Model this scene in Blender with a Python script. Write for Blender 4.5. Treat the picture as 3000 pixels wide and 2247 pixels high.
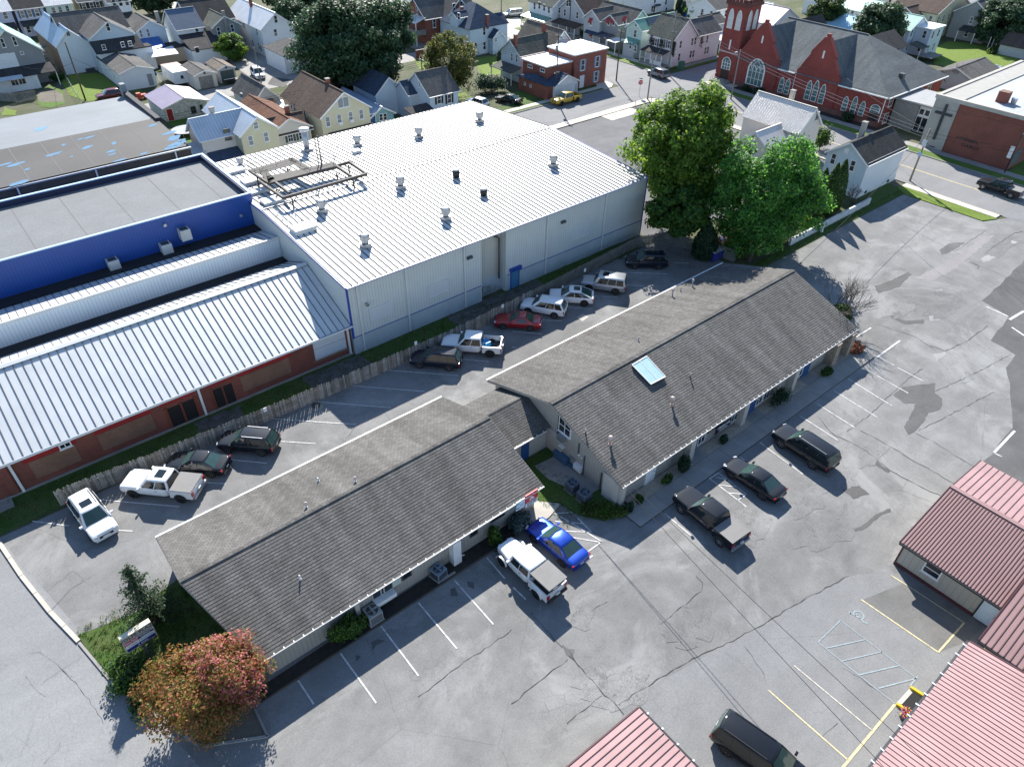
import bpy, math, random
import numpy as np
from mathutils import Vector, Matrix

# ------------------------------------------------------------------ scene, camera, sky, sun, exposure
scene = bpy.context.scene
for o in list(bpy.data.objects):
    bpy.data.objects.remove(o)
rng = random.Random(7)
CAMH, FPX = 41.0, 2085.0
PITCH, ROLL, YAW = math.radians(39.15), math.radians(1.05), math.radians(49.8)
fwd = Vector((math.cos(YAW)*math.cos(PITCH), math.sin(YAW)*math.cos(PITCH), -math.sin(PITCH)))
_r = Vector((math.sin(YAW), -math.cos(YAW), 0)); _u = _r.cross(fwd)
RIGHT = _r*math.cos(ROLL)+_u*math.sin(ROLL); UP = -_r*math.sin(ROLL)+_u*math.cos(ROLL)
cam = bpy.data.cameras.new('camera'); camo = bpy.data.objects.new('camera', cam)
scene.collection.objects.link(camo); scene.camera = camo
camo.matrix_world = Matrix(((RIGHT.x, UP.x, -fwd.x, 0), (RIGHT.y, UP.y, -fwd.y, 0), (RIGHT.z, UP.z, -fwd.z, CAMH), (0, 0, 0, 1)))
cam.sensor_width = 36; cam.lens = FPX/3000*36; cam.clip_start = 0.5; cam.clip_end = 3000

SUN = Vector((5.62, 8.63, 7.5)).normalized()          # towards the sun
world = bpy.data.worlds.new('World'); scene.world = world; world.use_nodes = True
wn = world.node_tree; bg = wn.nodes['Background']
sky = wn.nodes.new('ShaderNodeTexSky'); sky.sky_type = 'NISHITA'; sky.sun_disc = False
sky.sun_elevation = math.asin(SUN.z); sky.sun_rotation = math.atan2(SUN.x, SUN.y)
sky.air_density = 1.0; sky.dust_density = 0.0; sky.ozone_density = 2.2
wn.links.new(sky.outputs[0], bg.inputs[0]); bg.inputs[1].default_value = 0.10
sl = bpy.data.lights.new('sun', 'SUN'); sl.energy = 5.0; sl.angle = math.radians(0.53); sl.color = (1, .95, .87)
so = bpy.data.objects.new('sun', sl); scene.collection.objects.link(so)
so.rotation_euler = (-SUN).to_track_quat('-Z', 'Y').to_euler(); so.location = (60, 90, 120)
vs = scene.view_settings; vs.view_transform = 'Standard'; vs.look = 'None'; vs.gamma = 1; vs.exposure = 1.14
vs.use_curve_mapping = False

# ------------------------------------------------------------------ photograph pixels -> world points
K1, K2 = .33906, .18108
TILE = {'T1': (0, 0, K1), 'T2': (750, 0, K1), 'T3': (1500, 0, K1), 'T4': (2250, 0, K1), 'T5': (0, 500, K1), 'T6': (750, 500, K1),
        'T7': (1500, 500, K1), 'T8': (2250, 500, K1), 'S1': (0, 1000, K1), 'S2': (750, 1000, K1), 'S3': (1500, 1000, K1), 'S4': (2250, 1000, K1),
        'S5': (0, 1687, K1), 'S6': (750, 1500, K1), 'S7': (1500, 1687, K1), 'S8': (2250, 1687, K1), 'F': (0, 0, 1.35624), 'P': (0, 0, 1.),
        'A1': (0, 0, K2), 'A2': (400, 0, K2), 'A3': (1100, 0, K2), 'A4': (1500, 0, .15823), 'A5': (1800, 0, .15823), 'A6': (2400, 0, .13581),
        'A7': (2700, 0, .23641), 'A8': (400, 200, .55162), 'C': (2050, 0, .31646)}
def ray(t, x, y):
    ox, oy, k = TILE[t]; px, py = ox+x*k, oy+y*k
    return fwd+RIGHT*((px-1500)/FPX)-UP*((py-1123.5)/FPX)
def G(t, x, y, z=0.):
    d = ray(t, x, y); return Vector((0, 0, CAMH))+d*((z-CAMH)/d.z)
def onY(t, x, y, Y):
    d = ray(t, x, y); return Vector((0, 0, CAMH))+d*(Y/d.y)
def onX(t, x, y, X):
    d = ray(t, x, y); return Vector((0, 0, CAMH))+d*(X/d.x)

# ------------------------------------------------------------------ mesh building
class MB:
    def __init__(s): s.v = []; s.f = []; s.m = []; s.k = 0
    def poly(s, pts, k=None):
        n = len(s.v); s.v += [tuple(p) for p in pts]; s.f.append(tuple(range(n, n+len(pts)))); s.m.append(s.k if k is None else k); return s
    def box(s, x0, x1, y0, y1, z0, z1):
        n = len(s.v)
        s.v += [(x0, y0, z0), (x1, y0, z0), (x1, y1, z0), (x0, y1, z0), (x0, y0, z1), (x1, y0, z1), (x1, y1, z1), (x0, y1, z1)]
        s.f += [tuple(n+i for i in q) for q in ((0, 3, 2, 1), (4, 5, 6, 7), (0, 1, 5, 4), (1, 2, 6, 5), (2, 3, 7, 6), (3, 0, 4, 7))]; s.m += [s.k]*6; return s
    def obox(s, c, ax, ay, az):
        n = len(s.v); c, ax, ay, az = Vector(c), Vector(ax), Vector(ay), Vector(az)
        for k in (-1, 1):
            for i, j in ((-1, -1), (1, -1), (1, 1), (-1, 1)): s.v.append(tuple(c+ax*i+ay*j+az*k))
        s.f += [tuple(n+i for i in q) for q in ((0, 3, 2, 1), (4, 5, 6, 7), (0, 1, 5, 4), (1, 2, 6, 5), (2, 3, 7, 6), (3, 0, 4, 7))]; s.m += [s.k]*6; return s
    def bar(s, a, b, w, h=None):
        a, b = Vector(a), Vector(b); d = (b-a); L = d.length; d.normalize()
        x = d.cross(Vector((0, 0, 1)))
        if x.length < 1e-3: x = Vector((1, 0, 0))
        x.normalize(); y = x.cross(d)
        return s.obox((a+b)/2, d*(L/2), x*(w/2), y*((h or w)/2))
    def prism(s, pts, z0, z1):
        n = len(s.v); N = len(pts)
        a = sum(pts[i][0]*pts[(i+1) % N][1]-pts[(i+1) % N][0]*pts[i][1] for i in range(N))
        if a < 0: pts = list(reversed(pts))
        s.v += [(p[0], p[1], z0) for p in pts]+[(p[0], p[1], z1) for p in pts]
        s.f.append(tuple(n+i for i in reversed(range(N)))); s.f.append(tuple(n+N+i for i in range(N)))
        for i in range(N): j = (i+1) % N; s.f.append((n+i, n+j, n+N+j, n+N+i))
        s.m += [s.k]*(N+2); return s
    def slab(s, pts, t):
        pts = [Vector(p) for p in pts]; nn = (pts[1]-pts[0]).cross(pts[2]-pts[0]).normalized()
        if nn.z < 0: pts.reverse(); nn = -nn
        n = len(s.v); N = len(pts)
        s.v += [tuple(p) for p in pts]+[tuple(p-nn*t) for p in pts]
        s.f.append(tuple(n+i for i in range(N))); s.f.append(tuple(n+N+i for i in reversed(range(N))))
        for i in range(N): j = (i+1) % N; s.f.append((n+j, n+i, n+N+i, n+N+j))
        s.m += [s.k]*(N+2); return s
    def cyl(s, a, b, r0, r1=None, n=10, caps=True):
        a, b = Vector(a), Vector(b); r1 = r0 if r1 is None else r1; d = (b-a).normalized()
        x = d.cross(Vector((0, 0, 1)))
        if x.length < 1e-3: x = Vector((1, 0, 0))
        x.normalize(); y = d.cross(x); k = len(s.v)
        for p, r in ((a, r0), (b, r1)):
            for i in range(n):
                q = 2*math.pi*i/n; s.v.append(tuple(p+x*(r*math.cos(q))+y*(r*math.sin(q))))
        for i in range(n): j = (i+1) % n; s.f.append((k+i, k+j, k+n+j, k+n+i)); s.m.append(s.k)
        if caps: s.f.append(tuple(k+i for i in reversed(range(n)))); s.f.append(tuple(k+n+i for i in range(n))); s.m += [s.k]*2
        return s
    def tube(s, pts, r, n=6):
        for a, b in zip(pts, pts[1:]): s.cyl(a, b, r, r, n, False)
        return s
    def mesh(s, name, off=None, smooth=False):
        me = bpy.data.meshes.new(name)
        v = s.v if off is None else [(p[0]-off[0], p[1]-off[1], p[2]-off[2]) for p in s.v]
        me.from_pydata(v, [], s.f); me.polygons.foreach_set('material_index', s.m)
        if smooth: me.polygons.foreach_set('use_smooth', [True]*len(s.f))
        me.update(); return me
def link(o): scene.collection.objects.link(o); return o
def tag(o, label=None, cat=None, group=None, kind=None):
    if label: o['label'] = label
    if cat: o['category'] = cat
    if group: o['group'] = group
    if kind: o['kind'] = kind
    return o
def thing(name, label, cat, loc=(0, 0, 0), group=None, rz=0.):
    o = link(bpy.data.objects.new(name, None)); o.location = loc; o.rotation_euler = (0, 0, rz); o.empty_display_size = .3
    return tag(o, label, cat, group)
def rootloc(p):
    v = Vector((0, 0, 0))
    while p is not None: v += Vector(p.location); p = p.parent
    return v
def addmats(me, m):
    for k in (m if isinstance(m, (list, tuple)) else [m]): me.materials.append(k)
def part(name, mb, m, parent=None, local=False, smooth=False, label=None, kind=None):
    off = None if (parent is None or local) else rootloc(parent)
    me = mb.mesh(name, off, smooth); addmats(me, m)
    o = link(bpy.data.objects.new(name, me)); o.parent = parent
    if label: o['label'] = label
    if kind: o['kind'] = kind
    return o
def solo(name, mb, m, label, cat, group=None, smooth=False):
    """a thing that is one mesh, origin at its base"""
    a = np.array(mb.v); c = (float((a[:, 0].min()+a[:, 0].max())/2), float((a[:, 1].min()+a[:, 1].max())/2), float(a[:, 2].min()))
    me = mb.mesh(name, c, smooth); addmats(me, m); o = link(bpy.data.objects.new(name, me)); o.location = c
    return tag(o, label, cat, group)
def struct(name, mb, m, parent=None):
    o = part(name, mb, m, parent); o['kind'] = 'structure'; return o
def inst(name, me, parent, loc, rz=0., label=None):
    """a piece that shares its mesh; loc in world coordinates"""
    o = link(bpy.data.objects.new(name, me)); o.parent = parent
    o.location = Vector(loc)-(rootloc(parent) if parent else Vector((0, 0, 0))); o.rotation_euler = (0, 0, rz)
    if label: o['label'] = label
    return o
def copy_tree(o, parent=None):
    c = o.copy(); link(c); c.parent = parent
    for ch in o.children: copy_tree(ch, c)
    return c

# ------------------------------------------------------------------ materials
MATS = {}
class NT:
    def __init__(s, name):
        s.m = bpy.data.materials.new(name); s.m.use_nodes = True; s.t = s.m.node_tree; s.b = s.t.nodes['Principled BSDF']; s._pos = None
    def n(s, typ, **kw):
        x = s.t.nodes.new('ShaderNode'+typ)
        for k, v in kw.items():
            if k.startswith('i_'): x.inputs[int(k[2:]) if k[2:].isdigit() else k[2:]].default_value = v
            else: setattr(x, k, v)
        return x
    def l(s, a, b): s.t.links.new(a, b)
    def pos(s):
        if s._pos is None: s._pos = s.n('NewGeometry').outputs['Position']
        return s._pos
    def scaled(s, vec, sx, sy, sz):
        m = s.n('Mapping'); m.inputs['Scale'].default_value = (sx, sy, sz); s.l(vec, m.inputs[0]); return m.outputs[0]
    def noise(s, scale, detail=4, rough=.6, vec=None, dist=0.):
        x = s.n('TexNoise'); x.inputs['Scale'].default_value = scale; x.inputs['Detail'].default_value = detail; x.inputs['Roughness'].default_value = rough
        x.inputs['Distortion'].default_value = dist; s.l(vec or s.pos(), x.inputs['Vector']); return x.outputs[0]
    def ramp(s, fac, stops, interp='LINEAR'):
        r = s.n('ValToRGB'); r.color_ramp.interpolation = interp; e = r.color_ramp.elements
        while len(e) < len(stops): e.new(.5)
        for q, (p, c) in zip(e, stops): q.position = p; q.color = (c, c, c, 1) if isinstance(c, (int, float)) else (*c, 1)
        s.l(fac, r.inputs[0]); return r.outputs[0]
    def mix(s, fac, a, b, mode='MIX'):
        x = s.n('Mix', data_type='RGBA', blend_type=mode)
        for v, i in ((fac, 0), (a, 6), (b, 7)):
            if isinstance(v, (int, float)): x.inputs[i].default_value = v if i == 0 else (v, v, v, 1)
            elif isinstance(v, tuple): x.inputs[i].default_value = (*v, 1)
            else: s.l(v, x.inputs[i])
        return x.outputs[2]
    def math(s, op, a, b=0., c=None):
        x = s.n('Math', operation=op)
        for i, v in enumerate((a, b)):
            if isinstance(v, (int, float)): x.inputs[i].default_value = v
            else: s.l(v, x.inputs[i])
        return x.outputs[0]
    def col(s, c):
        if isinstance(c, tuple): s.b.inputs['Base Color'].default_value = (*c, 1)
        else: s.l(c, s.b.inputs['Base Color'])
    def set(s, rough=.8, metal=0., spec=.5, coat=0.):
        s.b.inputs['Roughness'].default_value = rough; s.b.inputs['Metallic'].default_value = metal
        s.b.inputs['Specular IOR Level'].default_value = spec; s.b.inputs['Coat Weight'].default_value = coat; s.b.inputs['Coat Roughness'].default_value = .04
    def bump(s, h, strength=.3, dist=.02):
        x = s.n('Bump'); x.inputs['Strength'].default_value = strength; x.inputs['Distance'].default_value = dist; s.l(h, x.inputs['Height']); s.l(x.outputs[0], s.b.inputs['Normal'])
def M(name, c, rough=.75, var=.12, scale=.8, fine=.06, fs=25., metal=0., spec=.4, coat=0., stain=0.):
    """plain surface with uneven tone: big patches, fine grain and optional dirt streaks"""
    if name in MATS: return MATS[name]
    t = NT(name)
    a = t.ramp(t.noise(scale, 5), [(.25, 1-var), (.75, 1+var*.6)])
    f = t.ramp(t.noise(fs, 3), [(.3, 1-fine), (.7, 1+fine)])
    x = t.mix(1., t.mix(1., tuple(c), a, 'MULTIPLY'), f, 'MULTIPLY')
    if stain:
        v = t.scaled(t.pos(), 2.2, 2.2, .25)
        x = t.mix(t.ramp(t.noise(1.4, 6, .7, v), [(.5, 0.), (.8, stain)]), x, tuple(k*.45 for k in c))
    t.col(x); t.set(rough, metal, spec, coat); MATS[name] = t.m; return t.m
def siding(name, c, axis='Z', pitch=.14, rough=.6, depth=.25, var=.06, dark=.72, duty=.12):
    """lap siding or ribbed sheet: narrow darker joints plus relief"""
    if name in MATS: return MATS[name]
    t = NT(name); sep = t.n('SeparateXYZ'); t.l(t.pos(), sep.inputs[0])
    src = sep.outputs[2] if axis == 'Z' else t.math('ADD', sep.outputs[0], sep.outputs[1])
    fr = t.math('FRACT', t.math('DIVIDE', src, pitch))
    j = t.ramp(fr, [(0., dark), (duty*.5, dark), (duty, 1.), (1., 1.)])
    a = t.ramp(t.noise(.7, 5), [(.25, 1-var), (.75, 1+var*.5)])
    x = t.mix(1., t.mix(1., tuple(c), j, 'MULTIPLY'), a, 'MULTIPLY')
    v = t.scaled(t.pos(), 2., 2., .2)
    x = t.mix(t.ramp(t.noise(1.2, 6, .7, v), [(.55, 0.), (.85, .3)]), x, tuple(k*.55 for k in c))
    t.col(x); t.set(rough); t.bump(fr, depth, .015); MATS[name] = t.m; return t.m
def brickmat(name, c1, c2, mortar, sx=.22, sz=.075, dirt=.3):
    if name in MATS: return MATS[name]
    t = NT(name); sep = t.n('SeparateXYZ'); t.l(t.pos(), sep.inputs[0])
    cm = t.n('CombineXYZ'); t.l(t.math('ADD', sep.outputs[0], sep.outputs[1]), cm.inputs[0]); t.l(sep.outputs[2], cm.inputs[1])
    b = t.n('TexBrick'); b.inputs['Color1'].default_value = (*c1, 1); b.inputs['Color2'].default_value = (*c2, 1); b.inputs['Mortar'].default_value = (*mortar, 1)
    b.inputs['Scale'].default_value = 1; b.inputs['Brick Width'].default_value = sx; b.inputs['Row Height'].default_value = sz; b.inputs['Mortar Size'].default_value = .008
    t.l(cm.outputs[0], b.inputs['Vector'])
    a = t.ramp(t.noise(.5, 6, .65), [(.3, 1-dirt), (.7, 1.1)])
    t.col(t.mix(1., b.outputs[0], a, 'MULTIPLY')); t.set(.85); t.bump(b.outputs[1], -.3, .01); MATS[name] = t.m; return t.m
def shingle(name, c, axis='X', tab=.3, row=.16, var=.35, streak=.3):
    """asphalt shingles: tab colours by brick pattern, course lines, weather streaks down the slope"""
    if name in MATS: return MATS[name]
    t = NT(name); sep = t.n('SeparateXYZ'); t.l(t.pos(), sep.inputs[0])
    cm = t.n('CombineXYZ'); i, j = (0, 1) if axis == 'X' else (1, 0)
    t.l(sep.outputs[i], cm.inputs[0]); t.l(t.math('ADD', sep.outputs[j], t.math('MULTIPLY', sep.outputs[2], .45)), cm.inputs[1])
    b = t.n('TexBrick'); lo = tuple(k*(1-var) for k in c); hi = tuple(k*(1+var) for k in c)
    b.inputs['Color1'].default_value = (*lo, 1); b.inputs['Color2'].default_value = (*hi, 1); b.inputs['Mortar'].default_value = (*(k*.45 for k in c), 1)
    b.inputs['Scale'].default_value = 1; b.inputs['Brick Width'].default_value = tab; b.inputs['Row Height'].default_value = row; b.inputs['Mortar Size'].default_value = .012; b.inputs['Bias'].default_value = 0.
    t.l(cm.outputs[0], b.inputs['Vector'])
    g = t.ramp(t.noise(60, 2), [(.3, .8), (.7, 1.2)])
    sv = t.scaled(cm.outputs[0], .9, .12, 1)
    st = t.ramp(t.noise(1., 5, .6, sv), [(.35, 1-streak), (.65, 1+streak*.3)])
    big = t.ramp(t.noise(.25, 4), [(.3, .88), (.7, 1.1)])
    t.col(t.mix(1., t.mix(1., t.mix(1., b.outputs[0], g, 'MULTIPLY'), st, 'MULTIPLY'), big, 'MULTIPLY')); t.set(.95, spec=.15); t.bump(b.outputs[1], -.4, .02); MATS[name] = t.m; return t.m
def flat(name, c, rough=.5, metal=0., spec=.5, coat=0.):
    if name in MATS: return MATS[name]
    t = NT(name); t.col(t.mix(1., tuple(c), t.ramp(t.noise(2.5, 3), [(.3, .93), (.7, 1.05)]), 'MULTIPLY')); t.set(rough, metal, spec, coat); MATS[name] = t.m; return t.m
def asphalt(name, c, crack=.6, blotch=.2, seed=0., worn=0., cs=.55, craze=0.):
    """old asphalt: aggregate grain, patches of lighter and darker wear, crack network that comes and goes"""
    t = NT(name); p = t.n('Mapping'); p.inputs['Location'].default_value = (seed*37., seed*-21., seed*3.); t.l(t.pos(), p.inputs[0]); p = p.outputs[0]
    big = t.ramp(t.noise(.06, 5, .55, p), [(.3, 1-blotch), (.7, 1+blotch)])
    spk = t.ramp(t.noise(22., 3, .8, p), [(.28, .72), (.5, 1.), (.72, 1.2)])
    mid = t.ramp(t.noise(.45, 6, .65, p, .4), [(.28, 1-blotch*.8), (.72, 1+blotch*.6)])
    sv = t.scaled(p, .05, .6, 1); strk = t.ramp(t.noise(1., 5, .6, sv, .3), [(.3, .93), (.7, 1.06)])
    gr = t.ramp(t.noise(9., 4, .75, p), [(.3, .9), (.7, 1.1)])
    gg = t.ramp(t.noise(70., 2, .6, p), [(.25, .8), (.75, 1.2)])
    x = t.mix(1., tuple(c), big, 'MULTIPLY')
    for k in (mid, strk, gr, gg, spk): x = t.mix(1., x, k, 'MULTIPLY')
    if worn:
        w = t.ramp(t.noise(.12, 7, .7, p, 1.), [(.52, 0.), (.62, worn)]); x = t.mix(w, x, tuple(min(1, k*1.7) for k in c))
    # thin wandering cracks
    wv = t.n('Mix', data_type='VECTOR'); nz = t.n('TexNoise'); nz.inputs['Scale'].default_value = 1.3; nz.inputs['Detail'].default_value = 5; t.l(p, nz.inputs['Vector'])
    wv.inputs[0].default_value = .22; t.l(p, wv.inputs[4]); t.l(nz.outputs['Color'], wv.inputs[5])
    for sc, th, amt, ms in ((cs*.22, .004, crack*.5, .05), (cs*2.6, .016, crack*.55, .12)):
        vo = t.n('TexVoronoi', feature='DISTANCE_TO_EDGE'); vo.inputs['Scale'].default_value = sc; t.l(wv.outputs[1], vo.inputs['Vector'])
        ln = t.ramp(vo.outputs['Distance'], [(0., 1.), (th*.5, .8), (th, 0.)])
        ms_ = t.ramp(t.noise(ms, 4, .6, p), [(.5, 0.), (.62, 1.)]) if sc > 1 else t.ramp(t.noise(.3, 4, .6, p), [(.42, 0.), (.6, 1.)])
        x = t.mix(t.math('MULTIPLY', t.math('MULTIPLY', ln, ms_), amt), x, tuple(k*.33 for k in c))
    if craze:
        vo = t.n('TexVoronoi', feature='DISTANCE_TO_EDGE'); vo.inputs['Scale'].default_value = craze; t.l(wv.outputs[1], vo.inputs['Vector'])
        ln = t.ramp(vo.outputs['Distance'], [(0., 1.), (.025, .8), (.06, 0.)]); x = t.mix(t.math('MULTIPLY', ln, t.ramp(t.noise(1.3, 5, .7, p), [(.40, 0.), (.60, .8)])), x, tuple(k*.42 for k in c))
        x = t.mix(t.ramp(t.noise(1.1, 5, .7, p, .5), [(.56, 0.), (.66, .6)]), x, tuple(k*.6 for k in c))
    oil = t.ramp(t.noise(.33, 6, .75, p, 1.2), [(.60, 0.), (.74, .5)]); x = t.mix(t.math('MULTIPLY', oil, .7), x, tuple(k*.55 for k in c))
    ds = t.ramp(t.noise(.8, 3, .5, p), [(.70, 0.), (.78, .45)]); x = t.mix(t.math('MULTIPLY', ds, .6), x, tuple(k*.55 for k in c))
    t.col(x); t.set(.9, spec=.25); t.bump(t.noise(45., 3, .7, p), .25, .01); MATS[name] = t.m; return t.m
def grassmat(name, c, dry=(.16, .15, .07), amt=.35, sc=.5):
    if name in MATS: return MATS[name]
    t = NT(name); a = t.ramp(t.noise(sc, 5, .6), [(.35, 0.), (.75, amt)])
    x = t.mix(a, tuple(c), dry); x = t.mix(1., x, t.ramp(t.noise(14., 4, .7), [(.3, .55), (.7, 1.4)]), 'MULTIPLY'); x = t.mix(1., x, t.ramp(t.noise(60., 2, .7), [(.3, .6), (.7, 1.4)]), 'MULTIPLY')
    t.col(x); t.set(.9, spec=.2); t.bump(t.noise(40., 3, .8), .8, .05); MATS[name] = t.m; return t.m
def paintmat(name, c, base, wear=.5):
    if name in MATS: return MATS[name]
    t = NT(name); w = t.ramp(t.noise(3.5, 6, .75), [(.62-.25*wear, 1.), (.75-.1*wear, 0.)])
    g = t.ramp(t.noise(40., 2), [(.3, .85), (.7, 1.1)])
    t.col(t.mix(1., t.mix(w, base, tuple(c)), g, 'MULTIPLY')); t.set(.8); MATS[name] = t.m; return t.m
# ------------------------------------------------------------------ ground, streets, pavements, markings
ASPH = (.19, .19, .188)
m_lot = asphalt('old_asphalt', ASPH, .75, .26, 0., .4)
m_lot2 = asphalt('lot_asphalt_bluish', (.195, .197, .2), .5, .15, 1.7)
m_dark = asphalt('dark_asphalt', (.105, .104, .105), .4, .22, 3.1, .3)
m_road = asphalt('road_asphalt', (.205, .206, .21), .3, .08, 5.3, 0., .3)
m_road2 = asphalt('street_asphalt', (.23, .235, .24), .45, .08, 7.9, 0., .4)
m_gravel = asphalt('gravel_lot', (.13, .13, .135), 0., .2, 9.4)
m_patch = asphalt('asphalt_patch_fill', (.115, .113, .112), .3, .2, 11.2)
m_pale = asphalt('worn_concrete_fill', (.255, .255, .252), .5, .2, 13.5)
m_crack = M('crack_fill', (.06, .058, .056), .95, .3, 2.)
m_conc = M('concrete', (.40, .38, .34), .85, .18, .7, .08)
m_conc_d = M('concrete_weathered', (.27, .26, .245), .88, .22, .6, .1)
m_walk = M('sidewalk_concrete', (.50, .46, .39), .85, .15, .6, .07)
m_grass = grassmat('lawn_grass', (.075, .15, .022), amt=.3)
m_grass2 = grassmat('bright_lawn', (.12, .19, .025), (.22, .2, .08), .3)
m_grass3 = grassmat('strip_grass', (.05, .105, .02), (.13, .11, .06), .45)
m_soil = M('yard_soil', (.14, .125, .10), .95, .35, .4, .2)
m_mulch = M('dark_mulch', (.035, .03, .027), .95, .4, 3., .4, 40)
m_stone = M('pale_stones', (.38, .33, .27), .9, .3, 6., .35, 30)
m_white = paintmat('white_line_paint', (.62, .62, .61), (.26, .26, .26), .75)
m_white2 = paintmat('faded_white_paint', (.5, .5, .5), (.22, .22, .22), .8)
m_yel = paintmat('yellow_line_paint', (.62, .53, .30), (.25, .24, .2), .6)
m_blue = paintmat('pale_blue_paint', (.29, .37, .40), (.23, .24, .245), .9)

def sheet(name, pts, z, m, parent=None):
    pts = [Vector((p[0], p[1], z)) for p in pts]
    a = sum(pts[i].x*pts[(i+1) % len(pts)].y-pts[(i+1) % len(pts)].x*pts[i].y for i in range(len(pts)))
    if a < 0: pts.reverse()
    return struct(name, MB().poly(pts), m, parent)
def gp(t, *pts): return [tuple(G(t, *p)[:2]) for p in pts]
def rough_edge(pts, step=.5, amp=.12, seed=0):
    r = random.Random(seed); out = []
    for a, b in zip(pts, pts[1:]+pts[:1]):
        a, b = Vector(a), Vector(b); n = max(1, int((b-a).length/step))
        for i in range(n): p = a.lerp(b, i/n); out.append((p.x+r.uniform(-amp, amp), p.y+r.uniform(-amp, amp)))
    return out

YG = grassmat('yard_ground', (.055, .075, .025), (.15, .135, .105), .9, .16)
sheet('ground', [(-400, -300), (700, -300), (700, 900), (-400, 900)], 0, YG)
lot = sheet('parking_lot', [(-7.1, 47.8), (66, 48.6), (66, 36.6), (101.0, 36.6), (101.2, 26), (104.9, 24.5), (104.9, -120), (30, -120), (-3.0, 28.4)], .012, m_lot)
sheet('side_street', [(-7.1, 47.8), (-3.0, 28.4), (30, -120), (-120, -120), (-120, 62), (-10.4, 62)], .010, m_road2)
sheet('street', [(104.9, -120), (117.0, -120), (117.0, 400), (104.9, 400)], .008, m_road)
sheet('cross_street', [(40, 86.2), (104.9, 86.2), (104.9, 94.3), (40, 94.3)], .008, m_road)
sheet('cross_street', [(117.0, 86.0), (330, 86.0), (330, 93.6), (117.0, 93.6)], .008, m_road)
sheet('gravel_lot', [(63.6, 48.8), (103.2, 44), (103.2, 84.4), (63.6, 84.6)], .006, m_gravel)
sheet('alley', [(28.8, 132.2), (90, 131.2), (90, 136.5), (38.5, 138.2), (28.8, 136)], .006, m_conc_d)
sheet('alley', [(52, 136.4), (61, 136.2), (62, 175), (56, 175), (52.5, 146)], .010, m_conc_d)
# different pours of asphalt inside the lot
sheet('asphalt_pour', gp('S7', (915, 1112), (2212, 397))+gp('S8', (690, 2), (1060, -40), (2600, 900), (900, 2600))+gp('S7', (1300, 2200)), .016, m_lot2, lot)
sheet('asphalt_pour', rough_edge(gp('T8', (2500, 560), (2212, 780), (1850, 1130), (2080, 1260), (1920, 1470), (2130, 1590))+[(70.9, 10.9), (62.4, 6.9), (57.8, 6.7), (52.3, 6.7), (53, 2.4), (60, -6), (100, -6), (100, 18)], 1.2, .12, 4), .016, m_dark, lot)
sheet('asphalt_pour', gp('S8', (1180, 60), (820, 205), (1470, 660), (1740, 560), (1990, 280)), .020, asphalt('shop_apron', (.165, .163, .158), .5, .25, 4.4), lot)
for k, pts in enumerate([gp('S4', (1160, 395), (1320, 375), (1450, 365), (1430, 440), (1510, 500), (1490, 590), (1390, 620), (1330, 720), (1260, 790), (1210, 810), (1170, 740), (1235, 640), (1275, 540), (1180, 540), (1080, 470)),
                         gp('S4', (650, 1110), (740, 1180), (770, 1230), (870, 1320), (740, 1360), (650, 1290), (690, 1210)),
                         gp('S7', (430, 600), (540, 640), (520, 700), (560, 770), (660, 860), (790, 950), (820, 1040), (760, 1040), (680, 940), (560, 760), (470, 690)),
                         gp('S6', (1000, 1120), (1060, 1095), (1110, 1110), (1050, 1150), (1010, 1190)), gp('S6', (1820, 590), (1880, 600), (1890, 660), (1830, 650)),
                         gp('S6', (1680, 670), (1720, 660), (1750, 730), (1690, 720)), gp('S6', (860, 1240), (905, 1240), (890, 1280), (865, 1285)),
                         gp('S4', (290, 1590), (430, 1520), (440, 1545), (360, 1600), (560, 1640), (800, 1600), (960, 1480), (1060, 1440), (1070, 1475), (980, 1500), (850, 1620), (560, 1690), (330, 1680)),
                         gp('T8', (920, 1000), (1060, 950), (1210, 880), (1240, 900), (1130, 1010), (950, 1060)),
                         gp('T8', (1480, 690), (1560, 630), (1700, 620), (1650, 660), (1560, 710), (1500, 730)),
                         gp('T8', (1010, 1220), (1180, 1300), (1350, 1290), (1340, 1320), (1180, 1330), (1060, 1270)),
                         gp('S4', (830, 930), (940, 1030), (1060, 1130), (1040, 1140), (900, 1050), (800, 960))]):
    sheet('asphalt_patch', rough_edge(pts, .35, .07, k), .022, m_patch, lot)
for k, pts in enumerate([gp('T8', (1370, 1060), (1500, 1020), (1530, 1060), (1560, 1130), (1500, 1180), (1480, 1290), (1400, 1310), (1390, 1200), (1340, 1150), (1420, 1110)),
                         gp('T8', (1090, 1160), (1280, 1080), (1290, 1100), (1120, 1210)), gp('T8', (1960, 650), (2100, 600), (2160, 620), (2080, 660)), gp('T8', (1840, 760), (1980, 690), (2080, 680), (1960, 760), (1860, 800)),
                         gp('T8', (1260, 930), (1500, 810), (1700, 700), (1860, 560), (1960, 560), (1800, 700), (1620, 850), (1420, 960)),
                         gp('S4', (1420, 110), (1530, 85), (1540, 120), (1450, 170))]):
    sheet('asphalt_patch', rough_edge(pts, .5, .12, 40+k), .020, m_pale if k < 4 or k == 5 else asphalt('pale_band', (.235, .225, .225), .5, .12, 6.6), lot)
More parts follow.
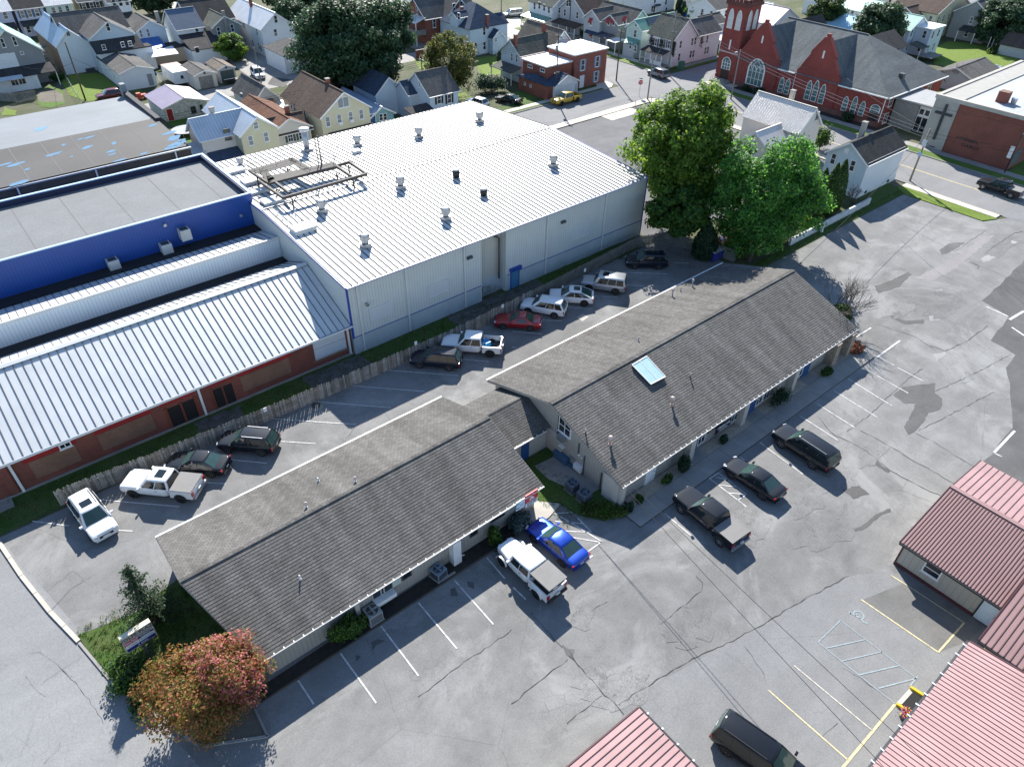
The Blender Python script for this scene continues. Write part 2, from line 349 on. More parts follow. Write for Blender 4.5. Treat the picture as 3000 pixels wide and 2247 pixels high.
def ribbon(name, pts, w, z, m, parent, wig=0., seed=0, taper=False):
    r = random.Random(seed); q = []
    for a, b in zip(pts, pts[1:]):
        a, b = Vector((a[0], a[1], 0)), Vector((b[0], b[1], 0)); n = max(1, int((b-a).length/.35)) if wig else 1
        q += [a.lerp(b, i/n) for i in range(n)]
    q.append(Vector((pts[-1][0], pts[-1][1], 0)))
    mb = MB(); prev = None
    for i, p in enumerate(q):
        d = (q[min(i+1, len(q)-1)]-q[max(i-1, 0)]).normalized(); s = Vector((-d.y, d.x, 0))
        o = r.uniform(-wig, wig) if wig else 0; ww = w/2*(r.uniform(.25, 1.6) if wig else 1)
        cur = (p+s*(o+ww)+Vector((0, 0, z)), p+s*(o-ww)+Vector((0, 0, z)))
        if prev: mb.poly([prev[0], prev[1], cur[1], cur[0]])
        prev = cur
    return struct(name, mb, m, parent)
cr = [('S7', [(160, 320), (430, 620)], .06), ('S7', [(500, 690), (650, 860), (800, 1030), (905, 1110), (960, 1200)], .1), ('S7', [(0, 1110), (110, 1010), (480, 720)], .07), ('S7', [(470, 1270), (620, 1150), (780, 1040)], .05),
      ('S7', [(915, 1112), (1250, 900), (1560, 720), (1900, 560), (2212, 397)], .07), ('S8', [(0, 395), (260, 230), (700, 0)], .06), ('S6', [(1400, 1600), (1750, 1330), (1980, 1180), (2212, 1020)], .045),
      ('S4', [(430, 650), (560, 800), (840, 940), (1060, 1120), (1280, 1240), (1500, 1340)], .09), ('S4', [(800, 770), (1080, 920), (1250, 1030), (1420, 1120), (1600, 1230)], .07), ('S4', [(1270, 790), (1450, 880), (1600, 980), (1830, 1110), (2000, 1170)], .05),
      ('S4', [(1430, 440), (1680, 330), (1900, 220), (2100, 110)], .06), ('S4', [(1400, 40), (1530, 85), (1700, 10), (1900, -130)], .08), ('S4', [(1300, 770), (1640, 600), (1950, 440)], .05),
      ('S4', [(680, 780), (900, 620), (1060, 460), (1180, 350), (1330, 240)], .05), ('T8', [(1170, 480), (1550, 670), (1850, 830), (2200, 980)], .05), ('T8', [(1120, 580), (1340, 770), (1520, 920), (1750, 1010)], .04),
      ('T8', [(950, 1330), (1280, 1440), (1440, 1550)], .06), ('T8', [(1620, 700), (1730, 620), (1880, 520)], .05), ('T8', [(1880, 710), (2010, 620), (2130, 540), (2200, 530)], .12), ('T8', [(1740, 790), (1830, 830), (1810, 850)], .18),
      ('S5', [(530, 820), (620, 890), (740, 1030), (900, 1270)], .035), ('S5', [(370, 920), (530, 815), (720, 690)], .03), ('S5', [(240, 680), (350, 650), (430, 720), (620, 880)], .03), ('S5', [(215, 870), (300, 970), (400, 1040)], .03),
      ('S5', [(430, 310), (600, 120), (790, 10)], .035), ('S5', [(380, 1620), (520, 1490), (510, 1440)], .03), ('S2', [(750, 830), (760, 880), (860, 740), (1060, 640), (1220, 560)], .03), ('S2', [(1230, 990), (1420, 850), (1690, 700), (1750, 690)], .025),
      ('S8', [(640, 790), (800, 880), (870, 940), (980, 1000)], .035), ('S8', [(470, 1390), (600, 1270)], .03), ('S7', [(1270, 420), (1420, 310), (1560, 190), (1640, 130), (1640, 60), (1590, 0)], .05), ('S7', [(680, 300), (740, 260), (820, 220)], .04),
      ('S7', [(2010, 600), (2080, 700), (2170, 850), (2200, 950)], .03), ('S1', [(2000, 1560), (2212, 1420)], .025)]
for k, (t, pts, w) in enumerate(cr): ribbon('asphalt_crack', gp(t, *pts), w*(.4 if t == 'S5' else .6), .030, m_crack, lot, .06, k)
m_craz = asphalt('crazed_asphalt', ASPH, .75, .26, 0., .4, .55, 6.5)
for k, (t, c, rx, ry) in enumerate((('S7', (575, 340), 1.5, 1.1), ('S3', (1960, 1540), 2.2, 1.3), ('S4', (640, 1180), 1.6, 1.3), ('S4', (500, 1620), 3.4, 1.6), ('T8', (1480, 1150), 4.2, 2.4), ('S7', (740, 930), 1.6, 1.6), ('S7', (1000, 960), 2.0, 1.2), ('S4', (300, 1350), 2.6, 1.6), ('T8', (1990, 660), 4.0, 1.4), ('S4', (900, 980), 2.4, .9), ('T8', (1150, 1180), 3.4, 1.2), ('S3', (2050, 1640), 2.4, 1.4), ('S2', (1950, 130), 1.6, .7), ('S6', (1250, 960), 1.2, .5), ('S6', (2000, 520), 1.0, .5), ('S4', (1720, 310), 1.3, .6), ('S7', (1500, 430), 2.0, 1.6))):
    p0 = G(t, *c); r = random.Random(k+60); n = 22; sheet('crazed_asphalt', [(p0.x+math.cos(2*math.pi*i/n)*rx*r.uniform(.6, 1.15), p0.y+math.sin(2*math.pi*i/n)*ry*r.uniform(.6, 1.15)) for i in range(n)], .0245+.0002*k, m_craz, lot)
# parking lines
def line(t, a, b, w=.1, m=None, z=.034): ribbon('parking_line', gp(t, a, b), w, z, m or m_white, lot)
for a, b in (((365, 1455), (500, 1660)), ((730, 1220), (1040, 1650)), ((1080, 985), (1405, 1415)), ((1405, 785), (1735, 1180)), ((1715, 590), (2050, 970)), ((1995, 395), (2150, 575))): line('S6', a, b)
line('S7', (10, 100), (120, 205))
for a, b in (((835, 240), (1210, 450)), ((690, 325), (1070, 560)), ((570, 430), (945, 660)), ((420, 540), (745, 745)), ((275, 645), (600, 855)), ((0, 930), (300, 1150)), ((1120, 230), (1340, 345)), ((960, 145), (1090, 210)), ((100, 1255), (150, 1290))): line('S4', a, b, .09)
for a, b in (((2140, 875), (2212, 930)), ((1320, 1490), (1560, 1690)), ((1970, 1000), (2010, 1030)), ((1780, 1135), (2025, 1325)), ((1705, 1185), (2025, 1430)), ((1700, 1190), (1780, 1140)), ((1760, 1175), (1870, 1200)), ((1770, 1240), (1940, 1260)), ((1870, 1310), (2020, 1325)), ((1950, 1375), (2025, 1325)),
             ((570, 1530), (690, 1652)), ((320, 1490), (520, 1480)), ((370, 1555), (610, 1575)), ((420, 1640), (690, 1650))): line('S3', a, b, .09)
for a, b in (((1200, 1110), (1300, 1170)), ((1170, 1150), (1300, 1172)), ((1265, 1195), (1300, 1170)), ((1240, 1235), (1280, 1200))): line('F', a, b, .1)
for a, b in (((870, 1370), (1550, 1430)), ((280, 1555), (600, 1595)), ((960, 1630), (1145, 1640)), ((1770, 1220), (1950, 1232)), ((1990, 1025), (2212, 1045))): line('S1', a, b, .085)
for a, b in (((150, 672), (865, 720)), ((505, 523), (1165, 575)), ((815, 385), (1455, 435)), ((1115, 250), (1750, 298)), ((200, 865), (515, 885)), ((0, 1045), (95, 1055)), ((1760, 155), (2010, 178))): line('S2', a, b, .085)
for a, b in (((0, 1392), (255, 1413)), ((255, 1293), (430, 1303)), ((455, 1182), (695, 1198)), ((705, 1085), (915, 1098)), ((970, 990), (1140, 1000)), ((810, 878), (1345, 895)), ((1400, 798), (1525, 803)), ((0, 1527), (40, 1532))): line('T7', a, b, .085)
line('T8', (940, 1615), (1140, 1470), .18); line('T8', (890, 1360), (720, 1465), .14); line('T8', (1890, 1180), (2070, 1260), .16); line('S4', (2130, 775), (1950, 965), .2); line('S4', (1950, 965), (2020, 998), .12); line('T8', (2105, 1355), (2215, 1430), .2); line('T8', (2085, 1290), (2212, 1215), .3, m_white2)
for a, b, w in (((805, 205), (1470, 660), .10), ((1470, 660), (1690, 410), .11), ((0, 985), (690, 1590), .09), ((1095, 1110), (640, 1660), .14), ((0, 1430), (240, 1650), .07), ((1060, -5), (1190, 75), .09)): line('S8', a, b, w, m_yel)
line('S8', (1190, 75), (1700, 410), .06, m_yel)
line('S8', (225, 775), (900, 1335), .07, paintmat('pale_line_paint', (.6, .55, .46), (.25, .25, .25), .7))
for a, b, w in (((430, 575), (625, 385), .06), ((625, 385), (1280, 885), .06), ((430, 575), (1090, 1100), .06), ((500, 625), (840, 550), .07), ((640, 735), (985, 655), .07), ((785, 855), (1130, 775), .08), ((955, 970), (1280, 885), .08), ((1290, 870), (1225, 950), .1)): line('S8', a, b, w, m_blue)
# painted wheelchair symbol
wc = MB(); c0 = G('S8', 782, 345); e1 = (G('S8', 850, 400)-G('S8', 740, 345)).normalized(); e2 = Vector((-e1.y, e1.x, 0))
def wcp(a, b): return c0+e1*a+e2*b+Vector((0, 0, .034))
for i in range(9):
    a0, a1 = math.radians(-40+i*27), math.radians(-40+(i+1)*27)
    wc.poly([wcp(.28*math.cos(a0), .28*math.sin(a0)+.05), wcp(.36*math.cos(a0), .36*math.sin(a0)+.05), wcp(.36*math.cos(a1), .36*math.sin(a1)+.05), wcp(.28*math.cos(a1), .28*math.sin(a1)+.05)])
for (a, b, c, d, w) in ((-.52, -.1, .15, -.12, .1), (.1, -.12, .42, -.3, .1), (.42, -.3, .62, -.22, .1), (-.2, -.12, -.12, .1, .09), (-.55, -.02, -.5, -.16, .14)):
    p, q = Vector((a, b)), Vector((c, d)); n = (q-p).normalized(); s = Vector((-n.y, n.x))*w/2
    wc.poly([wcp(*(p+s)), wcp(*(p-s)), wcp(*(q-s)), wcp(*(q+s))])
struct('wheelchair_symbol', wc, m_blue, lot)
ribbon('lane_line', [(110.75, -120), (110.75, 84)], .12, .020, m_yel, None); ribbon('lane_line', [(110.95, -120), (110.95, 84)], .1, .020, m_yel, None)

# raised pavements cut into slabs, kerbs, verges
def slabs(name, x0, x1, y0, y1, along, pitch, m, h=.12, gap=.018):
    root = struct(name, MB().box(x0, x1, y0, y1, -.02, h-.03), M('joint_dirt', (.07, .065, .055), .95))
    n = max(1, round(((x1-x0) if along == 'x' else (y1-y0))/pitch)); me = {}
    L = ((x1-x0) if along == 'x' else (y1-y0))/n; W = (y1-y0) if along == 'x' else (x1-x0)
    mb = MB(); a, b = (L-gap)/2, (W-gap)/2
    if along == 'y': a, b = b, a
    mb.box(-a, a, -b, b, -.05, 0); mesh = mb.mesh('slab'); addmats(mesh, m)
    r = random.Random(int(x0*7+y0))
    for i in range(n):
        c = (x0+L*(i+.5), (y0+y1)/2, h+r.uniform(-.008, .008)) if along == 'x' else ((x0+x1)/2, y0+L*(i+.5), h+r.uniform(-.008, .008))
        o = inst('slab', mesh, root, c); o.rotation_euler = (r.uniform(-.004, .004), r.uniform(-.004, .004), 0)
    return root
slabs('pavement', 29.2, 62.4, 19.7, 21.25, 'x', 1.55, m_conc_d, .13)
slabs('pavement', 103.4, 104.75, 25.4, 38.2, 'y', 2.6, m_walk)
slabs('pavement', 103.4, 104.75, 44, 83, 'y', 1.7, m_walk); slabs('pavement', 119.2, 120.9, 20, 84, 'y', 1.7, m_conc_d); slabs('pavement', 119.0, 120.6, 95.5, 140, 'y', 1.7, m_walk)
slabs('pavement', 79.6, 102, 84.4, 86.0, 'x', 1.7, m_walk); slabs('pavement', 90.0, 97.3, 81.7, 84.35, 'x', 2.4, m_walk, .05)
slabs('pavement', 66, 101, 95.2, 96.4, 'x', 1.7, m_walk); slabs('pavement', 123, 160, 94.8, 96.0, 'x', 1.7, m_conc_d)
cp = MB().prism([(101.9, 84.4), (104.7, 82.6), (104.85, 84.2), (104.3, 85.5), (103, 86.05), (101.9, 86.05)], -.02, .12); struct('pavement_corner', cp, m_walk)
cp = MB().prism([(101, 94.45), (103, 94.5), (104.5, 95.6), (104.8, 97.6), (103, 99), (101, 96.4)], -.02, .12); struct('pavement_corner', cp, m_walk)
cp = MB().prism([(117.1, 84), (117.5, 85.3), (119, 85.9), (124, 85.9), (124, 80.5), (120.95, 80.5), (120.95, 84)], -.02, .12); struct('pavement_corner', cp, m_walk)
def verge(pts, m=None, h=.1): return struct('grass_verge', MB().prism(pts, -.02, h), m or m_grass)
verge([(101.1, 36.5), (101.2, 26.2), (103.35, 25.2), (103.35, 38.2), (102.2, 38.2)], m_grass2); verge([(66, 36.8), (102.2, 36.8), (103.3, 42), (97, 43), (93.2, 38), (66, 37.9)], m_grass3, .05)
verge([(117.25, 20), (119.15, 20), (119.15, 84), (117.25, 84)], m_grass, .12); verge([(117.2, 94.8), (118.95, 95.4), (118.95, 140), (117.2, 140)], m_grass2, .12)
verge([(66, 94.5), (101, 94.5), (101, 95.15), (66, 95.15)], m_grass3, .12); verge([(66, 96.45), (101, 96.45), (101, 98.2), (66, 98.2)], m_grass3, .08); verge([(121, 94.0), (160, 94.0), (160, 94.75), (121, 94.75)], m_grass, .12); verge([(121, 96.05), (160, 96.05), (160, 98.2), (121, 98.2)], m_grass, .1)
verge([(121, 49), (122.6, 49), (122.6, 84), (121, 84)], m_mulch, .1)
for pts in ([(104.77, 25.2), (104.9, 25.2), (104.9, 84), (104.77, 84)], [(117.02, 18), (117.2, 18), (117.2, 84), (117.02, 84)], [(117.02, 95), (117.18, 95), (117.18, 140), (117.02, 140)], [(66, 94.32), (101, 94.32), (101, 94.48), (66, 94.48)]):
    struct('kerb', MB().prism(pts, -.02, .14), m_conc_d)
kp = [Vector((-7.2, 47.4, 0)), Vector((-6.6, 43.2, 0)), Vector((-5.8, 39, 0)), Vector((-4.95, 35.6, 0))]
for a, b in zip(kp, kp[1:]):
    for i in range(2):
        p, q = a.lerp(b, i*.5+.006), a.lerp(b, i*.5+.494); struct('kerb', MB().bar(p+Vector((0, 0, .05)), q+Vector((0, 0, .05)), .26, .16), m_walk)
for a, b in (((-4.95, 35.5), (-4.2, 31.8)), ((-4.2, 31.8), (-3.2, 28.9)), ((-3.2, 28.9), (-1.5, 24.6))): struct('kerb', MB().bar((*a, .03), (*b, .03), .16, .14), m_conc_d)
# planted island by the sign, beds, lawns
struct('grass_island', MB().prism(rough_edge([(-4.85, 36.1), (-1.5, 35.5), (1.6, 36.4), (2.6, 31), (2.6, 27), (-2.9, 28.7), (-4.1, 31.8), (-4.8, 35.4)], .6, .06, 3), -.02, .07), m_grass3)
struct('planting_bed', MB().prism([(-2.85, 28.7), (2.7, 27.0), (2.6, 25.9), (1.75, 24.6), (1.65, 22.7), (-1.4, 24.5)], -.02, .06), m_soil)
for a, b in (((1.65, 22.7), (1.75, 24.6)), ((1.65, 22.7), (-1.4, 24.5))): struct('kerb', MB().bar((*a, .06), (*b, .06), .14, .16), m_conc_d)
struct('planting_bed', MB().prism([(2.2, 25.7), (24.2, 26.1), (24.2, 24.95), (2.2, 24.85)], -.02, .05), m_mulch); struct('kerb', MB().bar((2.2, 24.8, .04), (24.0, 24.85, .04), .1, .12), M('old_edging', (.09, .075, .06), .9))
struct('planting_bed', MB().prism([(30.0, 22.3), (61, 22.3), (61, 21.27), (30.0, 21.27)], -.02, .10), m_stone)
verge(rough_edge([(25.0, 30.2), (29.4, 30.2), (29.6, 24.6), (30.2, 22.0), (29.4, 21.3), (27.6, 21.8), (26.4, 23.6), (26.2, 25.2), (24.9, 26.4)], .6, .05, 9), m_grass3, .1)
struct('concrete_pad', MB().prism([(27.2, 29.2), (29.5, 29.0), (29.6, 24.2), (28.1, 24.4), (27.1, 27.6)], -.02, .13), m_conc_d)
struct('concrete_apron', MB().prism([(22.6, 26.0), (24.9, 26.5), (26.2, 25.0), (24.6, 24.6), (22.6, 24.6)], -.02, .08), m_conc)
for pts in ([(24.72, 25.5), (25.0, 25.5)],): pass
verge(rough_edge([(-9.5, 60), (-7.3, 47.9), (-2.9, 48.3), (10, 48.0), (30, 47.4), (46, 47.9), (62, 49.0), (62, 51), (-5, 51.4), (-5, 60)], .8, .1, 5), m_grass3, .06)
for x0, x1 in ((8, 12), (34, 46), (18, 24)): sheet('bare_soil', rough_edge([(x0, 48.6), (x1, 48.4), (x1, 50.8), (x0, 51.0)], .6, .2, x0), .075, M('strip_gravel', (.11, .105, .1), .95, .4, 1.2, .3))
def lawn(t, *pts, m=None, z=.03): return sheet('lawn', rough_edge(gp(t, *pts), 1.2, .15, int(pts[0][0])), z, m or m_grass)
lawn('T1', (520, 690), (600, 830), (760, 880), (1070, 850), (1000, 740), (880, 640), (640, 640), m=m_grass2); lawn('T1', (320, 830), (420, 740), (540, 780), (560, 900), (460, 930), (330, 930)); lawn('T1', (40, 930), (140, 960), (140, 1000), (20, 1000), m=m_grass2)
lawn('T1', (1440, 1060), (1640, 1010), (1760, 1100), (1720, 1260), (1660, 1290), (1500, 1100)); lawn('T2', (1370, 510), (1560, 470), (1560, 620), (1400, 600), m=m_grass2); lawn('T2', (1900, 500), (2150, 480), (2140, 640), (1930, 660), m=m_grass2)
lawn('T2', (840, 770), (1180, 790), (1130, 900), (900, 840)); lawn('T4', (1430, 420), (1560, 360), (2000, 400), (2200, 500), (1980, 610), (1800, 620), (1440, 560), m=m_grass2); lawn('T4', (1420, 800), (1500, 780), (1440, 900), m=m_grass2); lawn('T4', (2090, 1450), (2230, 1360), (2230, 1480)); lawn('T1', (1000, 650), (1250, 800), (1290, 870), (1150, 800))
lawn('A4', (1740, 900), (1950, 860), (1950, 940), (1760, 970)); lawn('T2', (1740, 820), (1800, 800), (1900, 860), (1760, 870), m=m_grass2); lawn('T3', (0, 800), (100, 790), (270, 870), (360, 880), (160, 930), (0, 960))
sheet('driveway', gp('A1', (590, 1500), (830, 1430), (1010, 1530), (1040, 1657), (640, 1657)), .034, m_soil); sheet('driveway', gp('T3', (-70, 870), (60, 850), (160, 930), (0, 985)), .034, m_road)
sheet('driveway', gp('A4', (-200, 380), (120, 320), (330, 640), (100, 760), (-200, 640)), .034, m_conc); sheet('driveway', gp('A5', (1560, 330), (1650, 270), (2090, 370), (2000, 520), (1800, 480)), .034, m_conc); sheet('driveway', gp('A2', (560, 40), (880, 20), (880, 110), (570, 150)), .034, m_walk)
sheet('driveway', gp('A5', (1850, 960), (1990, 1000), (1960, 1080), (1830, 1020)), .034, m_conc); sheet('driveway', gp('T2', (140, 670), (300, 690), (240, 760), (100, 730)), .034, m_dark)
# ------------------------------------------------------------------ shared building pieces
m_glass = flat('window_glass', (.018, .023, .03), .07, 0, .6)
m_glass_l = flat('pale_window_glass', (.16, .19, .21), .12, 0, .6)
m_trim = M('white_trim', (.74, .74, .73), .5, .08, 1.2)
m_black = flat('black_metal', (.015, .015, .017), .45)
m_galv = M('galvanised_steel', (.42, .44, .46), .42, .15, 2., .06, 20., .75)
m_dgrey = M('dark_grey_metal', (.07, .072, .078), .5, .2, 1.5)
m_rust = M('weathered_steel', (.10, .085, .075), .7, .4, 2.5, .3, 12.)
m_door_blue = M('blue_door_paint', (.025, .085, .24), .5, .12, 1.)
m_wood = M('grey_weathered_wood', (.26, .245, .22), .9, .4, 1.6, .25, 15., stain=.4)
m_pole = M('pole_wood', (.10, .08, .065), .9, .35, 1.2, .2)
m_concb = M('block_wall', (.46, .42, .37), .85, .12, .8)
WM = {}
RZ = {'-y': 0., '+x': math.pi/2, '+y': math.pi, '-x': -math.pi/2}
def window(parent, p, face, w, h, frame=None, glass=None, sash='h', shut=None, sill=True, name='window'):
    frame = frame or m_trim; glass = glass or m_glass; key = (round(w, 2), round(h, 2), sash, frame.name, glass.name)
    if key not in WM:
        t = .09 if w > .5 else .06; mb = MB()
        mb.box(-w/2, -w/2+t, -.05, .05, -h/2, h/2).box(w/2-t, w/2, -.05, .05, -h/2, h/2).box(-w/2+t, w/2-t, -.05, .05, -h/2, -h/2+t).box(-w/2+t, w/2-t, -.05, .05, h/2-t, h/2)
        if sash in 'hx': mb.box(-w/2+t, w/2-t, -.035, .05, -.03, .03)
        if sash in 'vx': mb.box(-.03, .03, -.036, .05, -h/2+t, h/2-t)
        if sash == '3': [mb.box(-w/2+w*k/3-.03, -w/2+w*k/3+.03, -.036, .05, -h/2+t, h/2-t) for k in (1, 2)]
        if sill: mb.box(-w/2-.06, w/2+.06, -.09, .04, -h/2-.06, -h/2-.002)
        a = mb.mesh('window'); addmats(a, frame)
        g = MB().box(-w/2+t*.6, w/2-t*.6, -.02, .03, -h/2+t*.6, h/2-t*.6).mesh('pane'); addmats(g, glass); WM[key] = (a, g)
    a, g = WM[key]; o = inst(name, a, parent, p, RZ[face]); c = link(bpy.data.objects.new('pane', g)); c.parent = o
    if shut:
        for s in (-1, 1):
            k = ('sh', round(w, 2), round(h, 2), shut.name)
            if k not in WM: mb = MB().box(-.17, .17, -.05, 0, -h/2, h/2); me = mb.mesh('shutter'); addmats(me, shut); WM[k] = me
            c = link(bpy.data.objects.new('shutter', WM[k])); c.parent = o; c.location = (s*(w/2+.2), 0, 0)
    return o
def door(parent, p, face, w=.95, h=2.05, m=None, frame=None, glass=None):
    """p: bottom centre"""
    m = m or m_trim; key = ('d', w, h, m.name, (frame or m_trim).name)
    if key not in WM:
        a = MB().box(-w/2, w/2, -.04, .03, 0, h); a.box(-w*.3, w*.3, -.055, -.04, h*.12, h*.42).box(-w*.3, w*.3, -.055, -.04, h*.52, h*.9); me = a.mesh('door'); addmats(me, m)
        f = MB().box(-w/2-.09, -w/2, -.06, .03, 0, h+.09).box(w/2, w/2+.09, -.06, .03, 0, h+.09).box(-w/2, w/2, -.06, .03, h, h+.09); fe = f.mesh('door_frame'); addmats(fe, frame or m_trim)
        k = MB().box(w*.36, w*.42, -.1, -.04, h*.45, h*.5); ke = k.mesh('handle'); addmats(ke, m_galv); WM[key] = (me, fe, ke)
    me, fe, ke = WM[key]; o = inst('door', me, parent, p, RZ[face])
    for n, x in (('door_frame', fe), ('handle', ke)): c = link(bpy.data.objects.new(n, x)); c.parent = o
    return o
def onplane(t, x, y, p, n):
    d = ray(t, x, y); o = Vector((0, 0, CAMH)); n = Vector(n); return o+d*((Vector(p)-o).dot(n)/d.dot(n))
def courses(mb, loL, loR, hiL, hiR, row, t):
    loL, loR, hiL, hiR = map(Vector, (loL, loR, hiL, hiR)); n = int((hiR-loR).length/row)
    up = (loR-loL).cross(hiL-loL).normalized(); up = up if up.z > 0 else -up
    for k in range(n):
        a, b = k/n, (k+1)/n+.02
        A, B, C, D = loL.lerp(hiL, a), loR.lerp(hiR, a), loR.lerp(hiR, b), loL.lerp(hiL, b)
        mb.poly([A+up*t, B+up*t, C+up*.002, D+up*.002]); mb.poly([A-up*.004, B-up*.004, B+up*t, A+up*t])
    mb.poly([loL-up*.01, loR-up*.01, hiR-up*.01, hiL-up*.01])
def gutter(a, b, parent, m=None, lip=None, out=(0, -1, 0), step=.62):
    a, b, out = Vector(a), Vector(b), Vector(out); o = part('gutter', MB().bar(a+out*.07, b+out*.07, .13, .10), m or m_black, parent)
    mb = MB().bar(a+out*.15+Vector((0, 0, .03)), b+out*.15+Vector((0, 0, .03)), .025, .07); n = int((b-a).length/step)
    for i in range(n):
        p = a.lerp(b, (i+.5)/n); mb.obox(p+out*.085+Vector((0, 0, .06)), (.03, 0, 0), (0, .085, 0), (0, 0, .012))
    part('gutter_lip', mb, lip or m_trim, o); return o
def text_mesh(body, size, m, name='lettering', font_scale=1., bold=False):
    cu = bpy.data.curves.new('txt', 'FONT'); cu.body = body; cu.size = size; cu.extrude = .004; cu.align_x = 'CENTER'; cu.align_y = 'CENTER'
    cu.resolution_u = 2
    if bold: cu.offset = size*.018
    o = link(bpy.data.objects.new('txt', cu)); dg = bpy.context.evaluated_depsgraph_get(); me = bpy.data.meshes.new_from_object(o.evaluated_get(dg))
    bpy.data.objects.remove(o); me.materials.clear(); addmats(me, m); me.name = name; return me
def lettering(body, size, m, parent, p, face='-y', sx=1., bold=False, tilt=0.):
    me = text_mesh(body, size, m, bold=bold); o = inst('lettering', me, parent, p); o.rotation_euler = (math.pi/2-tilt, 0, RZ[face]); o.scale = (sx, 1, 1); return o

# ------------------------------------------------------------------ the two long shingled plaza buildings and the link between them
m_sh = shingle('plaza_shingles', (.142, .137, .13), 'X', .32, .2, .16, .26)
m_board = siding('board_siding', (.36, .33, .29), 'H', .28, .7, .4, .08, .6, .10)
m_board_d = siding('board_siding_front', (.40, .375, .34), 'H', .4, .7, .4, .08, .7, .08)
def plaza(name, label, x0f, x0r, x0b, x1, yf, yr, yb, ze, zr, inset):
    root = thing(name, label, 'building', ((x0f+x1)/2, yr, 0))
    for nm, (a, b, c, d) in (('front_roof_slope', ((x0f, yf, ze), (x1, yf, ze), (x0r, yr, zr), (x1, yr, zr))), ('back_roof_slope', ((x0b, yb, ze+.02), (x1, yb, ze+.02), (x0r, yr, zr), (x1, yr, zr)))):
        mb = MB(); courses(mb, a, b, c, d, .22, .036); part(nm, mb, m_sh, root)
    rc = MB(); n = int((x1-x0r)/.3)
    for i in range(n):
        xa, xb = x0r+(x1-x0r)*i/n, x0r+(x1-x0r)*(i+1)/n; j = .012*(i % 2)
        rc.slab([(xa, yr, zr+.05+j), (xb, yr, zr+.05), (xb, yr+.32, zr-.035), (xa, yr+.32, zr-.035+j)], .03)
        rc.slab([(xa, yr-.12, zr+.012), (xb, yr-.12, zr+.012), (xb, yr, zr+.05), (xa, yr, zr+.05+j)], .03)
    part('ridge_cap', rc, m_sh, root)
    w = MB(); i = inset; xf, xr, xb_ = x0f+i, x0r+i, x0b+i; X = x1-i; Yf, Yb = yf+i, yb-i
    def zz(y): return zr-(zr-ze)*(abs(y-yr)/((yr-yf) if y < yr else (yb-yr)))-.06
    w.poly([(xf, Yf, 0), (X, Yf, 0), (X, Yf, zz(Yf)), (xf, Yf, zz(Yf))]); w.poly([(X, Yb, 0), (xb_, Yb, 0), (xb_, Yb, zz(Yb)), (X, Yb, zz(Yb))])
    w.poly([(xb_, Yb, 0), (xf, Yf, 0), (xf, Yf, zz(Yf)), (xr, yr, zr-.06), (xb_, Yb, zz(Yb))]); w.poly([(X, Yf, 0), (X, Yb, 0), (X, Yb, zz(Yb)), (X, yr, zr-.06), (X, Yf, zz(Yf))])
    part('wall', w, m_board, root)
    part('soffit', MB().poly([(x0f, yf, ze-.05), (x1, yf, ze-.05), (x1, Yf, ze-.05), (xf, Yf, ze-.05)]), m_board_d, root)
    sf = MB().poly([(x0b, yb, ze-.05), (x1, yb, ze-.05), (x1, Yb, ze-.05), (xb_, Yb, ze-.05)]); part('soffit', sf, m_board_d, root)
    for a, b in (((x0f, yf, ze), (x0r, yr, zr)), ((x0b, yb, ze), (x0r, yr, zr)), ((x1, yf, ze), (x1, yr, zr)), ((x1, yb, ze), (x1, yr, zr))):
        part('fascia', MB().bar(Vector(a)-Vector((0, 0, .09)), Vector(b)-Vector((0, 0, .09)), .05, .16), M('fascia_paint', (.33, .31, .28), .7), root)
    gutter((x0f, yf, ze-.03), (x1, yf, ze-.03), root); gutter((x0b, yb, ze-.02), (x1, yb, ze-.02), root, m_trim, None, (0, 1, 0))
    return root
B1 = plaza('plaza_building', 'low shingled plaza building beside the orange tree and roadside sign', 2.93, 1.3, 1.4, 24.8, 25.62, 31.95, 38.35, 2.5, 4.75, .42)
B2 = plaza('plaza_building', 'longer shingled plaza building with skylight and blue doors along the pavement', 29.08, 29.08, 29.08, 61.7, 21.87, 29.75, 37.7, 2.55, 5.3, .5)
# roof fittings
def plane_of(yf, ze, yr, zr): return (0, yf, ze), (0, -(zr-ze), yr-yf)
B1f, B1b = plane_of(25.62, 2.5, 31.95, 4.75), ((0, 38.35, 2.52), (0, 4.75-2.52, 38.35-31.95)); B2f, B2b = plane_of(21.87, 2.55, 29.75, 5.3), ((0, 37.7, 2.57), (0, 5.3-2.57, 37.7-29.75))
m_pipe = flat('white_pipe', (.72, .72, .7), .5); m_copper = M('pinkish_vent_metal', (.44, .30, .26), .5, .15)
def vent(parent, t, x, y, pl, h, r, m, cap=None):
    p = onplane(t, x, y, *pl); o = part('vent_pipe', MB().cyl(p-Vector((0, 0, .05)), p+Vector((0, 0, h)), r, r, 10).cyl(p+Vector((0, 0, -.02)), p+Vector((0, 0, .1)), r*2.2, r*1.3, 10), m, parent, smooth=True)
    if cap: part('vent_cap', MB().cyl(p+Vector((0, 0, h)), p+Vector((0, 0, h+.16)), cap, cap*.95, 14).cyl(p+Vector((0, 0, h+.16)), p+Vector((0, 0, h+.24)), cap*.95, cap*.3, 14), M('vent_cap_paint', (.62, .5, .46), .5), o, smooth=True)
for t, x, y, h in (('S2', 540, 1210, .35), ('S2', 860, 1215, .3), ('S2', 437, 1435, .3)): vent(B1, t, x, y, B1b, h, .055, m_pipe, .11 if h == .3 else None)
vent(B1, 'S6', 383, 580, B1f, .4, .05, m_pipe)
for t, x, y in (('S3', 845, 890), ('S3', 1378, 550)): vent(B2, t, x, y, B2f, .62, .09, m_copper, .19)
for t, x, y in (('S3', 635, 800), ('S3', 1538, 315)): vent(B2, t, x, y, B2f, .3, .045, m_dgrey, .07)
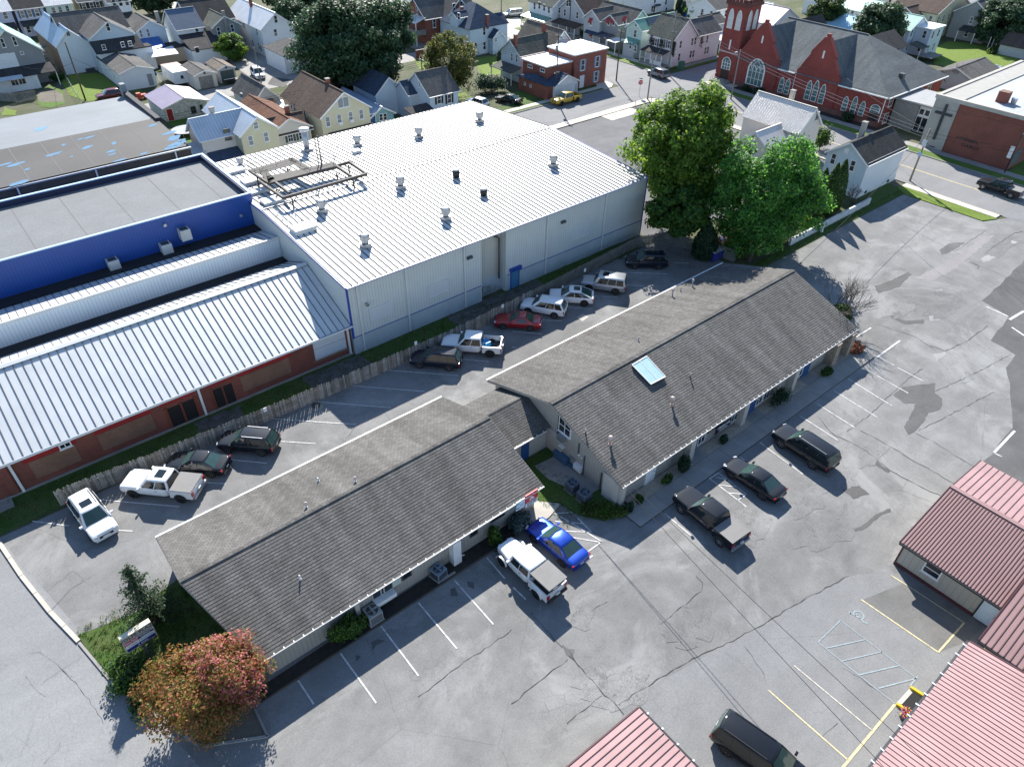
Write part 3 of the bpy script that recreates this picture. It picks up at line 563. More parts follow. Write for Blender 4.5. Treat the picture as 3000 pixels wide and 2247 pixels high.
for t, x, y, h in (('T7', 1382, 1090, .7), ('T7', 1555, 1005, .7), ('T7', 1455, 1045, .25), ('T7', 1090, 1475, .25)): vent(B2, t, x, y, B2b, h, .07 if h > .5 else .05, m_galv, .13 if h > .5 else .07)
sk = [onplane('S3', *p, *B2f) for p in ((1030, 220), (1155, 145), (1315, 320), (1190, 385))]; up = Vector(B2f[1]).normalized()
part('skylight', MB().slab([p+up*.22 for p in sk], .24), m_black, B2); s_ = B2.children[-1]
ce = sum(sk, Vector())/4
part('skylight_frame', MB().bar(sk[0]+up*.24, sk[1]+up*.24, .07).bar(sk[1]+up*.24, sk[2]+up*.24, .07).bar(sk[2]+up*.24, sk[3]+up*.24, .07).bar(sk[3]+up*.24, sk[0]+up*.24, .07).bar((sk[0]+sk[1])/2+up*.24, (sk[2]+sk[3])/2+up*.24, .05), m_trim, s_)
for i in (0, 1):
    a, b, c, d = sk[0].lerp(sk[1], .5*i), sk[0].lerp(sk[1], .5*i+.5), sk[3].lerp(sk[2], .5*i+.5), sk[3].lerp(sk[2], .5*i); part('pane', MB().slab([p+up*.245 for p in (a, b, c, d)], .02), flat('skylight_glazing', (.42, .60, .60), .25, 0, .6), s_)
# B1 front wall, signs
YF1 = 26.04
for x, y, w, h, s in (((1300), 535, .75, .8, 'n'), (1880, 172, .7, .75, 'n'), (2060, 45, .7, .75, 'n'), (2115, 12, .7, .75, 'n')): window(B1, onY('S6', x, y, YF1-.02), '-y', w, h, m_dgrey, sash='n', sill=False)
for x, y in ((1055, 705), (1128, 660)): window(B1, onY('S6', x, y, YF1-.02), '-y', .95, 1.1, m_board_d, m_glass, 'n')
p = onY('S6', 1110, 730, 25.8); part('window_box', MB().box(p.x-.75, p.x+.75, 25.5, 26.0, .75, 1.1), m_trim, B1)
part('meter_panel', MB().box(onY('S6', 1205, 585, YF1).x-.3, onY('S6', 1205, 585, YF1).x+.3, 25.9, 26.03, 1.2, 1.9), flat('pale_green_panel', (.5, .55, .48)), B1)
p = G('S6', 1695, 395); part('pier', MB().box(p.x-.32, p.x+.32, 25.45, 26.03, 0, 2.38), m_trim, B1)
p = G('S6', 860, 830, 1.2); part('pier', MB().box(p.x-.15, p.x+.15, 25.7, 26.03, 0, 2.38), m_board_d, B1)
red = flat('red_sign_face', (.55, .02, .035), .4); wsg = flat('white_sign_face', (.75, .77, .8), .4); navy = flat('navy_sign_face', (.02, .025, .20), .4)
Y = 25.5; a, b = onY('S3', 113, 1385, Y), onY('S3', 218, 1330, Y); xs0, xs1 = a.x, b.x; zs1, zs0 = onY('S3', 113, 1337, Y).z, onY('S3', 113, 1437, Y).z; zh_ = zs1-zs0
sg = part('wall_sign', MB().box(xs0, xs1, Y-.05, Y+.03, zs0, zs1), red, B1); part('sign_panel', MB().box(xs0, xs1, Y-.056, Y-.05, zs0, zs0+zh_*.35), wsg, sg)
lettering('State Farm', .27, wsg, sg, ((xs0+xs1)/2, Y-.062, zs0+zh_*.82), bold=True); lettering('CHRIS REIS', .2, m_black, sg, ((xs0+xs1)/2, Y-.068, zs0+zh_*.25), bold=True); lettering('570-555-0100'[:8]+'1000', .15, m_black, sg, ((xs0+xs1)/2, Y-.068, zs0+zh_*.09))
mk = MB()
for dx, dz, r in ((-.13, 0, .1), (.13, 0, .1), (0, .13, .1)): mk.cyl(((xs0+xs1)/2+dx, Y-.062, zs0+zh_*.53+dz), ((xs0+xs1)/2+dx, Y-.05, zs0+zh_*.53+dz), r, r, 12)
part('sign_emblem', mk, wsg, sg)
a, b = onY('S3', 35, 1420, Y), onY('S3', 110, 1375, Y); sg = part('wall_sign', MB().box(a.x, b.x-.03, Y-.05, Y+.03, zs0+.25, zs1-.12), flat('pale_blue_sign', (.6, .68, .75), .4), B1)
def arc(c, r0, r1, a0, a1, y, n=12, sy=1.):
    mb = MB()
    for i in range(n):
        p, q = math.radians(a0+(a1-a0)*i/n), math.radians(a0+(a1-a0)*(i+1)/n)
        mb.poly([(c[0]+r0*math.cos(p), y, c[1]+r0*sy*math.sin(p)), (c[0]+r1*math.cos(p), y, c[1]+r1*sy*math.sin(p)), (c[0]+r1*math.cos(q), y, c[1]+r1*sy*math.sin(q)), (c[0]+r0*math.cos(q), y, c[1]+r0*sy*math.sin(q))])
    return mb
teal = flat('teal_print', (.03, .22, .33)); part('sign_emblem', arc(((a.x+b.x)/2-.25, zs0+zh_*.55), .2, .28, 60, 300, Y-.058), teal, sg); lettering('mutual', .14, teal, sg, ((a.x+b.x)/2+.1, Y-.06, zs0+zh_*.55)); 
# link building
lk = thing('link_building', 'small shingled link roof and block wall between the two plaza buildings', 'building', (27, 33, 0))
mb = MB(); courses(mb, (24.9, 30.0, 2.45), (29.5, 30.0, 2.45), (24.9, 33.1, 3.75), (29.5, 33.1, 3.75), .2, .022); courses(mb, (24.9, 36.4, 2.45), (29.5, 36.4, 2.45), (24.9, 33.1, 3.75), (29.5, 33.1, 3.75), .2, .022); part('roof', mb, m_sh, lk)
part('wall', MB().box(24.4, 29.5, 30.35, 36.1, 0, 2.5), m_concb, lk)
for x0, x1, m in ((25.15, 25.75, m_door_blue), (25.8, 26.65, m_board_d), (26.7, 27.5, m_door_blue)):
    part('wall_panel', MB().box(x0, x1, 30.28, 30.36, .02, 2.42), m, lk)
lettering('309', .26, m_black, lk, (26.15, 30.26, 2.1)); gutter((24.9, 30.0, 2.42), (29.0, 30.0, 2.42), lk)
# B2 front and near gable
YW = 22.37
def xw(t, x, y, Y=YW): return onY(t, x, y, Y).x
for t, x, y in (('S3', 1500, 1020), ('S3', 1985, 730), ('S4', 215, 440)):
    p = G(t, x, y); part('pier', MB().box(p.x-.28, p.x+.32, 21.75, 22.36, 0, 2.5), m_concb, B2)
m_fieldst = M('fieldstone', (.33, .26, .2), .9, .5, 3.5, .3, 9.)
for x in (58.0, 60.6): part('stone_pier', MB().box(x-.35, x+.45, 21.5, 22.36, 0, 2.5), m_fieldst, B2)
for x in (38.15, 46.05, 54.4):
    door(B2, (x, YW-.02, .1), '-y', .95, 2.1, m_door_blue, m_door_blue)
    part('doorstep', MB().box(x-.9, x+.9, 21.28, 22.36, 0, .12), m_conc_d, B2)
for x in (39.2, 43.6, 48.2, 53.3, 47.1): window(B2, (x, YW-.03, 1.25), '-y', 1.0, 1.45, m_trim, sash='x', sill=False)
door(B2, (xw('S3', 1175, 1230), YW-.02, .08), '-y', .95, 2.1, m_trim); part('notice', MB().box(xw('S3', 1362, 1028)-.16, xw('S3', 1362, 1028)+.16, YW-.05, YW+.01, 1.5, 1.95), wsg, B2)
x0, x1 = 40.35, 42.35; sg = part('wall_sign', MB().box(x0, x1, YW-.5, YW-.43, 1.15, 1.9), flat('black_sign_face', (.012, .014, .03), .35), B2); lettering('STEINBACHER', .26, wsg, sg, ((x0+x1)/2, YW-.51, 1.68), bold=True); lettering('CONSULTING', .18, wsg, sg, ((x0+x1)/2, YW-.51, 1.35), bold=True)
part('wall_lamp', MB().cyl((39.95, YW-.08, 1.45), (39.95, YW, 1.45), .2, .2, 12), m_black, B2)
XG = 29.56
for (x, y, w, h, s) in ((447, 735, 1.4, 1.5, 'x'),): 
    p = onX('S3', 460, 740, XG); window(B2, (XG-.02, p.y, p.z), '-x', w, h, m_trim, sash=s)
p = onX('S3', 445, 820, XG); part('window_unit', MB().box(XG-.45, XG+.02, p.y-.35, p.y+.35, p.z-.25, p.z+.2), m_galv, B2)
m_cab = M('blue_cabinet_paint', (.06, .12, .21), .5, .15, 2.)
def gx(x, y): return onX('S3', x, y, XG)
for (xa, ya, xb, yb, d, m, nm) in ((395, 920, 495, 1085, .5, m_cab, 'cabinet'), (500, 1040, 548, 1105, .3, m_cab, 'meter_box'), (553, 1035, 612, 1130, .3, m_trim, 'meter_box'), (420, 880, 457, 920, .25, m_trim, 'meter_box'), (505, 980, 525, 1005, .2, m_galv, 'meter_box'), (530, 1000, 550, 1025, .2, m_galv, 'meter_box'), (578, 970, 590, 990, .12, m_trim, 'meter_box'), (600, 995, 612, 1010, .12, m_trim, 'meter_box')):
    a, b = gx(xa, ya), gx(xb, yb); part(nm, MB().box(XG-d, XG+.01, min(a.y, b.y), max(a.y, b.y), max(.05, min(a.z, b.z)), max(a.z, b.z)), m, B2)
for x, y0_, y1_ in ((632, 990, 1160), (778, 1135, 1275), (410, 640, 900), (585, 880, 970)):
    a, b = gx(x, y0_), gx(x, y1_); part('conduit', MB().cyl((XG-.06, a.y, a.z), (XG-.06, a.y, max(.1, b.z)), .05, .05, 6), m_dgrey, B2)
part('corner_block', MB().box(29.2, 30.1, 22.25, 23.75, 0, 2.55), m_concb, B2); part('corner_pier', MB().box(29.35, 29.75, 21.9, 22.24, 0, 2.5), m_concb, B2); part('block_base', MB().box(29.42, 29.6, 28.6, 30.3, 0, 2.3), m_concb, B2)

# air conditioners standing on the ground
def ac_unit(label, x, y, w, h, m, rz=0., cut=False):
    r = thing('air_conditioner', label, 'air conditioner', (x, y, 0), 'outdoor air conditioners', rz); a = w/2
    part('base', MB().box(-a-.05, a+.05, -a-.05, a+.05, 0, .14), m_conc_d, r, True); part('casing', MB().box(-a, a, -a, a, .14, h), m, r, True)
    g = MB()
    for k in range(10):
        z = .2+(h-.3)*k/10
        for s in (-1, 1): g.box(-a+.06, a-.06, s*a-.012, s*a+.012, z, z+.03).box(s*a-.012, s*a+.012, -a+.06, a-.06, z, z+.03)
    part('louvres', g, m_dgrey, r, True); part('fan_opening', MB().cyl((0, 0, h+.002), (0, 0, h+.012), a*.82, a*.82, 20), m_black, r, True)
    f = MB()
    for k in range(4): q = k*math.pi/2; f.obox((math.cos(q)*a*.4, math.sin(q)*a*.4, h+.03), (math.cos(q)*a*.36, math.sin(q)*a*.36, 0), (-math.sin(q)*.07, math.cos(q)*.07, .03), (0, 0, .006))
    part('fan', f.cyl((0, 0, h+.01), (0, 0, h+.06), .1, .1, 8), m, r, True); gr = MB()
    for k in range(3):
        rr = a*(.3+.25*k)
        for i in range(16): q0, q1 = 2*math.pi*i/16, 2*math.pi*(i+1)/16; gr.bar((math.cos(q0)*rr, math.sin(q0)*rr, h+.07), (math.cos(q1)*rr, math.sin(q1)*rr, h+.07), .012)
    part('fan_guard', gr, m, r, True); return r
m_acg, m_acb = M('grey_ac_paint', (.33, .34, .34), .5), M('dark_ac_paint', (.10, .13, .17), .5)
p = G('S6', 1040, 940); ac_unit('grey air conditioner beside the round clipped shrub', p.x-.05, 25.45, .95, 1.0, m_acg)
p = G('S6', 1600, 560); ac_unit('blue grey air conditioner by the white wall pier', p.x-.1, 25.5, .85, .85, M('blue_ac_paint', (.2, .26, .33), .5), .2)
p = G('S3', 555, 1310); ac_unit('dark air conditioner nearer the blue wall cabinet', p.x-.1, p.y+.4, .8, .95, m_acb)
p = G('S3', 660, 1395); ac_unit('dark air conditioner nearer the building corner', p.x-.1, p.y+.4, .85, .95, m_acb)
p = G('S6', 1640, 540); ac_pad = solo('concrete_block_strip', MB().box(p.x-.6, p.x+.6, p.y-.35, p.y-.2, 0, .12), m_conc_d, 'narrow concrete strip in front of the blue grey air conditioner', 'strip')
# ------------------------------------------------------------------ large white-roofed warehouse
m_wroof = M('white_metal_roof', (.66, .65, .63), .5, .10, .5, .02, 20., 0, .4)
m_sroof = M('silver_metal_roof', (.57, .59, .60), .5, .10, .5, .03, 20., .15, .4)
m_wsid = siding('grey_metal_siding', (.55, .585, .58), 'H', .305, .5, .5, .05, .62, .14)
m_wsid2 = siding('tan_metal_siding', (.48, .48, .44), 'H', .305, .5, .5, .05, .62, .14)
m_wbase = M('painted_block_base', (.42, .47, .49), .8, .15, .6, .05, 20, stain=.25)
m_btrim = flat('blue_trim', (.012, .055, .30), .4)
m_dspout = flat('pale_downspout', (.60, .62, .63), .5)
X0, X1, Y0, Y1, ZE, YR, ZR = 23.6, 63.3, 51.05, 85.4, 7.44, 68.1, 8.46
WH = thing('warehouse', 'large warehouse with white ribbed metal roof and pale grey walls', 'warehouse', (43, 68, 0))
roof = part('roof', MB().poly([(X0, Y0, ZE-.05), (X1, Y0, ZE-.05), (X1, YR, ZR-.05), (X0, YR, ZR-.05)]).poly([(X0, YR, ZR-.05), (X1, YR, ZR-.05), (X1, Y1, ZE-.05), (X0, Y1, ZE-.05)]), m_wroof, WH)
m_rib = M('shade_toned_seam', (.10, .098, .096), .8, .1)  # dark tone puts the shaded side of the ribs into their colour
def panel_mesh(w, dy, dz, rib_h, rib_w, m, name='roof_panel'):
    mb = MB(); mb.slab([(.004, 0, 0), (w-.004, 0, 0), (w-.004, dy, dz), (.004, dy, dz)], .03)
    L = Vector((0, dy, dz)); u = Vector((0, -dz, dy)).normalized()
    a, b, c, d = Vector((-rib_w, 0, 0)), Vector((-rib_w*.85, 0, 0))+u*rib_h, Vector((rib_w*.85, 0, 0))+u*rib_h, Vector((rib_w, 0, 0))
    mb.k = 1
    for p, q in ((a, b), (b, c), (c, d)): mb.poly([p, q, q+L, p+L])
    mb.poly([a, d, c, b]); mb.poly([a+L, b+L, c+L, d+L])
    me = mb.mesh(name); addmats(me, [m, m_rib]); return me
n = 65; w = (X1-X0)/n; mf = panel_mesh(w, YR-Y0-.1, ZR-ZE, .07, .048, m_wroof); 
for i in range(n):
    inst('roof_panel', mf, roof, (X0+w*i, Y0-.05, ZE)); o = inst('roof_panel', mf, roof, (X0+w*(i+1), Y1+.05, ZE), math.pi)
part('ridge_cap', MB().slab([(X0, YR-.16, ZR+.055), (X1, YR-.16, ZR+.055), (X1, YR, ZR+.075), (X0, YR, ZR+.075)], .02).slab([(X0, YR+.16, ZR+.055), (X1, YR+.16, ZR+.055), (X1, YR, ZR+.075), (X0, YR, ZR+.075)], .02), M('ridge_cap_grey', (.33, .32, .31), .6), roof)
ra, rb = onY('T6', 1947, 1100, Y0).x, onY('T6', 2165, 950, Y0).x
ZB = 1.95
def wallY(x0, x1, y): part('wall', MB().box(x0, x1, y, y+.3, ZB, ZE-.12), m_wsid, WH); part('wall_base', MB().box(x0, x1, y-.03, y+.25, 0, ZB), m_wbase, WH); part('trim', MB().box(x0, x1, y-.05, y+.2, ZB+.003, ZB+.06), m_btrim, WH)
wallY(X0, ra, Y0); wallY(rb, X1, Y0)
part('wall', MB().box(ra, rb, Y0+.9, Y0+1.2, ZB, ZE-.12), m_wsid2, WH); part('wall_base', MB().box(ra, rb, Y0+.86, Y0+1.15, 0, ZB), m_wbase, WH)
for x in (ra, rb): part('wall_return', MB().box(x-.1, x+.1, Y0+.01, Y0+.95, 0, ZE-.14), m_wsid, WH)
g = MB().poly([(X0, Y1, 0), (X0, Y0+.3, 0), (X0, Y0+.3, ZE-.12), (X0, YR, ZR-.1), (X0, Y1, ZE-.12)]); part('end_wall', g, m_wsid, WH)
g = MB().poly([(X1, Y0+.3, 0), (X1, Y1, 0), (X1, Y1, ZE-.12), (X1, YR, ZR-.1), (X1, Y0+.3, ZE-.12)]); part('end_wall', g, m_wsid, WH)
part('wall', MB().box(X0, X1, Y1-.3, Y1, 0, ZE-.12), m_wsid, WH)
part('eave_trim', MB().box(X0, X1, Y0-.2, Y0-.06, ZE-.16, ZE-.01), m_btrim, WH); part('eave_gutter', MB().box(X0, X1, Y0-.26, Y0-.203, ZE-.10, ZE+.03), flat('gutter_lavender', (.45, .48, .6), .4), WH)
for x in (X0-.06, X1+.06):
    part('rake_trim', MB().bar((x, Y0-.1, ZE-.06), (x, YR, ZR-.06), .1, .2), m_btrim, WH); part('rake_trim', MB().bar((x, Y1+.1, ZE-.06), (x, YR, ZR-.06), .1, .2), m_btrim, WH)
part('corner_trim', MB().box(X0-.05, X0+.12, Y0-.055, Y0+.1, 1.9, ZE-.15), m_btrim, WH); part('corner_trim', MB().box(X1-.1, X1+.05, Y0-.055, Y0+.1, .1, ZE-.15), m_btrim, WH)
for x in (24.55, 29.71, 36.54, 47.6, 56.43):
    part('downspout', MB().box(x-.06, x+.06, Y0-.2, Y0-.07, .25, ZE-.15), m_dspout, WH)
m_louv = siding('louvre_slats', (.62, .65, .68), 'Z', .11, .45, .8, .03, .5, .2)
for t, a, b in (('T6', (985, 1245), (1175, 1185)), ('T6', (1490, 1045), (1657, 985)), ('T7', (530, 555), (663, 505))):
    p, q = onY(t, *a, Y0), onY(t, *b, Y0); zc = (p.z+q.z)/2
    o = part('louvre', MB().box(p.x, q.x, Y0-.06, Y0+.02, zc-.62, zc+.62), m_louv, WH); fr = MB()
    fr.box(p.x-.07, p.x, Y0-.09, Y0, zc-.69, zc+.69).box(q.x, q.x+.07, Y0-.09, Y0, zc-.69, zc+.69).box(p.x, q.x, Y0-.09, Y0, zc+.62, zc+.69).box(p.x, q.x, Y0-.09, Y0, zc-.69, zc-.62); part('louvre_frame', fr, m_dspout, o)
for t, x, y in (('T6', 1850, 755), ('T7', 448, 447)):
    p = onY(t, x, y, Y0-.2); part('wall_lamp', MB().cyl((p.x-.28, Y0-.16, p.z), (p.x+.28, Y0-.16, p.z), .17, .17, 10), m_dgrey, WH)
p = onY('T6', 957, 1150, Y0-.15); part('wall_lamp', MB().cyl((p.x, Y0-.35, p.z-.1), (p.x, Y0, p.z), .16, .1, 10), m_galv, WH)
p = onY('T7', 22, 900, Y0); door(WH, (p.x, Y0-.04, .1), '-y', 1.05, 2.1, M('blue_steel_door', (.07, .22, .38), .5), m_btrim); part('door_hood', MB().box(p.x-.75, p.x+.75, Y0-.35, Y0+.02, 2.3, 2.65), m_btrim, WH)
gm = part('gas_pipework', MB().cyl((rb-.6, Y0+.55, 1.6), (rb-.6, Y0+.55, 6.3), .1, .1, 8).cyl((rb-.6, Y0+.55, 6.3), (rb-.95, Y0+.55, 6.6), .1, .1, 8).cyl((rb-.95, Y0+.55, 6.6), (rb-1.1, Y0+.8, 6.6), .1, .1, 8), m_rust, WH, smooth=True)
mb = MB()
for k in range(7): x = ra+.35+.32*k; mb.tube([(x, Y0+.5, .1), (x, Y0+.5, .5+.18*(k % 4)), (x+.3, Y0+.5, .5+.18*(k % 4))], .05, 6)
mb.tube([(ra+.2, Y0+.4, .35), (rb-.3, Y0+.4, .35)], .05); mb.box(ra+.5, ra+.85, Y0+.3, Y0+.6, .9, 1.3).box(ra+1.5, ra+1.8, Y0+.3, Y0+.6, .8, 1.15); part('gas_meter', mb, M('meter_grey_paint', (.3, .32, .31), .6), gm)
# roof ventilators and curbs
def roofz(y): return ZE+(ZR-ZE)*(1-abs(y-YR)/(YR-Y0))
def onroof(t, x, y):
    z = 8.0
    for _ in range(4): p = G(t, x, y, z); z = roofz(p.y)
    return G(t, x, y, z)
def ventilator(t, x, y, s=1., m=None, tall=0.):
    p = onroof(t, x, y); z = p.z; m = m or m_galv; q = lambda dz: (p.x, p.y, z+dz)
    o = part('ventilator', MB().box(p.x-.42*s, p.x+.42*s, p.y-.42*s, p.y+.42*s, z-.05, z+.42*s), m, roof)
    part('stack', MB().cyl(q(.4*s), q(.8*s+tall), .34*s, .34*s, 16), m, o, smooth=True)
    part('drum', MB().cyl(q(.78*s+tall), q(1.2*s+tall), .48*s, .48*s, 18, False).cyl(q(.8*s+tall), q(.82*s+tall), .46*s, .46*s, 18), m, o, smooth=True); part('cap', MB().cyl(q(1.12*s+tall), q(1.34*s+tall), .4*s, .25*s, 16), m_wroof, o, smooth=True)
for t, x, y in (('T3', 355, 1440), ('T2', 1932, 1060), ('T2', 1408, 1195), ('T2', 880, 1265), ('T6', 575, 360), ('T6', 1252, 155), ('T6', 1642, 425), ('T6', 948, 660)): ventilator(t, x, y)
ventilator('A8', 556, 525, .8); 
p = onroof('A8', 908, 440); o = part('exhaust_stack', MB().cyl(p-Vector((0, 0, .05)), p+Vector((0, 0, 2.5)), .36, .36, 16), m_galv, roof, smooth=True); part('base', MB().box(p.x-.6, p.x+.6, p.y-.5, p.y+.5, p.z-.03, p.z+.35), m_galv, o); part('rain_cap', MB().cyl(p+Vector((0, 0, 2.5)), p+Vector((0, 0, 2.75)), .58, .62, 16), m_wroof, o, smooth=True)
for t, x, y, h in (('T6', 1730, 60, .9), ('T6', 1967, 215, .75)):
    p = onroof(t, x, y); o = part('chimney_drum', MB().cyl(p, p+Vector((0, 0, h)), .4, .4, 18), m_black, roof, smooth=True); part('rim', MB().cyl(p+Vector((0, 0, h)), p+Vector((0, 0, h+.06)), .44, .44, 18), m_wroof, o, smooth=True); part('base', MB().box(p.x-.45, p.x+.45, p.y-.45, p.y+.45, p.z-.03, p.z+.08), m_galv, o)
for t, x, y, a, b, h in (('T6', 410, 515, 1.1, .75, .45), ('T6', 145, 275, 1.1, .7, .4), ('T2', 868, 1325, .5, .4, .4), ('A8', 520, 555, 1.1, .7, .4), ('A8', 615, 610, 1.1, .8, .5), ('A8', 640, 665, 1.3, .5, .35)):
    p = onroof(t, x, y); part('roof_hatch', MB().box(p.x-a, p.x+a, p.y-b, p.y+b, p.z-.05, p.z+h), m_wroof, roof)
mb = MB()
for t, pts in (('A8', [(750, 775), (778, 800), (806, 828), (842, 755), (845, 780), (875, 805), (950, 715), (1055, 685), (1155, 655), (1022, 662), (1225, 608), (1255, 625), (980, 425), (1040, 405), (1068, 420), (1095, 436), (1118, 452), (1146, 466), (1174, 480), (1205, 495), (990, 470), (1060, 470), (700, 700)]),):
    for x, y in pts: p = onroof(t, x, y); mb.cyl(p, p+Vector((0, 0, .38)), .05, .03, 6).cyl(p+Vector((0, 0, .2)), p+Vector((0, 0, .26)), .1, .1, 6)
part('roof_stubs', mb, m_dspout, roof, kind='stuff')
a, b = onroof('A8', 680, 755), onroof('A8', 1265, 590); part('roof_conduit', MB().tube([a+Vector((0, 0, .14)), b+Vector((0, 0, .14))], .05), m_galv, roof)
# steel platform on the roof
PT = thing('roof_platform', 'rusty steel platform with mesh deck and railings on the white roof', 'platform', (31, 66, 8.4))
def pz(x, y, z=9.45): return G('A8', x, y, z)
for a, b in (((780, 690), (1222, 563)), ((650, 600), (780, 690)), ((700, 612), (1058, 528)), ((1058, 520), (1130, 500)), ((1130, 500), (1222, 563)), ((1062, 522), (1140, 575)), ((740, 610), (812, 665)), ((598, 545), (700, 612))):
    part('beam', MB().bar(pz(*a), pz(*b), .2, .3), m_rust, PT)
for pts in (((598, 540), (640, 528), (830, 473), (868, 502), (648, 562)), ((648, 545), (690, 535), (735, 590), (700, 612)), ((700, 612), (690, 575), (900, 530), (1050, 495), (1060, 520)), ((800, 482), (830, 473), (930, 530), (880, 545))):
    part('deck', MB().slab([pz(*p, 9.62) for p in pts], .05), M('steel_grating', (.075, .07, .066), .8, .3, 3., .3, 20.), PT)
for x, y in ((825, 690), (1150, 590), (800, 530), (670, 565), (1062, 555), (742, 640), (1125, 512), (640, 580)):
    p = pz(x, y); zr = roofz(p.y); part('leg', MB().cyl((p.x, p.y, zr), (p.x, p.y, 9.4), .09, .09, 8).bar((p.x, p.y, 8.9), (p.x+.45, p.y, 9.4), .07).bar((p.x, p.y, 8.9), (p.x-.45, p.y, 9.4), .07), m_rust, PT)
def rail(pts):
    P = [pz(*p, 9.65) for p in pts]; mb = MB()
    for a, b in zip(P, P[1:]):
        n = max(1, int((b-a).length/1.4))
        for i in range(n+1): q = a.lerp(b, i/n); mb.cyl(q, q+Vector((0, 0, 1.1)), .022, .022, 5)
        for h in (.55, 1.1): mb.tube([a+Vector((0, 0, h)), b+Vector((0, 0, h))], .022, 5)
    part('railing', mb, M('dark_rail_steel', (.05, .048, .047), .6), PT)
rail([(598, 540), (825, 474), (925, 525), (1050, 492), (1058, 518)]); rail([(598, 540), (700, 610)])
for dx, h in ((0, 3.0), (.35, 3.2)): p = pz(968, 515, 9.6); part('mast', MB().cyl((p.x+dx, p.y, 8.6), (p.x+dx, p.y, 9.6+h), .06+.03*(dx > 0), .05, 8), m_black, PT)

# ------------------------------------------------------------------ brick works with silver standing seam roof, monitor roof and blue hall
m_br = brickmat('dark_brick', (.20, .045, .03), (.25, .06, .04), (.18, .11, .085), dirt=.35)
m_br_in = brickmat('infill_brick', (.22, .10, .06), (.26, .125, .08), (.22, .16, .12), dirt=.3)
m_redp = M('red_painted_wall', (.30, .018, .02), .7, .25, 1., .08)
BW = thing('brick_works', 'old red brick works with silver standing seam roof beside the fence', 'building', (0, 56, 0))
YB, YRB, ZEB, ZRB, XL, XR = 51.45, 58.75, 3.4, 6.5, -34.0, 23.55
part('wall', MB().box(XL, XR-.02, YB, YB+.35, 0, ZEB), m_br, BW)
rf = part('roof', MB().poly([(XL, YB-.35, ZEB-.1), (XR, YB-.35, ZEB-.1), (XR, YRB, ZRB-.04), (XL, YRB, ZRB-.04)]).poly([(XL, YRB, ZRB-.04), (XR, YRB, ZRB-.04), (XR, 63.4, 4.55), (XL, 63.4, 4.55)]), m_sroof, BW)
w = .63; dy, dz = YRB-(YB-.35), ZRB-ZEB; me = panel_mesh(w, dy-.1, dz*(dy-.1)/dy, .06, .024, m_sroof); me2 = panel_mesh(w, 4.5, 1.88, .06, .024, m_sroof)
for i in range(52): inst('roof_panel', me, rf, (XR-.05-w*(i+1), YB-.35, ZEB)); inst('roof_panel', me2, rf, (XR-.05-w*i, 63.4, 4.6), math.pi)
part('ridge_cap', MB().slab([(XL, YRB-.3, ZRB+.02), (XR, YRB-.3, ZRB+.02), (XR, YRB, ZRB+.14), (XL, YRB, ZRB+.14)], .03).slab([(XL, YRB+.3, ZRB+.02), (XR, YRB+.3, ZRB+.02), (XR, YRB, ZRB+.14), (XL, YRB, ZRB+.14)], .03), m_sroof, rf)
part('gutter', MB().box(XL, XR+.1, YB-.52, YB-.37, ZEB-.12, ZEB+.02), M('gutter_grey', (.3, .33, .36), .5, .2, .6), BW); part('gutter_lip', MB().box(XL, XR+.1, YB-.55, YB-.523, ZEB-.14, ZEB-.02), m_trim, BW.children[-1])
for t, x, y in (('S1', 215, 1300), ('S1', 1785, 640), ('S2', 825, 120)):
    p = G(t, x, y); part('downspout', MB().box(p.x-.09, p.x+.09, YB-.16, YB-.02, .15, ZEB-.05), m_trim, BW)
def bx(t, x, y): return onY(t, x, y, YB).x
for xa, xb, z0, z1, m in ((-3.9, -.2, 2.45, 3.25, m_redp), (1.1, 5.4, 2.45, 3.25, m_redp), (6.1, 8.9, 2.6, 3.25, m_redp), (12.6, 17.6, 2.5, 3.25, m_redp), (10.0, 12.3, 2.6, 3.25, m_redp), (-3.6, -.4, .75, 2.4, m_br_in), (1.2, 5.3, .75, 2.4, m_br_in), (12.8, 17.3, .8, 2.4, m_br_in)):
    part('wall_panel', MB().box(xa, xb, YB-.03, YB+.01, z0, z1), m, BW)
window(BW, (bx('S1', 560, 895), YB-.04, onY('S1', 560, 895, YB).z), '-y', .85, .5, m_trim, sash='v')
for xa, xb in ((6.55, 7.55), (7.75, 8.7), (10.35, 11.1), (11.25, 12.0)): part('doorway', MB().box(xa, xb, YB-.02, YB+.02, .15, 2.2), flat('dark_doorway', (.012, .009, .009), .8), BW)
for x in (6.45, 7.65, 8.8, 10.25): part('jamb', MB().box(x-.06, x+.06, YB-.1, YB+.01, .1, 2.4), M('rusty_jamb', (.22, .06, .03), .8, .3), BW)
p, q = onY('T6', 500, 1560, YB), onY('T6', 770, 1450, YB); part('loading_door', MB().box(p.x, q.x, YB-.05, YB+.02, .95, 3.1), siding('pale_sheet_door', (.55, .58, .62), 'Z', 1.05, .5, .5, .1, .4, .06), BW); part('sill', MB().box(p.x-.2, q.x+.2, YB-.12, YB+.02, .75, .92), m_br_in, BW)
part('plinth', MB().box(XL, XR, YB-.14, YB-.005, 0, .22), m_conc_d, BW); part('corner_pier', MB().box(-5.5, -4.95, YB-.1, YB+.3, 0, 3.2), m_br, BW); part('concrete_ramp', MB().box(-12, -5.6, YB-1.2, YB-.15, 0, .15), m_conc_d, BW)
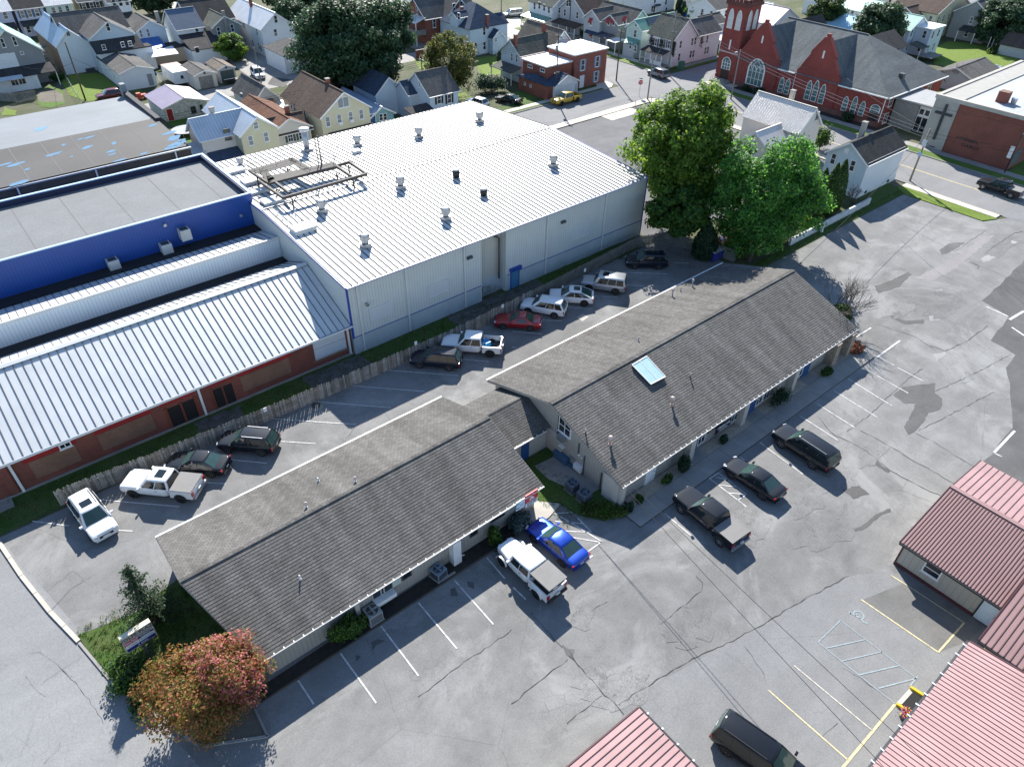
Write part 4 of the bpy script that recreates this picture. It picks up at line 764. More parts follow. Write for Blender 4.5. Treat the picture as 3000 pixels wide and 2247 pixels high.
# monitor with its own low roof
MN = part('monitor_wall', MB().box(XL, XR, 64.8, 65.0, 4.5, 6.72), siding('pale_ribbed_wall', (.62, .69, .74), 'H', .3, .45, .7, .05, .72, .2), BW)
part('valley_roof', MB().poly([(XL, 63.2, 4.62), (XR, 63.2, 4.62), (XR, 64.85, 4.6), (XL, 64.85, 4.6)]), M('valley_membrane', (.022, .022, .025), .9), BW)
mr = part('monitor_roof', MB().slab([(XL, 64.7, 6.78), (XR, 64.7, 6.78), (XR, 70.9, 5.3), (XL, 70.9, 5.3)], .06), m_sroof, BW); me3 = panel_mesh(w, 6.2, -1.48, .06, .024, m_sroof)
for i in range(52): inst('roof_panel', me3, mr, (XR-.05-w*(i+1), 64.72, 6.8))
part('monitor_cap', MB().box(XL, XR, 64.66, 64.79, 6.6, 6.86), m_sroof, mr); part('valley_roof', MB().poly([(XL, 69.2, 5.84), (XR, 69.2, 5.84), (XR, 71.1, 5.82), (XL, 71.1, 5.82)]), MATS['valley_membrane'], BW)
BH = thing('blue_hall', 'flat roofed hall with bright blue ribbed metal wall and pale roof edge', 'building', (0, 78, 0))
m_bsid = siding('blue_metal_siding', (.012, .065, .30), 'H', .3, .4, .5, .05, .55, .12)
part('wall', MB().box(XL, 23.9, 70.95, 71.2, 5.3, 9.2), m_bsid, BH); part('wall', MB().box(23.65, 23.9, 71.2, 84.3, 5.0, 9.2), m_bsid, BH); part('wall', MB().box(XL, 23.65, 84.05, 84.3, 0, 9.2), m_bsid, BH); part('core', MB().box(XL, 23.6, 71.25, 84.0, 0, 8.4), m_bsid, BH)
part('roof', MB().poly([(XL, 71.2, 8.62), (23.65, 71.2, 8.62), (23.65, 84.05, 8.62), (XL, 84.05, 8.62)]), M('grey_membrane_roof', (.175, .183, .19), .9, .14, .35, .12, 5.), BH); seam = MB()
for i in range(8): x = 21.5-4.4*i; part('membrane_seam', MB().box(x-.05, x+.05, 71.3, 83.9, 8.60, 8.635), M('seam_grey', (.15, .15, .15), .9), BH.children[-1] if i == 0 else BH.children[4])
for x0, x1, y0, y1 in ((XL, 24.0, 70.85, 71.1), (XL, 24.0, 84.1, 84.4), (23.72, 24.0, 71.1, 84.1)): part('coping', MB().box(x0, x1, y0, y1, 9.2, 9.3), M('pale_blue_coping', (.45, .62, .78), .4), BH)
for t, x, y in (('T5', 985, 815), ('T5', 1440, 675), ('T5', 1600, 550)):
    p = onY(t, x, y, 70.3); o = part('wall_air_conditioner', MB().box(p.x-.5, p.x+.5, 69.95, 70.9, p.z-.55, p.z+.55), M('off_white_casing', (.52, .52, .5), .5, .15), BH); part('grille', MB().box(p.x-.36, p.x+.36, 70.05, 70.8, p.z+.55, p.z+.57), m_dgrey, o); part('bracket', MB().bar((p.x-.4, 70.0, p.z-.6), (p.x-.4, 70.95, p.z-1.0), .06).bar((p.x+.4, 70.0, p.z-.6), (p.x+.4, 70.95, p.z-1.0), .06), m_galv, o)
for t, x, y in (('T5', 1420, 468), ('T5', 2075, 385)): p = onY(t, x, y, 70.85); part('wall_lamp', MB().cyl((p.x, 70.6, p.z), (p.x, 70.94, p.z), .16, .12, 10), m_galv, BH)
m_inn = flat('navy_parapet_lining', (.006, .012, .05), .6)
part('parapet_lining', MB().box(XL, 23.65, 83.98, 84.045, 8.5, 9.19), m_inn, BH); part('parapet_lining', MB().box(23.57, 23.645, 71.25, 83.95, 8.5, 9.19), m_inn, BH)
# big flat grey roof beyond
GF = thing('flat_roofed_warehouse', 'wide flat grey roofed warehouse with dark brick parapet and roof puddles', 'warehouse', (0, 110, 0))
m_gbr = brickmat('brown_grey_brick', (.075, .058, .048), (.1, .075, .06), (.12, .1, .085))
part('wall', MB().box(-50, 26.3, 97.3, 97.7, 0, 5.4), m_gbr, GF); part('wall', MB().box(25.9, 26.3, 97.7, 123, 0, 5.6), m_gbr, GF); part('wall', MB().box(-50, 25.9, 122.6, 123, 0, 5.6), m_gbr, GF)
def puddle_roof(name, c):
    t = NT(name); a = t.ramp(t.noise(.12, 5, .6, t.scaled(t.pos(), .5, 1, 1)), [(.3, .8), (.7, 1.15)]); f = t.ramp(t.noise(5., 4, .7), [(.3, .93), (.7, 1.07)])
    t.col(t.mix(1., t.mix(1., c, a, 'MULTIPLY'), f, 'MULTIPLY')); t.set(.75, spec=.3); return t.m
m_gr1, m_gr2 = puddle_roof('dark_membrane', (.075, .073, .072)), puddle_roof('silver_coated_membrane', (.19, .21, .23))
rf = part('roof', MB().slab([(-50, 97.6, 5.7), (26.0, 97.6, 5.7), (26.0, 109, 6.2), (-50, 109, 6.2)], .2), m_gr1, GF); rf2 = part('roof', MB().slab([(-50, 109, 6.2), (26.0, 109, 6.2), (26.0, 122.8, 5.8), (-50, 122.8, 5.8)], .2), m_gr2, GF)
part('gutter', MB().box(-50, 26.4, 97.15, 97.35, 5.45, 5.62), m_galv, GF)
for x in (24.3, 14.6, 6.0, -2.0): part('downspout', MB().box(x-.08, x+.08, 97.15, 97.28, .2, 5.45), m_trim, GF)
for i in range(7): x = 22-3.6*i; part('membrane_seam', MB().box(x-.04, x+.04, 97.8, 108.8, 5.5, 5.5).poly([(x-.05, 97.8, 5.725), (x+.05, 97.8, 5.725), (x+.05, 108.8, 6.205), (x-.05, 108.8, 6.205)]), MATS['seam_grey'], rf)
m_water = flat('roof_puddle', (.15, .25, .34), .06, 0, .8); r = random.Random(5)
def onslope(t, x, y):
    z = 5.9
    for _ in range(4): p = G(t, x, y, z); z = 5.7+.5*(p.y-97.6)/11.4 if p.y < 109 else 6.2-.4*(p.y-109)/13.8
    return p.x, p.y, z
for t, x, y, a, b in (('T1', 350, 1115, 60, 14), ('T1', 755, 1275, 50, 14), ('T1', 985, 1240, 24, 12), ('T1', 770, 1190, 60, 8), ('T1', 460, 1335, 80, 12), ('T1', 960, 1310, 50, 9), ('T1', 970, 1335, 40, 7), ('T1', 1040, 1385, 70, 8), ('T1', 1240, 1330, 40, 8), ('T1', 550, 1255, 22, 8), ('T1', 620, 1355, 16, 6), ('T1', 130, 1425, 90, 12), ('T1', 50, 1420, 60, 8), ('T1', 235, 1465, 28, 8), ('T1', 170, 1580, 110, 18), ('T1', 1320, 1085, 50, 10), ('T1', 1470, 1150, 70, 12), ('T1', 1500, 1195, 60, 22), ('T1', 1540, 1240, 90, 16), ('T1', 1490, 1275, 80, 12), ('T1', 1570, 1215, 40, 12), ('T1', 690, 1205, 30, 6)):
    pts = []
    for k in range(14): q = 2*math.pi*k/14; s = r.uniform(.7, 1.15); X_, Y_, Z_ = onslope(t, x+a*s*math.cos(q), y+b*s*math.sin(q)-.28*a*s*math.cos(q)); pts.append((X_, Y_, Z_+.012))
    part('puddle', MB().poly(pts[::-1]), m_water, rf)
part('parapet', MB().box(25.7, 26.4, 108, 123.4, 5.6, 6.5), M('black_parapet', (.03, .032, .04), .8), GF); part('chimney', MB().box(25.6, 26.3, 122.3, 123.3, 5.6, 7.6), M('grey_chimney', (.22, .24, .27), .8), GF)
# ------------------------------------------------------------------ vehicles
def paint(name, c, metal=.0, rough=.28): 
    k = 'car_paint_'+name
    if k not in MATS:
        t = NT(k); t.col(tuple(c)); t.set(rough if max(c) > .05 else .6, metal, .4 if max(c) > .05 else .1, 1.); MATS[k] = t.m
    return MATS[k]
m_tyre = flat('tyre_rubber', (.012, .012, .013), .85); m_rim = flat('alloy_rim', (.42, .43, .44), .3, .8); m_rimd = flat('dark_rim', (.03, .03, .033), .35, .6)
m_cglass = flat('car_glass', (.012, .017, .018), .03, 0, .7); m_wglass = flat('windscreen_glass', (.035, .07, .065), .03, 0, .7); m_tail = flat('tail_lamp', (.30, .006, .01), .2, 0, .5, .5); m_head = flat('head_lamp', (.55, .57, .58), .12, .3); m_plas = flat('black_plastic', (.02, .02, .021), .6); m_plate = flat('number_plate', (.6, .62, .6), .5)
CT = {  # L, W, H, wheelbase, wheel radius, clearance, belt, hood stations, cabin (xw0, xw1, xr1, xr0), inset
 'suv': (4.75, 1.92, 1.70, 2.78, .36, .24, 1.02, .92, (.245, .085, -.40, -.485), 'suv'),
 'bigsuv': (5.35, 2.03, 1.86, 2.95, .40, .28, 1.12, 1.05, (.24, .10, -.44, -.492), 'suv'),
 'boxsuv': (4.80, 1.95, 1.88, 2.88, .40, .28, 1.10, 1.04, (.225, .13, -.465, -.495), 'suv'),
 'coupesuv': (4.75, 1.92, 1.60, 2.87, .38, .24, 1.00, .93, (.235, .05, -.20, -.475), 'suv'),
 'hatch': (4.3, 1.8, 1.52, 2.6, .33, .19, .93, .84, (.23, .06, -.36, -.475), 'suv'),
 'sedan': (4.85, 1.86, 1.46, 2.85, .34, .18, .92, .82, (.205, .04, -.20, -.375), 'sedan'),
 'coupe': (4.75, 1.88, 1.38, 2.72, .34, .17, .90, .84, (.17, -.01, -.17, -.36), 'sedan'),
 'minivan': (5.1, 1.98, 1.75, 3.0, .35, .2, 1.02, .92, (.33, .15, -.45, -.492), 'suv'),
 'pickup': (5.85, 2.03, 1.90, 3.72, .42, .36, 1.16, 1.14, (.225, .11, -.155, -.178), 'pickup'),
 'jeeptruck': (5.5, 1.88, 1.92, 3.45, .45, .40, 1.22, 1.20, (.215, .165, -.145, -.155), 'pickup')}
_wm = {}
def wheelmesh(r, w, dark):
    k = (r, w, dark)
    if k not in _wm:
        mb = MB(); n = 22; prof = [(-w/2, r*.62), (-w/2, r*.93), (-w*.36, r), (w*.36, r), (w/2, r*.93), (w/2, r*.62)]
        for i in range(n):
            a, b = 2*math.pi*i/n, 2*math.pi*(i+1)/n
            for (y0, r0), (y1, r1) in zip(prof, prof[1:]): mb.poly([(r0*math.cos(a), y0, r0*math.sin(a)), (r1*math.cos(a), y1, r1*math.sin(a)), (r1*math.cos(b), y1, r1*math.sin(b)), (r0*math.cos(b), y0, r0*math.sin(b))])
        t = mb.mesh('wheel', None, True); addmats(t, m_tyre)
        mb = MB().cyl((0, -w*.3, 0), (0, w*.3, 0), r*.63, r*.63, 20)
        for s in (-1, 1):
            mb.k = 1; mb.cyl((0, s*w*.30, 0), (0, s*w*.32, 0), r*.63, r*.63, 20); mb.k = 0
            for i in range(5):
                a = 2*math.pi*i/5; d = Vector((math.cos(a), 0, math.sin(a))); q = Vector((-d.z, 0, d.x))
                mb.obox(d*(r*.36)+Vector((0, s*w*.36, 0)), d*(r*.26), q*(r*.085), Vector((0, w*.05, 0)))
            mb.cyl((0, s*w*.33, 0), (0, s*w*.44, 0), r*.16, r*.12, 12)
            for i in range(20):
                a, b = 2*math.pi*i/20, 2*math.pi*(i+1)/20
                mb.poly([(r*.56*math.cos(a), s*w*.44, r*.56*math.sin(a)), (r*.65*math.cos(a), s*w*.44, r*.65*math.sin(a)), (r*.65*math.cos(b), s*w*.44, r*.65*math.sin(b)), (r*.56*math.cos(b), s*w*.44, r*.56*math.sin(b))])
        rr = mb.mesh('rim'); addmats(rr, [m_rimd if dark else m_rim, m_plas]); _wm[k] = (t, rr)
    return _wm[k]
def smoothpart(name, mb, m, parent, sub=0, ang=40):
    me = mb.mesh(name, None, True); addmats(me, m)
    import bmesh as _b
    bm = _b.new(); bm.from_mesh(me); _b.ops.remove_doubles(bm, verts=bm.verts, dist=1e-4); _b.ops.recalc_face_normals(bm, faces=bm.faces); bm.to_mesh(me); bm.free()
    me.set_sharp_from_angle(angle=math.radians(ang))
    o = link(bpy.data.objects.new(name, me)); o.parent = parent
    if sub: md = o.modifiers.new('sub', 'SUBSURF'); md.levels = sub; md.render_levels = sub
    return o
def loft(mb, rings, cap=True):
    n = len(rings[0])
    for a, b in zip(rings, rings[1:]):
        for i in range(n): j = (i+1) % n; mb.poly([a[i], a[j], b[j], b[i]])
    if cap: mb.poly(list(reversed(rings[0]))); mb.poly(rings[-1])
def car(label, kind, col, pos, head, group='parked cars', name=None, darkrim=False, roofcol=None, sunroof=False, rails=False, bed=None, cat='car', flare=False):
    L, W, H, wb, wr, gc, zb, zh, (w0, w1, r1, r0), fam = CT[kind]; hw = W/2
    nm = name or {'pickup': 'pickup_truck', 'jeeptruck': 'pickup_truck', 'minivan': 'minivan', 'sedan': 'sedan', 'coupe': 'coupe', 'hatch': 'hatchback'}.get(kind, 'sport_utility_vehicle')
    root = thing(nm, label, cat, (pos[0], pos[1], .012), group, head); P = paint(*col)
    box = kind in ('jeeptruck', 'boxsuv')
    if fam == 'suv': st = [(.5, .82, .14, zh*.72), (.488, .93, .05, zh*.9), (.45, .975, 0, zh*.965), (.36, 1, 0, zh*.99), (w0+.02, 1, 0, zh+.02), (.12, 1, 0, zb-.03), (-.1, 1, 0, zb), (-.36, 1, 0, zb+.02), (-.46, .985, .02, zb+.02), (-.492, .94, .08, zb-.02), (-.5, .86, .2, zb-.18)]
    elif fam == 'sedan': st = [(.5, .78, .12, zh*.66), (.486, .90, .05, zh*.82), (.44, .965, 0, zh*.92), (.34, 1, 0, zh*.97), (w0+.02, 1, 0, zh+.02), (.1, 1, 0, zb-.03), (-.15, 1, 0, zb), (-.33, 1, 0, zb+.02), (-.43, .975, .02, zb+.03), (-.485, .92, .08, zb), (-.5, .82, .2, zb-.14)]
    else:
        st = [(.5, .90, .10, zh*.80), (.49, .96, .04, zh*.94), (.45, .985, 0, zh*.985), (.36, 1, 0, zh), (w0+.02, 1, 0, zh+.02), (.1, 1, 0, zb-.01), (-.05, 1, 0, zb), (r0-.005, 1, 0, zb)]
        if kind == 'jeeptruck': st = [(.47, .66, .12, zh*.9), (.465, .72, .06, zh*.97), (.44, .76, .04, zh*.99), (.3, .86, .02, zh), (w0+.02, .93, 0, zh+.01), (.1, 1, 0, zb-.01), (-.05, 1, 0, zb), (r0-.005, 1, 0, zb)]
    rings = []
    for fx, ws, dg, z in st:
        w = hw*ws; g = gc+dg; zm = g+(z-g)*.5
        half = [(w*.82, g), (w*.965, g+.10), (w, zm), (w*.985, z-.13), (w*.94, z-.035), (w*.74, z+.005)]
        ring = [(fx*L, y, zz) for y, zz in half]+[(fx*L, 0, z+.03)]+[(fx*L, -y, zz) for y, zz in reversed(half)]+[(fx*L, 0, g)]
        rings.append(ring)
    mb = MB(); loft(mb, rings); smoothpart('body', mb, P, root, 2, 180)
    # cabin
    c0, c1 = hw*.925, hw*(.70 if not box else .82); za, zt = zb-.05, H-.07
    if kind == 'jeeptruck': c0 = hw*.95
    bul = .05*L/5
    def ring(xf, xr, w, z, b): return [Vector((xf*L, -w, z)), Vector((xf*L+b, 0, z)), Vector((xf*L, w, z)), Vector(((xf+xr)/2*L, w+.03, z)), Vector((xr*L, w, z)), Vector((xr*L-b*.6, 0, z)), Vector((xr*L, -w, z)), Vector(((xf+xr)/2*L, -w-.03, z))]
    q0, q1, q2 = ring(w0, r0, c0, za, bul), ring(w1, r1, c1, zt, bul), ring(w1-.03, r1+.025, c1-.15, H-.006, bul)
    qm = ring(w1-.008, r1+.006, c1-.035, H-.035, bul); mb = MB(); loft(mb, [q0, q1, qm, q2], False); k = len(mb.v); top = Vector(((w1+r1)/2*L, 0, H+.012))
    for i in range(8): mb.poly([q2[i], q2[(i+1) % 8], top])
    smoothpart('cabin', mb, P if not roofcol else paint(*roofcol), root, 0, 50)
    def pane(name, quad, u0, u1, v0, v1, m, t=.012):
        a, b, c, d = quad; f = lambda u, v: a.lerp(b, u).lerp(d.lerp(c, u), v); n = (b-a).cross(d-a).normalized()
        pts = [f(u0, v0), f(u1, v0), f(u1, v1), f(u0, v1)]; ce = (pts[0]+pts[2])/2
        if n.dot(ce-Vector(((w0+r0)/2*L, 0, za))) < 0: n = -n
        mb = MB().slab([p+n*t for p in pts], .01) if abs(n.z) > .02 else MB().poly([p+n*t for p in pts])
        return part(name, mb, m, root, True)
    def split(name, i, j, k_, m, v0, v1, ua=.07):      # front or rear screen in two facets
        mb = MB()
        for a, b in ((i, j), (j, k_)):
            A, B, C, D = q0[a], q0[b], q1[b], q1[a]; n = (B-A).cross(D-A).normalized(); n = n if n.dot(Vector((1 if name == 'windscreen' else -1, 0, .3))) > 0 else -n
            f = lambda u, v: A.lerp(B, u).lerp(D.lerp(C, u), v); s, e = (ua*2, 1) if a == i else (0, 1-ua*2)
            mb.poly([f(s, v0)+n*.012, f(e, v0)+n*.012, f(e, v1)+n*.012, f(s, v1)+n*.012])
        part(name, mb, m, root, True)
    split('windscreen', 0, 1, 2, m_wglass, .04, .97); split('rear_window', 4, 5, 6, m_cglass if fam == 'pickup' else m_wglass, .08, .95, .07)
    nwin = {'suv': [(.10, .415), (.43, .70), (.715, .95)], 'sedan': [(.17, .51), (.53, .84)], 'pickup': [(.08, .49), (.52, .94)]}[fam]
    if kind == 'coupe': nwin = [(.22, .60), (.64, .78)]
    for sgn, (i, j, k_) in ((1, (2, 3, 4)), (-1, (0, 7, 6))):
        for u0, u1 in nwin:
            v0, v1 = .10, .92
            for (s, e), (a, b) in (((0, .5), (i, j)), ((.5, 1), (j, k_))):
                lo, hi = max(u0, s), min(u1, e)
                if hi-lo > .03: pane('side_window', (q0[a], q0[b], q1[b], q1[a]), (lo-s)*2, (hi-s)*2, v0, v1, m_cglass, .008)
    # wheels and arches
    wt, wrim = wheelmesh(wr, .25 if fam != 'pickup' else .28, darkrim); ox = L*.5-(L-wb)*.48
    for ax, x in (('f', ox), ('r', ox-wb)):
        for s in (-1, 1):
            mb = MB(); n = 12; R = wr+.075; pts = [(x+R*math.cos(math.pi*i/n), s*(hw+.004), wr+R*math.sin(math.pi*i/n)) for i in range(n+1)]+[(x-R, s*(hw+.004), gc+.02), (x+R, s*(hw+.004), gc+.02)]
            part('wheel_arch', mb.poly(pts), m_plas, root, True)
            if flare or kind == 'jeeptruck':
                fl = MB()
                for i in range(n): a, b = pts[i], pts[i+1]; fl.slab([(a[0], s*(hw-.02), a[2]+.02), (b[0], s*(hw-.02), b[2]+.02), (b[0], s*(hw+.11), b[2]+.02), (a[0], s*(hw+.11), a[2]+.02)], .04)
                part('fender_flare', fl, P if kind == 'jeeptruck' else m_plas, root, True)
            o = link(bpy.data.objects.new('wheel', wt)); o.parent = root; o.location = (x, s*(hw-.10), wr)
            c = link(bpy.data.objects.new('rim', wrim)); c.parent = o
    rear = -L*.5
    if fam == 'pickup':
        xa, xb, zt2 = r0*L-.02, rear+.12, zb+.03; w = hw*.985; B = MB()
        for s in (-1, 1):
            B.box(xa, xb, s*w-(.07 if s > 0 else 0), s*w+(.07 if s < 0 else 0), gc+.1, zt2) if False else B.box(min(xa, xb), max(xa, xb), min(s*w, s*(w-.08)), max(s*w, s*(w-.08)), gc+.12, zt2)
        B.box(xb, xa, -w+.08, w-.08, gc+.12, zb-.5); B.box(xa-.06, xa, -w+.08, w-.08, zb-.5, zt2-.01)
        part('bed', B, P, root, True); part('tailgate', MB().box(xb-.02, xb+.06, -w+.085, w-.085, gc+.15, zt2-.005), P, root, True)
        part('bed_liner', MB().box(xb+.07, xa-.07, -w+.085, w-.085, zb-.5, zb-.485), m_plas, root, True)
        if bed is not None and bed != 'open': part('bed_cover', MB().box(xb+.0, xa-.02, -w+.03, w-.03, zt2+.002, zt2+.05), M('grey_bed_cover', (.20, .195, .19), .8, .12), root, True)
        part('rear_bumper', MB().box(rear-.05, xb-.03, -w*.95, w*.95, gc+.08, gc+.30), m_galv if kind == 'pickup' else m_plas, root, True)
        lx = xb-.03
    else: lx = rear+.03
    for s in (-1, 1):
        zl = zb-.14 if fam != 'sedan' else zb-.06
        part('tail_light', MB().obox((lx if fam == 'pickup' else lx+.06, s*hw*.86, zl-.08), (.05, 0, 0), (0, hw*.115, 0), (0, 0, .16 if fam != 'sedan' else .08)), m_tail, root, True)
        fx = .5*L-.10 if kind != 'jeeptruck' else .468*L
        part('headlight', MB().obox((fx, s*hw*(.74 if kind != 'jeeptruck' else .5), zh*.80), (.07, 0, 0), (-.05*s, hw*.15, 0), (0, 0, .075)), m_head, root, True)
        part('mirror', MB().obox((w0*L-.12, s*(hw+.1), zb+.06), (.07, 0, 0), (0, .1, 0), (0, 0, .075)), P, root, True)
        for x in ((ox-wb*.52, ox-wb*.80) if kind != 'coupe' else (ox-wb*.62,)): part('door_handle', MB().obox((x, s*(hw*.992), zb-.17), (.1, 0, 0), (0, .02, 0), (0, 0, .018)), m_galv if fam == 'pickup' else P, root, True)
    part('grille', MB().box(.5*L-.05 if kind != 'jeeptruck' else .455*L, .5*L-.005 if kind != 'jeeptruck' else .478*L, -hw*.5, hw*.5, zh*.50, zh*.74), m_plas, root, True)
    part('front_bumper', MB().box(.5*L-.12, .5*L+.02, -hw*.8, hw*.8, gc+.08, gc+.24), m_plas if kind in ('jeeptruck', 'bigsuv') else P, root, True)
    part('number_plate', MB().box(rear-(.06 if fam == 'pickup' else .02), rear+.03, -.16, .16, zb-.40, zb-.27), m_plate, root, True)
    if fam != 'pickup': part('rear_bumper', MB().box(rear-.03, rear+.15, -hw*.82, hw*.82, gc+.14, gc+.36), m_plas if fam == 'suv' else P, root, True)
    if sunroof: x = (w1-.06)*L; part('sunroof', MB().box(x-.8, x-.15, -c1*.55, c1*.55, H-.02, H+.022), m_cglass, root, True)
    if rails:
        for s in (-1, 1): part('roof_rail', MB().bar((w1*L-.3, s*(c1-.06), H+.03), (r1*L+.3, s*(c1-.06), H+.03), .03, .04), m_galv if rails != 'b' else m_plas, root, True)
    return root
def by_wheels(t, f, r, kind, away=1):
    """position and heading from where the two near-side wheels touch the ground"""
    a, b = G(t, *f), G(t, *r); d = (a-b); d.z = 0; h = math.atan2(d.y, d.x); m = (a+b)/2; n = Vector((-d.y, d.x, 0)).normalized()
    if n.dot(Vector((m.x, m.y, 0))) < 0: n = -n
    return m+n*(CT[kind][1]/2-.05)*away, h
def by_mid(t, f, r, z=.6):
    a, b = G(t, *f, z), G(t, *r, z); d = a-b; return (a+b)/2, math.atan2(d.y, d.x)
WHITE, BLACK, SILV = ('white', (.70, .71, .72)), ('black', (.004, .0055, .009)), ('silver', (.36, .38, .40), .5)
NAVYK = ('blue_black', (.006, .009, .02))
hs = math.atan2(*( (lambda d: (d.y, d.x))(G('S2', 1115, 250)-G('S2', 1750, 298)) ))     # angled bays: nose to the fence
def C(label, kind, col, pm, **k): return car(label, kind, col, pm[0], pm[1], **k)
def bay(t, r, kind):
    """nose-in at the angled bays, from the near rear wheel"""
    L, W, H, wb = CT[kind][:4]; p = G(t, *r); d = Vector((math.cos(hs), math.sin(hs), 0)); n = Vector((-d.y, d.x, 0)); n = n if n.dot(p) > 0 else -n
    return p+d*(wb/2)+n*(W/2-.05), hs
C('white crossover with sunroof parked nose out by the side street kerb', 'suv', WHITE, by_mid('F', (228, 1150), (172, 1075), .75), sunroof=True, rails='b')
C('white pickup truck with grey bed cover at the fence', 'pickup', WHITE, by_wheels('S1', (1180, 1352), (1575, 1393), 'pickup'), bed='cover', darkrim=True, sunroof=True, cat='pickup truck')
C('black sedan at the fence between white pickup and black crossover', 'sedan', BLACK, bay('S1', (1835, 1180), 'sedan'))
C('black crossover with silver roof rails at the fence beyond the black sedan', 'suv', BLACK, bay('P', (770, 1337), 'suv'), rails=True)
C('dark crossover next to the white pickup with open bed', 'suv', NAVYK, by_wheels('S2', (1432, 238), (1660, 258), 'suv'), rails='b')
C('white pickup truck with open bed carrying a blue box', 'pickup', WHITE, bay('T6', (2025, 1615), 'pickup'), bed='open', darkrim=True, cat='pickup truck')
C('dark red coupe parked at the fence', 'coupe', ('dark_red', (.30, .008, .016), .3), bay('T7', (160, 1388), 'coupe'))
C('white crossover parked beside the red coupe', 'suv', WHITE, by_wheels('T7', (150, 1240), (360, 1278), 'suv'))
C('white sloping roofed crossover with black sunroof', 'coupesuv', WHITE, bay('T7', (625, 1175), 'coupesuv'), sunroof=True, darkrim=True)
C('silver boxy off road vehicle at the fence', 'boxsuv', SILV, by_wheels('T7', (672, 1045), (885, 1075), 'boxsuv'), sunroof=True, darkrim=True)
C('black blue crossover in the tree shade at the end of the fence', 'suv', NAVYK, by_wheels('T7', (1055, 853), (1275, 858), 'suv'))
C('bright blue sedan parked nose in beside the white truck', 'sedan', ('royal_blue', (.004, .045, .36), .45), by_wheels('P', (1568, 1592), (1642, 1655), 'sedan'))
jt = C('white boxy off road truck with black tyres and grey bed lid', 'jeeptruck', WHITE, by_mid('F', (1092, 1180), (1198, 1278), .7), bed='open', darkrim=True, cat='pickup truck')
part('bed_lid', MB().box(-2.72, -.9, -.82, .82, 1.72, 1.84), MATS['grey_bed_cover'], jt, True)
C('black pickup truck with pale bed cover beside the pavement', 'pickup', BLACK, by_wheels('P', (1995, 1505), (2104, 1598), 'pickup'), bed='cover', cat='pickup truck')
C('black sedan between the black pickup and the large black vehicle', 'sedan', BLACK, by_mid('F', (1588, 1006), (1672, 1062), .6))
C('large black sport utility vehicle with chrome roof rails near the front pavement', 'bigsuv', BLACK, by_wheels('S4', (100, 918), (380, 1108), 'bigsuv'), rails=True)
C('black minivan parked by the pink roofs at the bottom edge', 'minivan', BLACK, by_mid('F', (1690, 1662), (1592, 1592), .7), rails='b')
C('black pickup truck driving on the street', 'pickup', BLACK, by_wheels('T8', (1852, 168), (2080, 243), 'pickup'), bed='cover', cat='pickup truck')
C('silver grey crossover turning at the street corner', 'suv', ('grey_blue', (.17, .2, .23), .4), by_wheels('A5', (645, 1405), (832, 1475), 'suv'), group='cars on the street')
C('yellow pickup truck parked on the cross street', 'pickup', ('yellow', (.52, .33, .012)), by_wheels('T3', (440, 918), (555, 888), 'pickup'), bed='open', darkrim=True, cat='pickup truck')
C('black sedan parked by the picket fence', 'sedan', BLACK, by_mid('T2', (2120, 845), (2250, 870), .6))
C('white car half hidden behind the far warehouse eave', 'hatch', WHITE, by_mid('T2', (1850, 870), (1975, 905), .6))
C('white crossover parked in the alley by the garages', 'suv', WHITE, by_mid('A2', (2020, 1255), (1900, 1120), .7))
C('small dark red car on the lawn', 'hatch', ('red_brown', (.16, .02, .025)), by_mid('A1', (1680, 1560), (1860, 1530), .5))
C('silver minivan parked by the far row of porches', 'minivan', SILV, by_mid('A4', (-60, 260), (100, 250), .7))
C('white minivan behind the white corner house', 'minivan', WHITE, by_mid('A5', (1840, 490), (2060, 430), .7))
C('red car glimpsed under the locust tree', 'hatch', ('bright_red', (.42, .02, .03)), by_mid('T7', (1850, 600), (1980, 575), .6))
C('parked car with blue paint beyond the big maple', 'hatch', ('blue', (.02, .1, .33)), by_mid('T2', (350, 190), (400, 180), .6))
p = bay('T6', (2025, 1615), 'pickup')[0]; d = Vector((math.cos(hs), math.sin(hs), 0)); q = p-d*1.35
solo('storage_box', MB().box(q.x-.3, q.x+.3, q.y-.35, q.y+.35, .72, 1.2), flat('blue_box_plastic', (.02, .28, .62), .5), 'blue plastic box in the open bed of the white pickup', 'box')
# ------------------------------------------------------------------ houses
WHT = siding('white_lap_siding', (.74, .76, .77), 'Z', .15); BLU = siding('pale_blue_siding', (.52, .61, .68), 'Z', .15); YEL = siding('cream_siding', (.60, .56, .38), 'Z', .15); GRY = siding('grey_siding', (.26, .265, .27), 'Z', .15)
MNT = siding('mint_siding', (.48, .62, .56), 'Z', .15); TAN = siding('tan_siding', (.5, .40, .30), 'Z', .15); LAV = siding('lavender_siding', (.45, .47, .60), 'Z', .15); BRN = siding('brown_shakes', (.16, .115, .085), 'Z', .18); PNK = siding('pinkish_white_siding', (.68, .66, .67), 'Z', .15); CRM = siding('warm_white_siding', (.64, .6, .54), 'Z', .15); LGR = siding('light_grey_siding', (.45, .47, .49), 'Z', .15)
RBR = brickmat('red_brick', (.24, .055, .035), (.30, .075, .05), (.26, .17, .13)); CBR = brickmat('church_brick', (.21, .034, .03), (.25, .046, .038), (.21, .07, .055), dirt=.2); MBR = brickmat('modern_brick', (.19, .05, .036), (.23, .065, .045), (.19, .11, .085), dirt=.25)
def sh2(n, c, v=.22): return shingle(n+'_x', c, 'X', .3, .17, v, .2), shingle(n+'_y', c, 'Y', .3, .17, v, .2)
SGR, SDK, SBR, SGN, SBL, STN = sh2('grey_shingle', (.135, .13, .125)), sh2('dark_shingle', (.065, .063, .063)), sh2('brown_shingle', (.115, .085, .07)), sh2('greenish_shingle', (.11, .12, .105)), sh2('blue_shingle', (.06, .085, .13)), sh2('tan_shingle', (.20, .17, .14))
